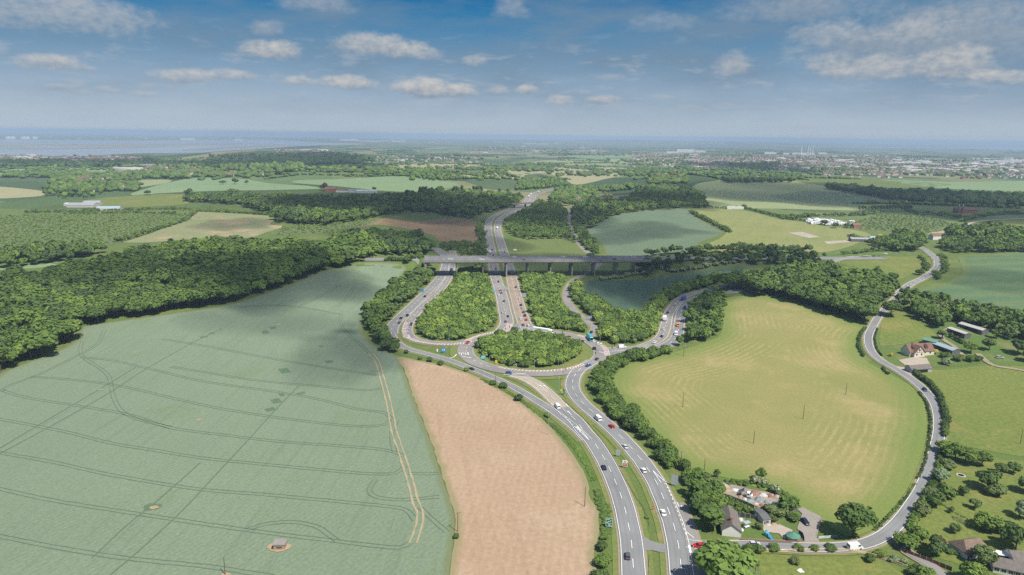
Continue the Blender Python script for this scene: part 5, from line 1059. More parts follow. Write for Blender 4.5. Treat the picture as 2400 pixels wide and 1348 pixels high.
def vehicle_kit(kind):
    """list of (part name, mesh, location, takes the paint colour, [sub-parts])"""
    K = []; body = MB(); glass = MB(); lamp = MB(); tail = MB()
    if kind in ('hatchback', 'saloon', 'estate'):
        L, W_, hh = {'hatchback': (4.1, 1.78, 1.48), 'saloon': (4.6, 1.82, 1.44), 'estate': (4.6, 1.86, 1.62)}[kind]; x0, x1 = -L/2, L/2
        rr = x0+{'hatchback': .12, 'saloon': .75, 'estate': .10}[kind]
        low = [(x0+.06, .28), (x0, .55), (x0+.05, .90), (rr+.05, .95), (x1-1.15, .96), (x1-.25, .82), (x1, .60), (x1-.05, .28)]
        body.prof(low, -W_/2, W_/2, ins=[.06, .03, .05, .05, .05, .12, .10, .10])
        roofl = [(rr+.42, hh-.03), (rr+.75, hh), (x1-2.15, hh), (x1-1.95, hh-.06), (x1-2.0, hh-.13), (rr+.45, hh-.11)]
        body.prof(roofl, -W_/2+.2, W_/2-.2, ins=[.06, .04, .04, .05, .02, .02])
        glass.prof([(rr+.08, .93), (rr+.44, hh-.06), (x1-2.0, hh-.08), (x1-1.12, .94)], -W_/2+.07, W_/2-.07, ins=[.02, .17, .17, .04])
        for s in (-1, 1):
            lamp.box(x1-.2, x1-.03, s*.62-.2, s*.62+.2, .60, .74); tail.box(x0-.015, x0+.1, s*.66-.16, s*.66+.16, .66, .86)
        wx, wy, wr = (x0+.78, x1-.82), W_/2-.12, .32
    elif kind == 'van':
        L, W_, hh = 5.2, 2.0, 2.25; x0, x1 = -L/2, L/2
        body.prof([(x0, .35), (x0, 2.15), (x0+.15, hh), (x1-1.5, hh), (x1-1.15, 2.1), (x1-.55, 1.25), (x1-.05, 1.0), (x1, .4)], -W_/2, W_/2, ins=[.03, .08, .15, .15, .12, .08, .1, .08])
        glass.prof([(x1-1.12, 2.04), (x1-.56, 1.29), (x1-.49, 1.32), (x1-1.04, 2.07)], -W_/2+.16, W_/2-.16)
        for s in (-1, 1): glass.box(x1-2.0, x1-1.15, s*(W_/2-.07)-.03, s*(W_/2-.07)+.03, 1.35, 1.95)
        glass.box(x0-.02, x0+.05, -.75, .75, 1.35, 1.95)
        for s in (-1, 1):
            lamp.box(x1-.15, x1+.01, s*.72-.16, s*.72+.16, .75, 1.0); tail.box(x0-.02, x0+.06, s*.86-.08, s*.86+.08, .9, 1.4)
        wx, wy, wr = (x0+1.0, x1-.95), W_/2-.13, .34
    elif kind == 'box_lorry':
        L, W_ = 8.0, 2.45; x0, x1 = -L/2, L/2
        body.prof([(x1-1.9, .5), (x1-1.9, 2.55), (x1-1.6, 2.85), (x1-.6, 2.75), (x1-.15, 1.7), (x1, 1.45), (x1, .45)], -W_/2+.1, W_/2-.1, ins=[.02]*7)
        glass.prof([(x1-.62, 2.62), (x1-.16, 1.72), (x1-.08, 1.74), (x1-.54, 2.66)], -W_/2+.25, W_/2-.25)
        m = MB(); m.box(x0, x1-2.0, -W_/2, W_/2, 1.0, 3.5); K.append(['cargo_box', m, (0, 0, 0), True, 'grey'])
        m = MB(); m.box(x0+.1, x1-1.9, -.5, .5, .62, .99); K.append(['chassis', m, (0, 0, 0), False, M_grey])
        for s in (-1, 1): lamp.box(x1-.05, x1+.02, s*.85-.16, s*.85+.16, .7, .95); tail.box(x0-.03, x0+.1, s*.95-.15, s*.95+.15, .82, .97)
        wx, wy, wr = (x0+1.9, x1-1.0), W_/2-.2, .48
    elif kind == 'artic':
        L, W_ = 15.5, 2.5; x0, x1 = -L/2, L/2
        body.prof([(x1-2.2, .6), (x1-2.2, 2.9), (x1-1.8, 3.7), (x1-.5, 3.2), (x1-.1, 2.0), (x1, 1.7), (x1, .5)], -W_/2+.05, W_/2-.05)
        glass.prof([(x1-.46, 3.05), (x1-.11, 2.02), (x1-.03, 2.04), (x1-.38, 3.1)], -W_/2+.2, W_/2-.2)
        m = MB(); m.box(x0, x1-2.6, -W_/2, W_/2, 1.15, 3.9); K.append(['trailer_box', m, (0, 0, 0), True, None])
        m = MB(); m.box(x0+.2, x1-.6, -.6, .6, .7, 1.14); m.box(x0+4.2, x1-4.8, -1.15, 1.15, .5, 1.1); K.append(['chassis', m, (0, 0, 0), False, M_grey])
        for s in (-1, 1): lamp.box(x1-.05, x1+.02, s*.9-.18, s*.9+.18, .75, 1.0); tail.box(x0-.03, x0+.1, s*1.0-.18, s*1.0+.18, .85, 1.05)
        wx, wy, wr = (x0+1.2, x0+2.5, x0+3.8, x1-4.2, x1-1.3), W_/2-.2, .5
    elif kind == 'bus':
        L, W_, hh = 11.0, 2.5, 3.2; x0, x1 = -L/2, L/2
        body.prof([(x0, .35), (x0, hh-.2), (x0+.25, hh), (x1-.3, hh), (x1-.05, hh-.3), (x1, .4)], -W_/2, W_/2, ins=[.04, .06, .2, .2, .06, .04])
        for s in (-1, 1): glass.box(x0+.6, x1-.7, s*(W_/2-.02)-.03, s*(W_/2-.02)+.03, 1.45, 2.5)
        glass.prof([(x1-.06, 2.75), (x1-.01, 1.15), (x1+.03, 1.15), (x1-.01, 2.75)], -1.05, 1.05)
        for s in (-1, 1): lamp.box(x1-.04, x1+.03, s*.9-.18, s*.9+.18, .65, .9); tail.box(x0-.03, x0+.05, s*1.05-.1, s*1.05+.1, .8, 1.3)
        wx, wy, wr = (x0+2.2, x1-2.3), W_/2-.18, .48
    out = [('body', part_mesh(body, 'body', M_grey), (0, 0, 0), True, None), ('windows', part_mesh(glass, 'windows', M_glass), (0, 0, 0), False, None)]
    for n_, m in (('headlights', lamp), ('tail_lights', tail)):
        half = len(m.v)//2
        for k_ in (0, 1):
            mm = MB(); mm.add(m.v[k_*half:(k_+1)*half], [tuple(i-k_*half for i in f) for f in m.f[k_*len(m.f)//2:(k_+1)*len(m.f)//2]])
            out.append(('headlight' if n_ == 'headlights' else 'tail_light', part_mesh(mm, n_[:-1], M_head if n_ == 'headlights' else M_tail), (0, 0, 0), False, None))
    for e in K: out.append((e[0], part_mesh(e[1], e[0], M_grey if e[3] else e[4]), e[2], e[3], None))
    tw, rm = wheel_me(wr, .24 if wr < .4 else .32)
    for x in wx:
        for s in (-1, 1): out.append(('wheel', tw, (x, s*wy, wr), False, rm))
    return out
KITS = {k: vehicle_kit(k) for k in ('hatchback', 'saloon', 'estate', 'van', 'box_lorry', 'artic', 'bus')}
KN = {'hatchback': ('car', 'car'), 'saloon': ('car', 'car'), 'estate': ('car', 'car'), 'van': ('van', 'van'), 'box_lorry': ('lorry', 'lorry'), 'artic': ('articulated_lorry', 'lorry'), 'bus': ('bus', 'bus')}
def put_vehicle(kind, col, loc, rz, label, group=None, name=None, detail=True):
    e = empty(name or KN[kind][0], loc, rz); tag(e, label, KN[kind][1], group)
    for nm, me, lc, painted, sub in KITS[kind]:
        if not detail and nm not in ('body', 'windows', 'wheel', 'cargo_box', 'trailer_box'): continue
        o = link(nm, me, e); o.location = lc
        if painted: o.material_slots[0].link = 'OBJECT'; o.material_slots[0].material = PAINT['silver' if (nm == 'cargo_box' and col == 'blue') else col]
        if sub and detail: link('rim', sub, o)
    return e
def on(key, px, py, kind, col, label, away=True, group=None, z=None, dz=0.48, snap=True, flip=0.0):
    """a vehicle standing on road KEY at the picture point's ground position, headed along the road"""
    w = P1(px, py)[:2]; l = ROADS[key][0]; i = int(np.argmin(np.linalg.norm(l-w, axis=1))); i = min(max(i, 1), len(l)-2)
    t_ = l[i+1]-l[i-1]; t_ /= np.linalg.norm(t_); s_ = 1 if away else -1
    return put_vehicle(kind, col, (w[0], w[1], float(H(*w))+LIFT[key]+.012), math.atan2(t_[1]*s_, t_[0]*s_)+flip, label, group)
V_ = [
 ('R1', 1471, 1308, 'hatchback', 'grey', 'dark grey car nearest the viewer on the dual carriageway'), ('R1', 1415, 1100, 'hatchback', 'navy', 'dark blue car driving away abreast of the red warning board'), ('R1', 1306, 957, 'van', 'white', 'white van driving from the grey asphalt onto the pale surfacing'),
 ('R2', 1401, 985, 'van', 'white', 'white van coming from the roundabout just ahead of the red car'), ('R2', 1433, 1003, 'hatchback', 'red', 'red car coming down the dual carriageway behind the white van'), ('R2', 1465, 1051, 'saloon', 'silver', 'silver car coming down the dual carriageway past the grey sign backs'), ('R2', 1508, 1107, 'hatchback', 'white', 'white car beside the merging arrows of the dual carriageway'), ('R2', 1554, 1207, 'saloon', 'white', 'white car nearest the viewer coming down the dual carriageway'),
 ('SL', 1104, 868, 'saloon', 'black', 'black car on the left turn slip road'), ('RB', 1193, 878, 'hatchback', 'blue', 'bright blue car leaving the roundabout for the pale entry'), ('RB', 1096, 806, 'saloon', 'red', 'bright red car on the west side of the roundabout'), ('RB', 1379, 860, 'saloon', 'blue', 'blue car heading off the roundabout to the dual carriageway'), ('RB', 1399, 845, 'hatchback', 'darkgreen', 'dark teal car behind the blue car on the roundabout'), ('RB', 1393, 820, 'estate', 'black', 'black car on the roundabout beside the stop line'),
 ('E1', 1404, 809, 'hatchback', 'white', 'white car turning out of the roundabout below the teal bus'), ('RB', 1367, 802, 'hatchback', 'silver', 'silver car half hidden by the roundabout island bushes'), ('MN', 1386, 781, 'hatchback', 'navy', 'dark blue car tucked behind the teal bus'), ('RB', 1331, 793, 'hatchback', 'red', 'small red car behind the island bushes'), ('E1', 1458, 817, 'van', 'white', 'white van leaving the roundabout for the eastern slip road'),
 ('L1', 996, 697, 'hatchback', 'black', 'black car climbing alone on the western slip road'), ('L1', 940, 748, 'hatchback', 'black', 'black car of the group of three at the foot of the western slip road'), ('L1', 955, 742, 'estate', 'black', 'larger black car leading the group of three on the western slip road'), ('L1', 936, 759, 'saloon', 'grey', 'dark grey car last of the group of three on the western slip road'), ('L2', 964, 763, 'hatchback', 'navy', 'dark blue car coming down the western slip road beside the bushes'), ('L2', 1058, 638, 'box_lorry', 'white', 'white lorry coming out from under the viaduct'),
 ('R3', 1168, 662, 'hatchback', 'black', 'black car driving north just clear of the viaduct shadow'), ('R3', 1173, 683, 'hatchback', 'red', 'red car driving north beside the median sign'), ('R3', 1175, 689, 'hatchback', 'blue', 'blue car right behind the red car going north'), ('R3', 1169, 694, 'hatchback', 'white', 'white car in the left lane going north near the red car'), ('R3', 1181, 708, 'saloon', 'grey', 'grey car going north halfway up to the viaduct'), ('R3', 1178, 735, 'saloon', 'silver', 'silver car going north beside the thicket'), ('R3', 1190, 744, 'hatchback', 'black', 'black car near the median going north from the roundabout'), ('R3', 1185, 756, 'hatchback', 'grey', 'dark grey car last to leave the roundabout going north'), ('R3', 1157, 644, 'hatchback', 'black', 'black car in the viaduct shadow going north'), ('R3', 1162, 632, 'hatchback', 'black', 'black car under the viaduct going north'), ('R3', 1154, 628, 'saloon', 'white', 'white car under the viaduct going north'),
 ('R4', 1209, 675, 'hatchback', 'navy', 'dark blue car on the ribbed buff surfacing', False), ('R4', 1218, 703, 'hatchback', 'white', 'white car coming south before the queue', False), ('R4', 1221, 717, 'saloon', 'black', 'black car at the tail of the queue', False), ('R4', 1224, 724, 'hatchback', 'silver', 'silver car second from the tail of the queue', False), ('R4', 1227, 734, 'hatchback', 'grey', 'dark grey car in the middle of the queue', False), ('R4', 1230, 742, 'estate', 'black', 'black car right behind the red car in the queue', False), ('R4', 1233, 752, 'hatchback', 'red', 'red car in the queue for the roundabout', False), ('R4', 1220, 750, 'hatchback', 'white', 'white car in the empty lane beside the queue', False), ('R4', 1226, 764, 'hatchback', 'grey', 'grey car at the front of the median lane', False), ('R4', 1238, 766, 'hatchback', 'white', 'white car at the head of the queue behind the long lorry', False), ('R4', 1192, 640, 'hatchback', 'black', 'black car in the viaduct shadow coming south', False),
 ('R3', 1148, 594, 'box_lorry', 'white', 'white lorry going north just beyond the viaduct'), ('R3', 1144, 577, 'saloon', 'black', 'black car going north beyond the white lorry'), ('R3', 1153, 587, 'saloon', 'black', 'black car beside the white lorry beyond the viaduct'), ('R3', 1156, 600, 'saloon', 'navy', 'dark car hard behind the white lorry beyond the viaduct'), ('R4', 1175, 592, 'van', 'silver', 'silver van coming south beyond the viaduct', False), ('R4', 1182, 593, 'saloon', 'navy', 'dark blue car abreast of the silver van', False), ('R4', 1166, 537, 'box_lorry', 'white', 'white lorry on the motorway bend coming south', False), ('R4', 1171, 557, 'saloon', 'white', 'white car coming south below the motorway bend', False), ('R4', 1168, 530, 'saloon', 'silver', 'silver car just behind the lorry on the motorway bend', False), ('R3', 1144, 530, 'saloon', 'silver', 'silver car going north at the motorway bend'), ('R3', 1161, 511, 'saloon', 'white', 'white car going north past the motorway bend'), ('R3', 1142, 543, 'saloon', 'grey', 'grey car going north before the motorway bend'), ('R3', 1240, 462, 'artic', 'white', 'first long white lorry on the far motorway'), ('R3', 1245, 457, 'artic', 'white', 'second long white lorry on the far motorway'), ('R3', 1262, 450.5, 'box_lorry', 'white', 'white lorry leading on the far motorway'),
 ('L1', 1030, 601, 'saloon', 'grey', 'grey car beyond the viaduct on the western slip road'), ('L2', 1060, 600, 'saloon', 'silver', 'silver car beyond the viaduct coming down the western slip road'),
 ('E1', 1602, 704, 'box_lorry', 'royal', 'blue lorry climbing the eastern slip road'), ('E1', 1583, 716, 'hatchback', 'white', 'white car behind the blue lorry'), ('E1', 1565, 735, 'hatchback', 'navy', 'dark blue car between the white car and the white box lorry'), ('E1', 1558, 752, 'box_lorry', 'white', 'white box lorry climbing the eastern slip road'), ('E1', 1555, 774, 'hatchback', 'white', 'white car behind the white box lorry'), ('E1', 1551, 791, 'hatchback', 'navy', 'dark blue car low on the eastern slip road'), ('E1', 1534, 805, 'saloon', 'white', 'white car at the foot of the eastern slip road'), ('E2', 1605, 723, 'estate', 'navy', 'dark car coming down the eastern slip road'), ('E2', 1589, 766, 'van', 'orange', 'orange van coming down the eastern slip road'), ('E2', 1584, 786, 'van', 'white', 'white van coming down the eastern slip road by the trees'),
 ('ME', 2075, 597, 'saloon', 'white', 'white car on the far end of the motorway by the meadow'),
 ('LN', 2167, 917, 'hatchback', 'navy', 'dark blue car driving round the lane curve'), ('LN', 1768, 1281, 'hatchback', 'silver', 'silver car on the lane below the garden wall', False), ('LN', 2003, 1289, 'van', 'white', 'white van on the lane beside the lone tree', False)]
for r_ in V_: on(*r_)
w = P1(1382, 797); put_vehicle('bus', 'teal', (w[0], w[1], w[2]+LIFT['MN']+.02), R(-83), 'teal bus waiting to enter the roundabout')
w = P1(1272, 783); put_vehicle('artic', 'white', (w[0], w[1], w[2]+LIFT['RB']+.012), R(-27), 'long white articulated lorry behind the roundabout island')
w = P1(1636, 1285); put_vehicle('hatchback', 'red', (w[0], w[1], w[2]+LIFT['LN']+.02), R(180), 'bright red car waiting at the lane junction')
w = P1(1887, 1228); put_vehicle('hatchback', 'navy', (w[0], w[1], w[2]+.36), R(-80), 'dark blue car parked on the gravel driveway')
w = P1(2343, 840); put_vehicle('estate', 'silver', (w[0], w[1], w[2]+.14), R(-15), 'silver car parked on the grass by the dirt track')
for px, py, k, c, lb, yy in [(1055, 608, 'saloon', 'white', 'white car on the viaduct above the western slip road', -4), (1129, 608.6, 'saloon', 'white', 'white car on the viaduct left of the motorway below', -7), (1206, 606, 'saloon', 'white', 'white car on the viaduct straight above the motorway', 7), (1227, 609, 'saloon', 'grey', 'grey car on the viaduct near the parapet', -9.4), (1321, 605, 'saloon', 'white', 'white car on the viaduct over the olive meadow', 7), (1374, 605.5, 'saloon', 'white', 'white car on the viaduct above the minor road', 7), (1439, 608, 'saloon', 'navy', 'dark blue car on the viaduct towards the dark trees', -7)]:
    w0 = ray_z(px, py, DECK_Z); X0 = float((Vector(w0)-via.location).dot(Vector((math.cos(va), math.sin(va), 0))))
    p_ = Matrix.Translation(via.location) @ Matrix.Rotation(va, 4, 'Z') @ Vector((X0, yy, 0.03))
    put_vehicle(k, c, p_, va if yy < 0 else va+math.pi, lb)
# tipper truck on the rubble
w = P1(1745, 1165); e = empty('tipper_truck', (w[0], w[1], w[2]+.32), R(-28)); tag(e, 'white tipper truck with its grey bed raised on the rubble', 'truck')
m = MB(); m.prof([(.9, .5), (.9, 2.2), (1.9, 2.25), (2.5, 1.4), (2.9, 1.2), (2.9, .5)], -.98, .98); m.build('cab', PAINT['white'], e)
m = MB(); m.prof([(2.0, 2.15), (2.45, 1.45), (2.52, 1.48), (2.07, 2.2)], -.8, .8); m.box(1.05, 1.9, -1.0, 1.0, 1.4, 2.0); m.build('windows', M_glass, e)
m = MB(); m.box(-2.6, .9, -.45, .45, .5, .72); m.build('chassis', M_grey, e)
m = MB(); a = R(38); c_, s_ = math.cos(a), math.sin(a)
def tp(x, z): return (-2.5+x*c_-z*s_, .85+x*s_+z*c_)
m.prof([tp(0, 0), tp(3.2, 0), tp(3.2, .6), tp(3.1, .6), tp(3.1, .08), tp(0, .08)], -1, 1)
for s in (-1, 1): m.prof([tp(0, .08), tp(3.1, .08), tp(3.1, .6), tp(0, .6)], s*.97-.03, s*.97+.03)
m.build('tipping_bed', plain('bed_grey', (.2, .22, .25), .6), e)
m = MB(); m.tube((-.3, 0, .72), (.2, 0, 2.2), .08); m.build('hydraulic_ram', M_steel, e)
tw, rm = wheel_me(.36, .3)
for x in (-1.7, 1.9):
    for s in (-1, 1): o = link('wheel', tw, e); o.location = (x, s*.85, .36); link('rim', rm, o)

# ------------------------------------------------------------------ street furniture
M_lampg = plain('lamp_grey', (0.42, 0.43, 0.43), 0.5, 0.2); M_wood = plain('creosoted_wood', (0.14, 0.085, 0.055), 0.9, var=.3); M_timber = plain('new_timber', (0.62, 0.47, 0.27), 0.8, var=.2)
M_lens = plain('lamp_lens', (0.6, 0.6, 0.58), 0.3)
def lamp_kit():
    m = MB(); m.tube((0, 0, -.3), (0, 0, 9.2), .10, .06, 8); m.tube((0, 0, -.1), (0, 0, 1.2), .13, .12, 8); a = part_mesh(m, 'pole', M_lampg)
    m = MB(); m.tube((0, 0, 9.15), (.5, 0, 9.7), .05, .045, 6); m.tube((.5, 0, 9.7), (1.5, 0, 9.85), .045, .04, 6); b = part_mesh(m, 'arm', M_lampg)
    m = MB(); m.prof([(1.4, 9.78), (1.45, 9.98), (2.1, 9.98), (2.25, 9.86), (2.2, 9.8)], -.16, .16); c = part_mesh(m, 'lamp_head', M_lampg)
    m = MB(); m.box(1.55, 2.1, -.12, .12, 9.72, 9.795); d = part_mesh(m, 'lens', M_lens); return a, b, c, d
LK = lamp_kit()
LAMPS = [(1029, 798, 'on the outside of the western bend, first before the thicket'), (1054, 800, 'standing close right of the first thicket lamp'), (1102, 788, 'in front of the western thicket, third from the bend'), (1147, 770, 'by the mouth of the northbound motorway'), (888, 757, 'among the trees of the slip road bank'), (1045, 828, 'on the triangular green beside the blue sign'), (1041, 851, 'on the slip road verge opposite the blue sign'), (1083, 863, 'on the slip road verge below the give way line'), (1147, 871, 'between roundabout and slip road near the island point'), (1163, 893, 'on the slip road verge beside the light bush'), (1229, 923, 'on the green between slip road and pale entry'), (1308, 877, 'on the southern green beside the roundabout'), (1320, 890, 'on the southern green by the signal box'), (1252, 864, 'on the island rim behind the red margin'), (1406, 806, 'on the point between minor road and eastern slip road'), (1408, 771, 'beside the minor road mouth'), (1385, 752, 'next to the white sign back by the minor road'), (1332, 783, 'in front of the eastern thicket'), (1443, 811, 'beside the traffic signals'), (1464, 813, 'behind the white van on the eastern slip road'), (1489, 820, 'on the eastern slip road before the hedge'), (1310, 925, 'beside the yellow and green sign'), (1289, 962, 'where the slip road leaves the dual carriageway'), (1249, 771, 'at the end of the queueing lane'), (1214, 654, 'below the viaduct beside the buff surfacing'), (1352, 936, 'inside the bend of the outgoing carriageway'), (961, 813, 'where the slip road verge meets the bank trees'), (1285, 1020, 'on the verge at the merge of the slip road')]
for px, py, d in LAMPS:
    w = P1(px, py); a = math.atan2(ctr[1]-w[1], ctr[0]-w[0]); e = empty('street_lamp', w, a); tag(e, 'tall grey street lamp '+d, 'street lamp', 'street lamps of the junction')
    for n_, me in zip(('pole', 'arm', 'lamp_head'), LK): o = link(n_, me, e)
    link('lens', LK[3], o)
M_green = plain('sign_green', (0.005, 0.17, 0.085), 0.5); M_sblue = plain('sign_blue', (0.02, 0.22, 0.50), 0.5); M_swhite = plain('sign_white', (.78, .78, .77), 0.5); M_sred = plain('sign_red', (.55, .03, .04), 0.5); M_sback = plain('sign_back', (.40, .43, .45), 0.5, .2); M_syel = plain('sign_yellow', (.75, .48, .03), 0.5); M_sblk = plain('sign_black', (.015, .015, .015), .6); M_teal = plain('sign_teal', (.10, .42, .45), .5)
def sign(px, py, w, h, z0, label, face, marks=(), rz=None, name='road_sign', round_=False, border=None, posts=2):
    """board facing the viewer (-y) on posts; marks: (kind, material, pts in 0..1 board units, width)"""
    p = P1(px, py); rz = math.atan2(-p[0], p[1])*1.0 if rz is None else rz
    rz = -math.atan2(p[0], p[1]) if rz is None else rz
    e = empty(name, p, rz); tag(e, label, 'sign')
    for i in range(posts):
        x = 0 if posts == 1 else (-.32+.64*i)*w
        m = MB(); m.tube((x, .08, -.3), (x, .08, z0+h*.96), .06, n=6); m.build('post', M_lampg, e)
    m = MB()
    if round_: m.tube((0, .02, z0+h/2), (0, -.03, z0+h/2), w/2, n=20)
    else: m.box(-w/2, w/2, -.03, .02, z0, z0+h)
    b = m.build('board', face, e)
    if border:
        m = MB(); t_ = .07*min(w, h)/2+.03
        for x0, x1, a0, a1 in ((-w/2+.04, w/2-.04, z0+.04, z0+.04+t_), (-w/2+.04, w/2-.04, z0+h-.04-t_, z0+h-.04), (-w/2+.04, -w/2+.04+t_, z0+.05+t_, z0+h-.05-t_), (w/2-.04-t_, w/2-.04, z0+.05+t_, z0+h-.05-t_)): m.box(x0, x1, -.042, -.0305, a0, a1)
        m.build('border', border, e)
    groups = {}
    for k, mt, pts, ww in marks: groups.setdefault(mt.name, (mt, []))[1].append((k, pts, ww))
    for j, (mt, lst) in enumerate(groups.values()):
        m = MB(); yb = -.0315-.012*j
        for k, pts, ww in lst:
            q_ = [((x-.5)*w, z0+z*h) for x, z in pts]
            if k == 'line':
                for (xa, za), (xb, zb) in zip(q_[:-1], q_[1:]):
                    dx, dz = xb-xa, zb-za; L = math.hypot(dx, dz) or 1; nx, nz = -dz/L*ww/2, dx/L*ww/2
                    m.add([(xa+nx, yb-.01, za+nz), (xb+nx, yb-.01, zb+nz), (xb-nx, yb-.01, zb-nz), (xa-nx, yb-.01, za-nz)], [(0, 1, 2, 3)])
            elif k == 'poly': m.add([(x, yb-.01, z) for x, z in q_], [tuple(range(len(q_)))])
        m.build('symbol', mt, e)
    return e
circ = [(.5+.20*math.cos(t_), .44+.15*math.sin(t_)) for t_ in np.linspace(0.9, 5.9, 14)]
sign(1427, 1240, 2.5, 3.5, 1.0, 'green direction sign with a white roundabout diagram in the carriageway verge', M_green, [('line', M_swhite, circ, .22), ('line', M_swhite, [(.5, .29), (.5, .06)], .24), ('line', M_swhite, [(.32, .5), (.10, .46)], .2), ('line', M_swhite, [(.10, .46), (.12, .40)], .2), ('line', M_swhite, [(.62, .57), (.80, .78)], .22), ('line', M_swhite, [(.70, .44), (.86, .36)], .14), ('line', M_swhite, [(.12, .86), (.60, .86)], .16), ('line', M_swhite, [(.12, .78), (.5, .78)], .12), ('line', M_swhite, [(.56, .18), (.88, .18)], .13), ('line', M_swhite, [(.56, .11), (.80, .11)], .10)], border=M_swhite)
sign(1448, 1072, 2.0, 2.7, 1.0, 'grey back of a board in the central reservation behind the red warning board', M_sback, [('line', M_lampg, [(0, .3), (1, .3)], .1), ('line', M_lampg, [(0, .7), (1, .7)], .1)])
sign(1464, 1098, 2.2, 2.9, 1.0, 'white and red warning board in the central reservation', M_swhite, [('poly', M_sred, [(.08, .06), (.92, .06), (.92, .52), (.08, .52)], 0), ('line', M_swhite, [(.16, .4), (.84, .4)], .14), ('line', M_swhite, [(.2, .25), (.8, .25)], .14), ('poly', M_sred, [(.5, .92), (.30, .62), (.70, .62)], 0), ('poly', M_sblk, [(.5, .84), (.40, .67), (.60, .67)], 0)])
sign(1580, 1141, 2.7, 4.2, 1.0, 'tall grey back of a large sign against the hay field hedge', M_sback, [('line', M_lampg, [(0, .25), (1, .25)], .12), ('line', M_lampg, [(0, .75), (1, .75)], .12)])
sign(1531, 1197, 1.05, 1.05, .9, 'red and white no entry disc in the central reservation', M_sred, [('poly', M_swhite, [(.14, .40), (.86, .40), (.86, .60), (.14, .60)], 0)], round_=True, posts=1)
sign(1616, 1196, 1.0, 1.0, 1.6, 'grey round sign back in the shade of the roadside tree', M_sback, round_=True, posts=1)
sign(1318, 926, 2.6, 2.6, .8, 'yellow and green direction board on the southern green', M_green, [('poly', M_syel, [(.02, .55), (.55, .55), (.55, .98), (.02, .98)], 0), ('line', M_swhite, [(.1, .4), (.9, .4)], .2), ('line', M_swhite, [(.1, .18), (.7, .18)], .2)])
sign(1040, 828, 3.0, 3.2, .6, 'blue sign with white symbol on the triangular green', M_sblue, [('line', M_swhite, [(.3, .3), (.3, .7), (.62, .7), (.62, .3)], .3), ('line', M_swhite, [(.62, .5), (.82, .5)], .3)])
sign(1025, 826, .9, 1.8, .5, 'small white marker post on the triangular green', M_swhite, posts=1)
sign(1133, 845, 2.8, 2.6, .8, 'teal green sign at the tip of the roundabout island', M_teal, [('line', M_swhite, [(.1, .7), (.8, .7)], .22), ('line', M_swhite, [(.1, .4), (.6, .4)], .22)])
sign(1163, 853, 1.5, 2.0, .5, 'yellow notice board on the rim of the roundabout island', M_syel, posts=1)
ch = []
for i in range(6):
    x = .03+i*.16
    ch.append(('poly', M_swhite, [(x, .5), (x+.09, .92), (x+.15, .92), (x+.06, .5), (x+.15, .08), (x+.09, .08)], 0))
sign(1207, 859, 8.6, 1.5, .5, 'black board with white chevrons at the foot of the island thicket', M_sblk, ch, name='chevron_sign')
sign(1187, 682, 3.8, 2.8, 1.2, 'white sign back in the median near the viaduct', M_sback); sign(1210, 772, 4.4, 3.0, 1.0, 'wide grey sign back on the motorway median at the roundabout', M_sback); sign(1229, 699, 3.4, 3.4, 1.2, 'pale square sign back beside the eastern thicket', M_sback)
sign(1156, 688, 2.4, 2.6, 1.0, 'teal sign at the edge of the western thicket', M_teal); sign(1382, 752, 3.8, 2.8, 1.2, 'pale sign back by the minor road', M_sback); sign(1538, 750, 2.4, 2.8, 1.2, 'teal sign before the eastern slip road', M_teal); sign(990, 686, 2.2, 2.6, 1.0, 'blue sign on the bank of the western slip road', M_sblue)
sign(1003, 792, 1.6, 2.6, .5, 'pale cabinet sign in front of the western thicket', M_sback, posts=1); sign(1207, 590, 4.0, 1.8, 1.5, 'white board beside the motorway beyond the viaduct', M_swhite)
sign(2119, 1292, 1.1, .5, 1.3, 'small blue street name plate at the brown fence', M_sblue, [('line', M_swhite, [(.15, .5), (.85, .5)], .12)], posts=1)
# traffic signals
def signal(px, py, label):
    p = P1(px, py); e = empty('traffic_light', p, -math.atan2(p[0], p[1])); tag(e, label, 'traffic light')
    m = MB(); m.tube((0, 0, -.3), (0, 0, 3.4), .07, n=8); m.build('pole', M_lampg, e)
    m = MB(); m.box(-.28, .28, -.18, .12, 2.5, 3.7); h = m.build('signal_head', M_sblk, e)
    for i, c in enumerate(((.35, .02, .02), (.3, .2, .02), (.02, .25, .08))): m = MB(); m.tube((0, -.2, 3.48-i*.37), (0, -.181, 3.48-i*.37), .12, n=10); m.build('lens', plain('signal_lens', c, .4), h)
for a in ((1440, 820, 'black traffic light by the eastern slip road'), (1434, 824, 'black traffic light at the roundabout stop line'), (1395, 838, 'traffic light on the rim of the island by the stop line'), (1324, 876, 'traffic light on the southern green'), (1185, 780, 'traffic light at the northbound motorway mouth'), (1194, 775, 'second traffic light at the northbound motorway mouth'), (1301, 790, 'traffic light at the edge of the eastern thicket'), (1318, 788, 'pale signal post at the edge of the eastern thicket')): signal(*a)
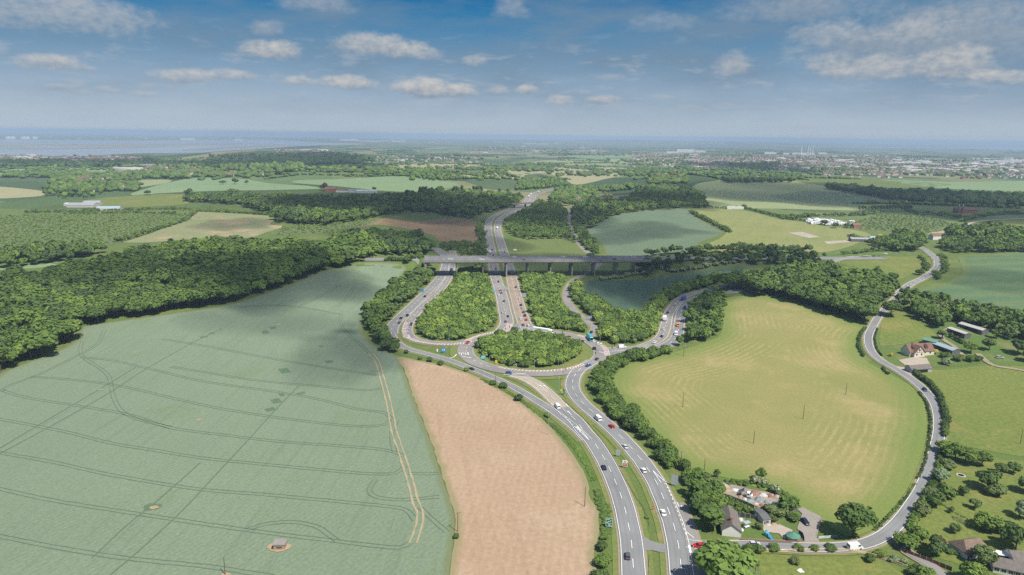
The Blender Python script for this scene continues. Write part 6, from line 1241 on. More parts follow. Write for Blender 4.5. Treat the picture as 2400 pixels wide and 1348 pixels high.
# poles and their wires
M_wire = plain('cable', (.03, .03, .03), .6)
def pole(px, py, h, label, cross=False, can=False, tilt=0):
    p = P1(px, py); e = empty('utility_pole', p, .6); e.rotation_euler = (0, tilt, .6); tag(e, label, 'pole')
    m = MB(); m.tube((0, 0, -.4), (0, 0, h), .15, .10, 8); m.build('pole', M_wood, e)
    if cross or can:
        m = MB(); m.box(-1.0, 1.0, -.16, -.06, h-.5, h-.36); c = m.build('crossarm', M_wood, e)
        for x in (-.85, 0, .85): m = MB(); m.tube((x, -.11, h-.36), (x, -.11, h-.14), .06, n=6); m.build('insulator', M_lens, c)
    if can: m = MB(); m.tube((0, -.42, h-2.2), (0, -.42, h-1.1), .33, n=10); m.build('transformer', M_lampg, e)
    return p
pole(1370, 1188, 8.5, 'reddish wooden pole standing alone in the brown field', tilt=R(1)); p1 = pole(1600, 955, 8.5, 'wooden pole in the hay field nearest the hedge belt'); p2 = pole(1595, 1104, 9.2, 'wooden pole with a crossarm behind the hay field hedge', True, True); pole(1650, 1108, 6.5, 'plain slender pole at the hay field edge near the rubble')
p3 = pole(1882, 983, 8, 'thin pole in the middle of the hay field'); p4 = pole(1982, 926, 7, 'thin pole in the far half of the hay field'); pole(1766, 1040, 6.5, 'short thin pole in the lower hay field'); p5 = pole(1602, 835, 9, 'wooden pole with a transformer at the top edge of the hay field', True, True); pole(528, 1349, 6.5, 'wooden pole at the lower edge of the wheat'); pole(1073, 1247, 8, 'pole with fittings between the wheat and the brown field', True); pole(2391, 1041, 7.5, 'thin pole in the bright green paddock'); pole(1162, 903, 8, 'thin pole rising from the light bush on the slip road verge')
# fences and barriers
def fence(pts, label, kind='rail', h=1.2, step=2.4, mat=None, pm=None, name='fence'):
    l = resample(pxline(pts, 1.0), step); z = H(l[:, 0], l[:, 1]); e = empty(name, (l[0][0], l[0][1], z[0])); tag(e, label, 'barrier' if 'barrier' in name else 'wall' if 'wall' in name else 'fence')
    o_ = np.array([l[0][0], l[0][1], z[0]]); q_ = np.column_stack([l, z])-o_; mat = mat or M_timber; pm = pm or mat; np_ = 0; posts = MB()
    for k, p in enumerate(q_):
        if len(q_) <= 40: m = MB(); m.tube((p[0], p[1], p[2]-.2), (p[0], p[1], p[2]+h+(.12 if kind == 'panel' else .04)), .09 if kind == 'panel' else .06, n=5); m.build('post', pm, e)
        else: posts.tube((p[0], p[1], p[2]-.2), (p[0], p[1], p[2]+h+.04), .05, n=4)
    if posts.v: posts.build('posts', pm, e)['kind'] = 'stuff'
    m = MB()
    for a, b in zip(q_[:-1], q_[1:]):
        if kind == 'rail':
            for f in (.35, .68, 1.0): m.tube((a[0], a[1], a[2]+h*f-.05), (b[0], b[1], b[2]+h*f-.05), .085, n=4)
        elif kind == 'wire':
            for f in (.5, 1.0): m.tube((a[0], a[1], a[2]+h*f-.03), (b[0], b[1], b[2]+h*f-.03), .02, n=3)
        elif kind == 'guard': m.add([(a[0], a[1], a[2]+h-.32), (b[0], b[1], b[2]+h-.32), (b[0], b[1], b[2]+h), (a[0], a[1], a[2]+h), (a[0]+.06, a[1]+.03, a[2]+h-.16), (b[0]+.06, b[1]+.03, b[2]+h-.16)], [(0, 1, 5, 4), (4, 5, 2, 3)])
        else:
            d = np.array([b[0]-a[0], b[1]-a[1]]); d /= np.linalg.norm(d)+1e-9; n_ = np.array([-d[1], d[0]])*(.03 if kind == 'panel' else .14)
            m.add([(a[0]+n_[0], a[1]+n_[1], a[2]-.1), (b[0]+n_[0], b[1]+n_[1], b[2]-.1), (b[0]+n_[0], b[1]+n_[1], b[2]+h), (a[0]+n_[0], a[1]+n_[1], a[2]+h), (a[0]-n_[0], a[1]-n_[1], a[2]-.1), (b[0]-n_[0], b[1]-n_[1], b[2]-.1), (b[0]-n_[0], b[1]-n_[1], b[2]+h), (a[0]-n_[0], a[1]-n_[1], a[2]+h)], [(0, 1, 2, 3), (5, 4, 7, 6), (3, 2, 6, 7), (0, 3, 7, 4), (1, 5, 6, 2)])
    m.build({'rail': 'rails', 'wire': 'wires', 'guard': 'guard_rail'}.get(kind, 'panels'), mat, e); return e
M_brown = plain('brown_fence', (.16, .085, .055), .85, var=.2); M_brick = plain('old_brick_wall', (.24, .16, .13), .9, var=.25); M_dkf = plain('dark_fence', (.055, .06, .058), .8)
fence([(1750, 1294), (1850, 1294), (1960, 1292), (2010, 1297), (2050, 1306), (2100, 1322), (2150, 1343), (2200, 1368)], 'new timber post and rail fence along the lush grass')
fence([(2112, 1294), (2160, 1312), (2200, 1327), (2245, 1345)], 'brown panel fence with pale posts around the garden lawn', 'panel', 1.6, 1.9, M_brown, plain('pale_post', (.42, .32, .26), .8))
fence([(1735, 1268), (1790, 1272), (1830, 1274), (1865, 1274), (1882, 1268)], 'long low brick wall between the garden and the lane', 'wall', 1.1, 2.5, M_brick, name='garden_wall')
fence([(1697, 1208), (1740, 1212), (1782, 1218)], 'dark panel fence with pale posts behind the garden', 'panel', 1.7, 1.9, M_dkf, M_lampg)
fence([(1625, 1130), (1660, 1150), (1690, 1162), (1735, 1178), (1775, 1196)], 'grey close boarded fence along the rubble yard', 'panel', 1.5, 2.5, plain('weathered_boards', (.22, .20, .18), .9), M_lampg)
fence([(1867, 1200), (1850, 1198), (1835, 1200)], 'grey boarded fence at the head of the driveway', 'panel', 1.4, 2, plain('weathered_boards', (.25, .23, .2), .9))
fence([(1926, 1214), (1920, 1240), (1915, 1266)], 'dark wire fence beside the gravel driveway', 'wire', 1.2, 2, M_dkf); fence([(1884, 1268), (1880, 1256), (1868, 1248)], 'black garden gate and railing at the driveway corner', 'panel', 1.4, 1.6, M_dkf)
fence([(1918, 1264), (1945, 1262), (1972, 1259)], 'grey rail fence in the grass before the lone tree', 'rail', 1.1, 2.4, M_lampg)
fence([(2160, 866), (2200, 862), (2260, 858), (2322, 850)], 'thin wire fence along the top of the bright paddock', 'wire', 1.2, 3, M_wood); fence([(2065, 818), (2085, 817), (2110, 814)], 'pale wire fence behind the white house lawn', 'wire', 1.2, 2.5, M_lampg)
fence([(1424, 905), (1440, 882), (1470, 856), (1560, 832), (1650, 804), (1690, 788)], 'thin wire fence along the top edge of the hay field', 'wire', 1.2, 4, M_wood)
fence([(1318, 938), (1350, 966), (1385, 1002), (1412, 1036), (1430, 1062), (1450, 1098), (1470, 1134), (1492, 1170), (1510, 1198), (1520, 1222), (1525, 1244)], 'long steel crash barrier winding through the central reservation', 'guard', .75, 3.2, plain('barrier_steel', (.20, .20, .18), .6, .2), M_lampg, 'crash_barrier')
fence([(1523, 1302), (1521, 1330), (1519, 1380)], 'short steel crash barrier at the lower picture edge', 'guard', .75, 3.2, M_steel, M_lampg, 'crash_barrier')
fence([(950, 777), (953, 766), (964, 748), (985, 723), (1010, 696), (1030, 672), (1046, 645)], 'crash barrier between the western slip road carriageways', 'guard', .8, 3.2, M_conc, M_lampg, 'crash_barrier')
fence([(1570, 795), (1577, 780), (1578, 764), (1580, 740), (1590, 721), (1605, 705), (1622, 698)], 'crash barrier between the eastern slip road carriageways', 'guard', .8, 3.2, M_steel, M_lampg, 'crash_barrier')

# ------------------------------------------------------------------ buildings
def tiles(name, c, var=.25):
    t = NT(name); w_ = t.N('ShaderNodeTexWave', wave_type='BANDS', bands_direction='Z'); w_.inputs['Scale'].default_value = 1.1; w_.inputs['Distortion'].default_value = .4; t.put(w_.inputs['Vector'], t.pos)
    a = t.mix(t.rng(t.noise(.9, 4, .7), .3, .7), tuple(x*(1-var) for x in c), tuple(x*(1+var) for x in c)); return t.done(t.mix(t.math('MULTIPLY', w_.outputs['Fac'], .25), a, tuple(x*.5 for x in c)), .85)
M_tred = tiles('red_tiles', (.20, .12, .09)); M_tgrey = tiles('grey_tiles', (.17, .145, .13)); M_tbrown = tiles('brown_tiles', (.20, .14, .11)); M_tin = tiles('blue_grey_tin', (.33, .40, .45), .1); M_tgreen = tiles('green_tin', (.13, .28, .19), .12); M_pale = tiles('pale_sheeting', (.48, .46, .43), .12)
M_render = plain('cream_render', (.66, .60, .48), .9, var=.06); M_wwall = plain('white_wall', (.68, .66, .61), .9, var=.06); M_brickr = plain('red_brick', (.30, .13, .09), .9, var=.2, scale=1); M_shedw = plain('shed_boards', (.13, .13, .13), .9, var=.3); M_win = plain('window_glass', (.03, .04, .05), .15); M_frame = plain('window_frame', (.7, .7, .68), .6)
def house_parts(e, L, W_, hw, hr, wallm, roofm, over=.35, win=2, hip=0.0, chim=True, yoff=0.0, xoff=0.0, door=True, face=-1):
    m = MB(); y0, y1 = yoff-W_/2, yoff+W_/2; x0, x1 = xoff-L/2, xoff+L/2; ym = yoff
    m.box(x0, x1, y0, y1, -.6, hw)
    if not hip: m.add([(x0, y0, hw), (x0, y1, hw), (x0, ym, hw+hr), (x1, y0, hw), (x1, y1, hw), (x1, ym, hw+hr)], [(0, 2, 1), (3, 4, 5), (0, 3, 5, 2), (1, 2, 5, 4)])
    wall = m.build('wall', wallm, e)
    m = MB(); o = over; d = hr*o/(W_/2); hx = hip*L/2; t_ = .14
    A = [(x0-o, y0-o, hw-d), (x1+o, y0-o, hw-d), (x1+o-hx, ym, hw+hr), (x0-o+hx, ym, hw+hr)]; B = [(x1+o, y1+o, hw-d), (x0-o, y1+o, hw-d), (x0-o+hx, ym, hw+hr), (x1+o-hx, ym, hw+hr)]
    for f in (A, B): m.add([(x, y, z+.03) for x, y, z in f]+[(x, y, z+.03+t_) for x, y, z in f], [(0, 1, 2, 3), (7, 6, 5, 4), (0, 4, 5, 1), (1, 5, 6, 2), (2, 6, 7, 3), (3, 7, 4, 0)])
    if hip:
        for s, xx in ((-1, x0-o), (1, x1+o)): f = [(xx, y0-o, hw-d), (xx, y1+o, hw-d), (xx-s*hx, ym, hw+hr)]; m.add([(x, y, z+.03) for x, y, z in f]+[(x, y, z+.03+t_) for x, y, z in f], [(0, 1, 2), (5, 4, 3), (0, 3, 4, 1)])
    roof = m.build('roof', roofm, e)
    if chim: m = MB(); m.box(x0+L*.22, x0+L*.22+.9, ym-.4, ym+.4, hw+hr*.6, hw+hr+1.0); m.build('chimney', M_brickr, roof)
    yf = y0 if face < 0 else y1
    for i in range(win):
        xc = x0+L*(i+.5)/win; a, b = (yf-.05, yf+.05)
        m = MB(); m.box(xc-.65, xc+.65, a, b, hw*.38, hw*.78); w_ = m.build('window', M_win, e)
        m = MB()
        for q_ in ((xc-.75, xc-.652), (xc+.652, xc+.75)): m.box(q_[0], q_[1], a-.02, b+.02, hw*.36, hw*.80)
        m.box(xc-.03, xc+.03, a-.025, b+.025, hw*.382, hw*.778); m.build('frame', M_frame, w_)
    if door: xc = x0+L*.5; m = MB(); m.box(xc-.45, xc+.45, yf-.06, yf+.04, 0, min(2.0, hw*.8)) if win % 2 == 0 else m.box(x0+.4, x0+1.3, yf-.06, yf+.04, 0, min(2.0, hw*.8)); m.build('door', M_brown, e)
    return wall, roof
def along(p, q, name, label, cat='building'):
    a, b = P1(*p), P1(*q); c = (a+b)/2; e = empty(name, (c[0], c[1], float(H(c[0], c[1]))), math.atan2(b[1]-a[1], b[0]-a[0])); tag(e, label, cat); return e, float(np.linalg.norm(b[:2]-a[:2]))
# bungalow with the pale gable
e, L = along((1714, 1258), (1704, 1212), 'bungalow', 'brown roofed bungalow with a pale gable beside the dual carriageway'); house_parts(e, L, 6.6, 2.5, 2.3, M_wwall, M_tgrey, win=3, chim=True, face=-1)
# white house
e, L = along((2121, 832), (2178, 827), 'house', 'cream house with red brown tiled roofs and a timbered gable by the lane'); house_parts(e, L, 7.5, 3.0, 4.2, M_render, M_tred, win=3, chim=True)
g_ = MB(); gw = 8.2; g_.add([(-L/2+2, -5.6, -.5), (-L/2+2+gw, -5.6, -.5), (-L/2+2+gw, -5.6, 2.6), (-L/2+2+gw/2, -5.6, 6.9), (-L/2+2, -5.6, 2.6), (-L/2+2, -.5, -.5), (-L/2+2+gw, -.5, -.5), (-L/2+2+gw, -.5, 2.6), (-L/2+2+gw/2, -.5, 6.9), (-L/2+2, -.5, 2.6)], [(0, 1, 2, 3, 4), (9, 8, 7, 6, 5), (0, 5, 6, 1), (1, 6, 7, 2), (4, 9, 5, 0)]); gb = g_.build('gable', M_render, e)
xg = -L/2+2+gw/2
m = MB()
for s in (-1, 1):
    f = [(xg, -6.0, 7.05), (xg+s*(gw/2+.5), -6.0, 2.2), (xg+s*(gw/2+.5), .2, 2.2), (xg, .2, 7.05)]; m.add(f+[(x, y, z+.16) for x, y, z in f], [(0, 1, 2, 3), (7, 6, 5, 4), (0, 4, 5, 1), (1, 5, 6, 2), (2, 6, 7, 3), (3, 7, 4, 0)])
m.build('gable_roof', M_tred, e)
for x, z in ((xg-2.4, 1.1), (xg+1.4, 1.1), (xg-.5, 4.0)): m = MB(); m.box(x-.55, x+.55, -5.67, -5.56, z, z+1.2); m.build('window', M_win, e)
m = MB()
for x in (-2.2, -.75, .75, 2.2): m.box(xg+x-.08, xg+x+.08, -5.68, -5.602, 3.1, 6.7-abs(x)*1.05)
m.box(xg-3.3, xg+3.3, -5.685, -5.602, 2.95, 3.098); m.build('timbering', M_brown, gb)
for xx in (-L*.32, L*.2):
    m = MB(); m.prof([(xx-1, 4.2), (xx-1, 6.1), (xx, 7.3), (xx+1, 6.1), (xx+1, 4.2)], -3.0, .5); d_ = m.build('dormer', M_tred, e); m = MB(); m.box(xx-.6, xx+.6, -3.05, -3.002, 5.0, 5.9); m.build('window', M_win, d_)
def barn(p, q, W_, hw, hr, roofm, label, wallm=None, over=.3, name='barn'):
    e, L = along(p, q, name, label); house_parts(e, L, W_, hw, hr, wallm or M_shedw, roofm, over, 0, 0, False, door=False)
    m = MB(); m.box(-L*.3, L*.3, -W_/2-.05, -W_/2+.05, 0, hw*.75); m.build('opening', M_sblk, e); return e
barn((2166, 803), (2197, 812), 6.5, 3.0, 1.2, M_tgreen, 'low barn with a green metal roof beside the white house'); barn((2193, 812), (2240, 832), 6.5, 2.8, 1.1, M_tin, 'long low barn with a blue grey metal roof behind the white house'); barn((2226, 776), (2267, 794), 5.0, 3.0, .7, M_pale, 'open fronted long shed with a white roof edge among the trees'); barn((2253, 764), (2308, 785), 6.0, 2.8, 1.0, M_pale, 'long pale roofed shed behind the open fronted shed')
barn((2128, 872), (2174, 868), 6.0, 2.4, 1.8, M_tgrey, 'grey tiled garage with a pale gable beside the lane', plain('grey_gable', (.36, .36, .37), .9), name='garage')
e, L = along((2243, 1298), (2300, 1290), 'bungalow', 'low house with a hipped grey brown roof on the lawn'); house_parts(e, L, 7.5, 2.4, 2.6, M_wwall, M_tbrown, hip=.45, win=3, chim=False)
e, L = along((2322, 1330), (2420, 1352), 'bungalow', 'long low house with grey tiles at the corner of the picture'); house_parts(e, L, 6.0, 2.5, 1.9, M_wwall, M_tgrey, win=6, chim=False)
e, L = along((2362, 1318), (2420, 1322), 'outbuilding', 'grey roofed outbuilding behind the long low house'); house_parts(e, L, 7, 2.4, 2.2, M_wwall, M_tgrey, win=2, chim=False)
m = MB(); p = P1(2340, 1310)
e = empty('conservatory', p, -.3); tag(e, 'pale flat roofed conservatory between the low houses', 'building'); m.box(-2.5, 2.5, -1.2, 1.2, -.3, 2.2); m.build('wall', M_win, e); m = MB(); m.box(-2.7, 2.7, -1.4, 1.4, 2.203, 2.4); m.build('roof', M_swhite, e)
# garden things
e = empty('summerhouse', P1(1858, 1266), .2); tag(e, 'octagonal summerhouse with a green roof by the garden wall', 'summerhouse')
m = MB(); m.tube((0, 0, -.2), (0, 0, 1.9), 2.0, n=8); m.build('wall', M_timber, e); m = MB(); m.tube((0, 0, 1.903), (0, 0, 3.1), 2.6, .05, n=8); m.build('roof', plain('green_felt', (.09, .22, .16), .9), e); m = MB(); m.box(-.5, .5, -2.02, -1.8, 0, 1.7); m.build('door', M_brown, e)
e = empty('garden_shed', P1(1786, 1218), .15); tag(e, 'narrow grey roofed shed between the garden and the rubble', 'shed'); house_parts(e, 3.0, 7.0, 2.1, .5, M_pale, M_shedw, .15, 1, 0, False, door=True)
def prop(px, py, name, label, cat, build, rz=0.0):
    e = empty(name, P1(px, py)+np.array([0, 0, .0]), rz); tag(e, label, cat); build(e)
def b_tramp(e):
    m = MB(); m.tube((0, 0, .0), (0, 0, .5), 1.25, 1.25, 16); m.build('base', M_sback, e); m = MB(); m.tube((0, 0, .503), (0, 0, .8), 1.3, .35, 16); m.build('cover', M_swhite, e)
prop(1734, 1244, 'garden_table', 'round white covered table on the garden lawn', 'table', b_tramp)
def b_swing(e):
    m = MB(); m.box(-1.1, 1.1, -.5, .5, .35, .55); m.box(-1.1, 1.1, .42, .56, .55, 1.1); m.build('seat', M_swhite, e); m = MB(); m.add([(-1.3, -.8, 2.0), (1.3, -.8, 2.0), (1.3, .8, 2.1), (-1.3, .8, 2.1), (-1.3, -.8, 2.05), (1.3, -.8, 2.05), (1.3, .8, 2.15), (-1.3, .8, 2.15)], [(0, 3, 2, 1), (4, 5, 6, 7), (0, 1, 5, 4), (2, 3, 7, 6)]); m.build('canopy', M_sback, e)
    for x in (-1.2, 1.2): m = MB(); m.tube((x, -.8, 0), (x, 0, 2.1), .04); m.tube((x, .8, 0), (x, 0, 2.1), .04); m.build('frame_leg', M_lampg, e)
prop(1750, 1236, 'garden_swing', 'white garden swing seat on the upper lawn', 'swing', b_swing, .5)
def b_slide(e):
    m = MB(); m.box(-.6, .6, -.6, .6, 0, 1.5); m.build('platform', M_teal, e); m = MB(); m.prof([(.6, 1.5), (.6, 1.3), (3.0, .1), (3.2, .1), (3.2, .25), (3.0, .3)], -.4, .4); m.build('chute', M_sblue, e); m = MB(); m.tube((0, 0, 1.503), (0, 0, 2.5), .9, .05, 4); m.build('roof', M_teal, e)
prop(1796, 1256, 'play_slide', 'turquoise garden slide on the lower lawn', 'slide', b_slide, -1.2)
def b_bags(c):
    def f(e):
        m = MB(); m.box(-.45, .45, -.45, .45, 0, .8); b_ = m.build('bag', plain('bag_cloth', c, .9), e); m = MB(); m.tube((-.3, 0, .803), (0, 0, 1.0), .03); m.tube((.3, 0, .803), (0, 0, 1.0), .03); m.build('strap', M_swhite, b_)
    return f
JUNK = [((.50, .49, .47), 'white'), ((.22, .30, .27), 'grey green'), ((.27, .14, .10), 'brick red'), ((.36, .31, .25), 'buff'), ((.22, .25, .28), 'slate blue'), ((.36, .24, .14), 'orange brown')]
def lump(rs, r, flat=.6):
    v, f = ICO1; v = v*(1+rs.uniform(-.35, .3, (len(v), 1)))*np.array([r*rs.uniform(.8, 1.4), r, r*flat]); v[:, 2] = np.maximum(v[:, 2], -.05); return v, f
M_junk = [plain('debris_'+n.replace(' ', '_'), c, .9, var=.35, scale=1.5) for c, n in JUNK]
for i, (px, py, r, k, lb) in enumerate([(1692, 1142, 2.6, 3, 'tall heap of broken timber and plaster at the far end of the yard'), (1702, 1151, 1.6, 5, 'orange brown earth heap beside the tall heap'), (1722, 1150, 1.5, 0, 'pale rubble heap beside the tipper truck'), (1768, 1158, 2.2, 2, 'brick rubble heap behind the tipper truck'), (1788, 1162, 1.6, 0, 'white plaster heap in the middle of the yard'), (1806, 1164, 1.8, 2, 'reddish rubble heap at the back of the yard'), (1822, 1166, 1.5, 3, 'buff rubble heap at the end of the yard'), (1746, 1172, 1.2, 0, 'pile of white sacks in front of the tipper truck'), (1758, 1176, 1.3, 1, 'green grey tarpaulined heap below the tipper truck'), (1780, 1173, 1.9, 4, 'grey slate heap in the centre of the yard'), (1772, 1182, 1.0, 0, 'small white heap at the yard fence'), (1786, 1187, 1.4, 2, 'pile of old bricks at the corner of the garden shed'), (1800, 1178, 1.4, 4, 'grey scrap heap before the brown hedge bush'), (1812, 1178, 1.0, 0, 'pale broken board heap by the wide leafy tree'), (1735, 1165, 1.4, 5, 'brown soil heap against the wheels of the tipper truck'), (1793, 1228, 1.0, 1, 'green bags heap beside the garden path'), (1802, 1232, .8, 0, 'white sacks in the garden'), (1815, 1230, 1.3, 5, 'sandy soil mound in the garden'), (1736, 1219, 1.1, 0, 'jumble of garden furniture by the bungalow wall'), (1722, 1222, .8, 2, 'reddish pots beside the bungalow')]):
    rs = np.random.RandomState(i+5); e = empty('rubble_heap', P1(px, py)); tag(e, lb, 'heap'); V, F = lump(rs, r); n = len(V); Vs, Fs = [V], [F]
    for j in range(60):
        v, f = lump(rs, r*rs.uniform(.05, .20), .7); a, d_ = rs.uniform(0, 6.28), r*np.sqrt(rs.rand())*1.7; v = v+np.array([d_*math.cos(a), d_*math.sin(a), max(.05, r*.5*(1-d_/r/1.2))]); Vs.append(v); Fs.append(f+n); n += len(v)
    mi = np.concatenate([np.full(len(f), 0 if j == 0 else rs.randint(3)) for j, f in enumerate(Fs)]); link('debris', np_mesh('debris', np.concatenate(Vs), np.concatenate(Fs), mats=[M_junk[k], M_junk[0], M_junk[rs.randint(6)]], mi=mi), e)
# brick pillbox in the wheat
e = empty('pillbox', P1(657, 1284), .10); tag(e, 'small square brick pillbox with a dark slit in the wheat', 'pillbox')
m = MB(); m.box(-1.9, 1.9, -1.6, 1.6, -.3, 2.0); m.build('wall', plain('old_brick', (.36, .25, .19), .9, var=.25, scale=1.5), e); m = MB(); m.box(-2.15, 2.15, -1.85, 1.85, 2.003, 2.35); m.build('roof_slab', M_con, e); m = MB(); m.box(-.9, .9, -1.66, -1.5, .9, 1.25); m.build('slit', M_sblk, e); m = MB(); m.prof([(-3.6, 0), (-1.95, 0), (-1.95, .8)], -1.0, 1.0); m.build('ramp', M_brick, e)
def b_ring(e):
    m = MB()
    for k in range(14): a = k*.449; m.tube((math.cos(a)*1.5, math.sin(a)*1.5, 0), (math.cos(a)*1.5, math.sin(a)*1.5, .3), .34, n=6)
    m.build('stones', M_pale, e); m = MB(); m.tube((0, 0, 0), (0, 0, .25), 1.0, n=12); m.build('ash', M_sblk, e)
prop(2252, 1115, 'fire_pit', 'round pale stone fire pit on the lawn', 'fire pit', b_ring)
def b_stone(e): V, F = lump(np.random.RandomState(3), 1.3, .3); link('slab', np_mesh('slab', V, F, mats=[M_swhite]), e)
prop(1875, 1338, 'white_slab', 'white flat slab lying in the lush grass', 'slab', b_stone); prop(2046, 1258, 'white_boulder', 'white painted boulder at the lane bend verge', 'boulder', lambda e: link('stone', np_mesh('stone', lump(np.random.RandomState(8), .8, .5)[0], ICO1[1], mats=[M_swhite]), e))
def b_horse(e):
    pass
# farms, villages and works farther off
def simple_building(name, px, py, L, W_, hw, hr, wallm, roofm, label, rz=0.0, cat='building', group=None, loc=None):
    p = P1(px, py) if loc is None else loc; e = empty(name, p, rz); tag(e, label, cat, group)
    m = MB(); m.box(-L/2, L/2, -W_/2, W_/2, -.5, hw); m.add([(-L/2, -W_/2, hw), (-L/2, W_/2, hw), (-L/2, 0, hw+hr), (L/2, -W_/2, hw), (L/2, W_/2, hw), (L/2, 0, hw+hr)], [(0, 2, 1), (3, 4, 5)]); m.build('wall', wallm, e)
    m = MB()
    for s in (-1, 1): m.add([(-L/2-.3, s*(W_/2+.3), hw-.2), (L/2+.3, s*(W_/2+.3), hw-.2), (L/2+.3, 0, hw+hr+.1), (-L/2-.3, 0, hw+hr+.1)], [(0, 1, 2, 3)])
    m.build('roof', roofm, e); return e
M_wroof = plain('white_roof', (.60, .61, .62), .6, var=.05); M_groof = plain('grey_roof', (.30, .31, .33), .7)
for a in [('shed', 195, 485, 42, 20, 4, 3, M_pale, M_groof, 'largest of the grey roofed farm sheds by the orchard', .1), ('shed', 172, 482, 24, 14, 3, 2, M_pale, M_pale, 'pale shed at the end of the grey farm sheds', .1), ('shed', 218, 480, 26, 14, 4, 3, M_pale, M_groof, 'smaller grey shed behind the largest farm shed', .2), ('shed', 257, 492, 34, 20, 3, 3, M_pale, M_tin, 'bluish grey barn standing apart from the grey farm sheds', .2), ('farmhouse', 775, 450, 22, 10, 6, 4, M_brickr, M_tred, 'red roofed farmhouse beside the dark purple tree', .05), ('shed', 800, 450, 30, 12, 4, 2, M_wwall, M_tred, 'long reddish barn beside the red roofed farmhouse', .0), ('shed', 860, 452, 40, 14, 4, 2, M_wwall, M_wroof, 'long white roofed shed beyond the dark wood', 0), ('shed', 835, 451, 30, 12, 4, 2, M_wwall, M_groof, 'grey shed left of the long white roofed shed', 0),
          ('oast_barn', 2262, 499, 36, 12, 6, 4, M_brickr, M_tred, 'red brick oast barn beside the far farm road', -.1), ('farmhouse', 2262, 514, 18, 9, 5, 4, M_brickr, M_tred, 'red house below the oast barn', .1), ('farm_building', 2062, 566, 26, 12, 4, 2.5, M_wwall, M_tin, 'pale roofed farm building by the yellow tree', -.1), ('farm_building', 2090, 566, 14, 9, 4, 3, M_wwall, M_tred, 'cottage at the end of the pale roofed farm building', -.1), ('farm_building', 2020, 566, 30, 9, 3.5, 1.5, M_shedw, M_groof, 'dark low stable by the grey pitch', -.05), ('farm_building', 1722, 490, 30, 8, 3, 1.5, M_wwall, M_pale, 'long low pale building beside the lone hedge tree', 0), ('house', 2190, 561, 12, 8, 5, 3, M_wwall, M_tred, 'red roofed cottage among trees at the country road bend', .2), ('house', 2312, 567, 14, 8, 4, 3, M_wwall, M_tin, 'blue grey roofed bungalow among trees at the right', .0), ('house', 2250, 563, 16, 8, 4, 3, M_wwall, M_tbrown, 'brown roofed bungalow under the tall round trees', .0), ('farm_building', 1790, 418, 60, 16, 4, 2, M_wwall, M_wroof, 'white roofed sheds on the skyline of the pale pasture', 0), ('cottage', 2005, 534, 12, 8, 4, 3, M_brickr, M_tred, 'red cottage at the edge of the caravan park', .2)]:
    simple_building(*a)
for k, x in enumerate((2246, 2255)):
    p = P1(x, 500); e = empty('oast_kiln', p); tag(e, ('first' if k == 0 else 'second')+' round oast kiln with a white cowl beside the oast barn', 'oast kiln'); m = MB(); m.tube((0, 0, -.5), (0, 0, 7), 3, n=14); m.build('wall', M_brickr, e); m = MB(); m.tube((0, 0, 7), (0, 0, 13), 3.3, .8, n=14); m.build('roof', M_tred, e); m = MB(); m.tube((0, 0, 13), (0, 0, 16), .9, .3, n=10); m.build('cowl', M_swhite, e)
M_cvan = plain('caravan_white', (.82, .82, .81), .5, var=.03)
for i in range(56):
    x, y = 1893+nrs.uniform(0, 104), 0; y = 514+(x-1893)*.07+nrs.uniform(0, 11); p = P1(x, y)
    e = empty('caravan', p, nrs.choice([.1, .25, 1.6])); tag(e, 'white static caravan parked in rows at the caravan park', 'caravan', 'caravans of the park'); m = MB(); m.prof([(-4.5, .5), (-4.5, 2.6), (-4.2, 3.0), (4.2, 3.0), (4.5, 2.6), (4.5, .5)], -1.6, 1.6); m.build('body', M_cvan, e); m = MB(); m.box(-3.5, 3.5, -1.64, -1.55, 1.5, 2.3); m.build('windows', M_win, e)

# ------------------------------------------------------------------ villages: individual houses near, one mass for the far town
RC = [M_tred, M_tbrown, M_tred, M_tgrey]; WC = [M_wwall, M_render, M_brickr]
VILL = [((1300, 1428, 462, 478), 34, 'red roofed house of the village beside the motorway bend', 'houses of the motorway bend village'), ((1530, 1600, 408, 426), 26, 'house among trees above the dark wood', 'houses above the dark wood'), ((1150, 1268, 393, 399), 34, 'house of the village row behind the ripening corn', 'houses behind the ripening corn'), ((484, 640, 404, 413), 44, 'small house of the hillside village above the pale corn', 'houses of the hillside village'), ((130, 256, 416, 428), 36, 'house of the hamlet behind the orchard valley', 'houses of the orchard hamlet'), ((225, 300, 436, 452), 14, 'scattered house among the trees of the orchard valley', 'scattered valley houses'), ((1480, 1600, 378, 394), 34, 'house of the suburb before the town', 'houses of the suburb'), ((1980, 2110, 402, 418), 22, 'house along the lane beyond the dark copse', 'houses beyond the copse'), ((2200, 2395, 412, 420), 20, 'house of the row at the far pale field', 'houses of the far row')]
protoH = {}
for (x0, x1, y0, y1), n, lb, gp in VILL:
    for i in range(n):
        x = nrs.uniform(x0, x1); y = nrs.uniform(y0, y1); k = nrs.randint(6); p = P1(x, y)
        if k not in protoH:
            e = simple_building('village_house', 0, 0, 11, 8, 5, 3.4, WC[k % 3], RC[k % 4], lb, 0, 'house', gp, loc=(0, 0, 0)); protoH[k] = e
        else:
            s = protoH[k]; e = s.copy(); C.objects.link(e)
            for ch_ in s.children: c = ch_.copy(); C.objects.link(c); c.parent = e
        e.location = p; e.rotation_euler = (0, 0, nrs.uniform(-.4, .4)+(1.57 if nrs.rand() < .3 else 0)); s_ = nrs.uniform(.75, 1.15); e.scale = (s_, s_, s_); tag(e, lb, 'house', gp)
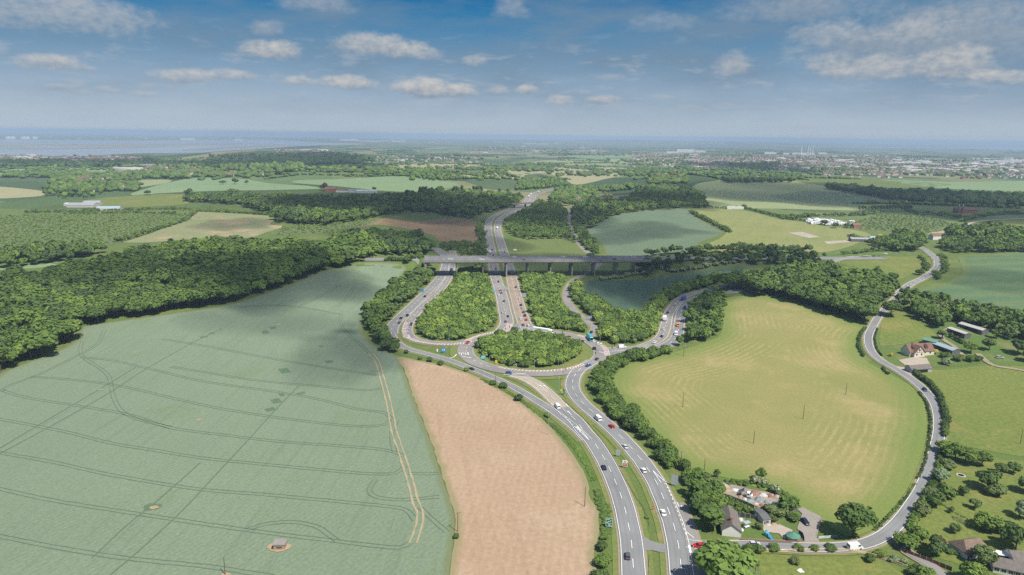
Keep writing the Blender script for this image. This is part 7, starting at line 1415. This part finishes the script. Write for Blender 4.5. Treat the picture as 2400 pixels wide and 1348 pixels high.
def town(name, zones, label, roofs):
    V, Q, mi, n = [], [], [], 0
    for (x0, x1, y0, y1), cnt, big in zones:
        pts = np.column_stack([nrs.uniform(x0, x1, cnt), nrs.uniform(y0, y1, cnt)]); w = P(pts)
        for p in w:
            L, W_, hh = (nrs.uniform(9, 16), nrs.uniform(7, 10), nrs.uniform(4, 6)) if nrs.rand() > big else (nrs.uniform(30, 90), nrs.uniform(20, 40), nrs.uniform(6, 10))
            a = nrs.uniform(-.5, .5); c, s = math.cos(a), math.sin(a); r = hh+(3 if L < 20 else 1.0)
            v = np.array([(-1, -1, 0), (1, -1, 0), (1, 1, 0), (-1, 1, 0), (-1, -1, hh), (1, -1, hh), (1, 1, hh), (-1, 1, hh), (-1, 0, r), (1, 0, r)], float)*np.array([L/2, W_/2, 1]); v = np.column_stack([v[:, 0]*c-v[:, 1]*s+p[0], v[:, 0]*s+v[:, 1]*c+p[1], v[:, 2]+p[2]])
            q = np.array([(0, 1, 5, 4), (1, 2, 6, 5), (2, 3, 7, 6), (3, 0, 4, 7), (4, 5, 9, 8), (7, 8, 9, 6)])+n
            rm = (2 if L > 20 else nrs.choice([1, 3, 1, 4])); V.append(v); Q.append(q); mi += [0]*4+[rm]*2; n += 10
    o = link(name, np_mesh(name, np.concatenate(V), quads=np.concatenate(Q), mats=[plain('town_wall', (.38, .35, .32), .9), M_tred, plain('town_shed_roof', (.50, .51, .52), .7), M_tbrown, M_tgrey], mi=mi)); return tag(o, label, 'town', kind='stuff')
town('distant_town', [((1620, 2080, 364, 398), 1500, .02), ((1480, 1640, 360, 380), 300, .03), ((2080, 2400, 372, 404), 900, .10), ((1930, 2400, 395, 412), 300, .02), ((100, 340, 369, 377), 260, .01), ((640, 780, 352, 358), 60, .05), ((1100, 1420, 342, 360), 220, .06), ((300, 480, 386, 410), 120, .01), ((880, 1130, 366, 384), 90, .03), ((0, 100, 366, 374), 70, .02), ((780, 960, 326, 331), 40, .6), ((100, 600, 303, 326.5), 220, .4), ((1300, 2200, 330, 338), 160, .1)], 'far town and villages spread over the coastal plain', None)
def shed_at(px, py, L, W_, h, label, roofm=M_wroof, rz=0.0):
    p = P1(px, py); e = empty('warehouse', p, rz); tag(e, label, 'warehouse'); m = MB(); m.box(-L/2, L/2, -W_/2, W_/2, -1, h); m.build('wall', M_wroof, e); m = MB(); m.box(-L/2-.5, L/2+.5, -W_/2-.5, W_/2+.5, h+.01, h+1.0); m.build('roof', roofm, e)
for i, a in enumerate([(1605, 357, 170, 60, 28, 'tallest white works block at the edge of the far town'), (1575, 358, 110, 50, 12, 'low white works shed beside the tallest white block'), (1640, 357, 100, 60, 14, 'white works shed on the town side of the tallest white block'), (1803, 361, 110, 60, 16, 'white shed between the works and the chimneys'), (1845, 362, 90, 50, 12, 'white shed at the foot of the chimneys'), (1880, 363, 200, 60, 16, 'long white mill under the tall chimneys'), (1925, 361, 90, 60, 12, 'pale shed just past the tall chimneys'), (2190, 376, 170, 60, 10, 'first white warehouse of the far estate'), (2240, 378, 120, 60, 10, 'second white warehouse of the far estate'), (2300, 374, 180, 60, 10, 'long white warehouse on the estate skyline'), (2335, 382, 200, 80, 12, 'cream warehouse in the middle of the far estate'), (2385, 379, 200, 80, 12, 'white warehouse at the picture edge of the far estate'), (2160, 384, 110, 50, 9, 'low pale warehouse before the far estate'), (2290, 388, 90, 50, 9, 'small white warehouse before the far estate'), (1257, 338, 420, 60, 10, 'very long pale greenhouse on the coastal plain'), (820, 330, 330, 80, 30, 'white works on the island before the sea'), (870, 332, 380, 90, 14, 'long low white works on the island'), (935, 333, 220, 90, 12, 'end shed of the white works on the island'), (440, 328, 200, 80, 30, 'pale block on the far shore of the estuary'), (560, 329, 120, 60, 20, 'small pale block on the far shore of the estuary')]): shed_at(*a)
for i, (x, lb) in enumerate([(20, 'pale storage tank at the picture edge on the far shore'), (30, 'second pale storage tank on the far shore'), (55, 'pale storage tank in the middle group on the far shore'), (64, 'larger pale storage tank of the middle group'), (82, 'last pale storage tank on the far shore')]):
    p = P1(x, 326); e = empty('storage_tank', p); tag(e, lb, 'tank'); m = MB(); m.tube((0, 0, -1), (0, 0, 32), 40, n=18); m.build('tank_wall', M_wroof, e); m = MB(); m.tube((0, 0, 32.01), (0, 0, 36), 40, 6, n=18); m.build('tank_roof', M_wroof, e)
for x, h, lb in [(1877, 85, 'slender pale chimney standing apart at the mill'), (1892, 82, 'pale chimney in the middle at the mill'), (1897, 70, 'shorter pale chimney in the middle at the mill'), (1903, 88, 'tallest pale chimney at the end of the mill')]:
    p = P1(x, 364); e = empty('chimney_stack', p); tag(e, lb, 'chimney'); m = MB(); m.tube((0, 0, -1), (0, 0, h), 6, 5, n=10); m.build('shaft', M_wroof, e); m = MB(); m.tube((0, 0, h+.01), (0, 0, h+3), 5.4, n=10); m.build('rim', M_pale, e)
# small road bridge over the far motorway
a, b = ray_z(1200, 478, 9), ray_z(1262, 475, 9); d = b-a; L = float(np.linalg.norm(d[:2])); e = empty('road_bridge', (a[0], a[1], 9), math.atan2(d[1], d[0])); tag(e, 'small concrete bridge over the motorway bend', 'bridge')
m = MB(); m.box(0, L, -4, 4, -1.2, 0); m.build('deck', M_con, e)
for s in (-1, 1): m = MB(); y0, y1 = sorted((s*4.02, s*3.7)); m.box(0, L, y0, y1, .01, 1.1); m.build('parapet', M_con, e)
for x in (L*.1, L*.5, L*.9): m = MB(); m.box(x-.5, x+.5, -3, 3, -9.5, -1.203); m.build('pier', M_con, e)
# hedges, copses and shelter belts of the far plain: one uncountable mass
rows = []; rs = np.random.RandomState(5)
for i in range(330):
    y = 350+70*rs.rand()**1.25; x = rs.uniform(-60, 2460); 
    if x < 1180 and y < 372-0.012*x*0: 
        if x < 760 and y < 372: continue
    c = P1(x, y)[:2]; d = float(np.linalg.norm(c)); n = rs.randint(6, 36); a = rs.choice([.25, 1.85])+rs.normal(0, .25); st = rs.uniform(7, 11)
    for k in range(n):
        q = c+np.array([math.cos(a), math.sin(a)])*st*(k-n/2)+rs.normal(0, 2.5, 2); rows.append((q[0], q[1], rs.uniform(4, 10)))
for i in range(75):
    y = 345+68*rs.rand()**1.1; x = rs.uniform(-60, 2460)
    if x < 820 and y < 374: continue
    c = P1(x, y)[:2]; n = rs.randint(20, 70); sx, sy = rs.uniform(60, 170), rs.uniform(30, 90)
    for k in range(n): q = c+rs.normal(0, 1, 2)*np.array([sx, sy]); rows.append((q[0], q[1], rs.uniform(9, 17)))
for i in range(420):
    x, y = rs.uniform(1480, 2420), rs.uniform(366, 412); c = P1(x, y)[:2]
    for k in range(rs.randint(2, 9)): q = c+rs.normal(0, 14, 2); rows.append((q[0], q[1], rs.uniform(6, 12)))
for (x0, x1, y0, y1, n) in [(480, 640, 400, 416, 130), (120, 330, 408, 450, 330), (1290, 1430, 455, 482, 170), (1140, 1280, 388, 402, 110), (0, 350, 366, 380, 120), (1520, 1610, 400, 432, 160), (330, 520, 372, 412, 300)]:
    w = P(np.column_stack([rs.uniform(x0, x1, n), rs.uniform(y0, y1, n)]))
    for p in w: rows.append((p[0], p[1], rs.uniform(6, 13)))
q = np.array(rows); zz = H(q[:, 0], q[:, 1]); keep = ~on_road(q, 3)
mass('distant_trees', [(a[0], a[1], z_, a[2], 'bush', 1.25) for a, z_, k in zip(q, zz, keep) if k], 'wood', 'hedges and copses scattered over the far plain', 'trees')

# ------------------------------------------------------------------ clouds that shade the land (they hang above and behind the view)
def cloud_mat(d):
    m = bpy.data.materials.new('cloud_vapour'); m.use_nodes = True; t = m.node_tree; t.nodes.clear(); v = t.nodes.new('ShaderNodeVolumePrincipled'); v.inputs['Color'].default_value = (1, 1, 1, 1); v.inputs['Density'].default_value = d; v.inputs['Anisotropy'].default_value = .6
    o = t.nodes.new('ShaderNodeOutputMaterial'); t.links.new(v.outputs[0], o.inputs['Volume']); return m
ALT = 950.0
CLOUDS = [  # ground shadow: centre, left, right, near, far picture points, optical depth
 ((640, 655), 380, 890, 706, 606, 1.35), ((250, 655), 120, 420, 690, 628, .7), ((640, 752), 430, 830, 772, 733, .55), ((800, 835), 715, 905, 890, 795, .75), ((1010, 560), 840, 1150, 612, 535, 1.0), ((1240, 616), 1010, 1440, 642, 594, 1.4), ((1500, 660), 1355, 1650, 722, 597, 1.7), ((1720, 606), 1560, 1930, 622, 588, 1.2),
 ((940, 482), 640, 1240, 515, 448, 1.7), ((1300, 515), 1200, 1400, 548, 488, 1.2), ((1850, 452), 1600, 2120, 478, 432, 1.5), ((2190, 478), 1980, 2460, 505, 455, 1.7), ((1500, 545), 1390, 1600, 570, 528, .8), ((620, 385), 300, 900, 402, 367, 1.5), ((120, 383), -100, 340, 392, 376, 1.2), ((1770, 392), 1650, 1880, 402, 383, 1.3), ((1530, 470), 1420, 1650, 492, 452, 1.3), ((880, 790), 845, 935, 828, 735, .7), ((560, 525), 480, 650, 538, 516, .8), ((2330, 655), 2200, 2460, 676, 634, .6)]
for i, ((cx, cy), xl, xr, yn, yf, tau) in enumerate(CLOUDS):
    c = P1(cx, cy); a = np.linalg.norm(P1(xr, cy)[:2]-P1(xl, cy)[:2])/2; b = np.linalg.norm(P1(cx, yn)[:2]-P1(cx, yf)[:2])/2; th = 55.0
    rs = np.random.RandomState(i+60); v, f = ico(4); ph = rs.uniform(0, 6, 9)
    k = 1+.16*np.sin(3*v[:, 0]+ph[0])*np.cos(2*v[:, 1]+ph[1])+.13*np.sin(5*v[:, 1]+ph[2])+.10*np.sin(7*v[:, 0]+4*v[:, 1]+ph[3])+.07*np.sin(11*v[:, 0]-9*v[:, 1]+ph[4])
    V = v*k[:, None]*np.array([a*1.12, b*1.12, th])
    p = c+sun_v*((ALT+i*3.0)/sun_v[2]); o = link('cloud', np_mesh('cloud', V, f, mats=[cloud_mat(tau/(2*th))], smooth=True)); o.location = p
    tag(o, 'soft grey cloud drifting over the fields', 'cloud', 'low clouds', 'stuff')
# ------------------------------------------------------------------ haze
hz = MB(); hz.box(-68000, 68000, -68000, 68000, -4, 150); mt = bpy.data.materials.new('haze'); mt.use_nodes = True; t = mt.node_tree; t.nodes.clear()
v = t.nodes.new('ShaderNodeVolumePrincipled'); v.inputs['Color'].default_value = (0.60, 0.79, 1.0, 1); v.inputs['Density'].default_value = HAZE; v.inputs['Anisotropy'].default_value = 0.0
o = t.nodes.new('ShaderNodeOutputMaterial'); t.links.new(v.outputs[0], o.inputs['Volume'])
tag(hz.build('haze', mt), 'pale blue haze lying over the plain', 'haze', kind='stuff')
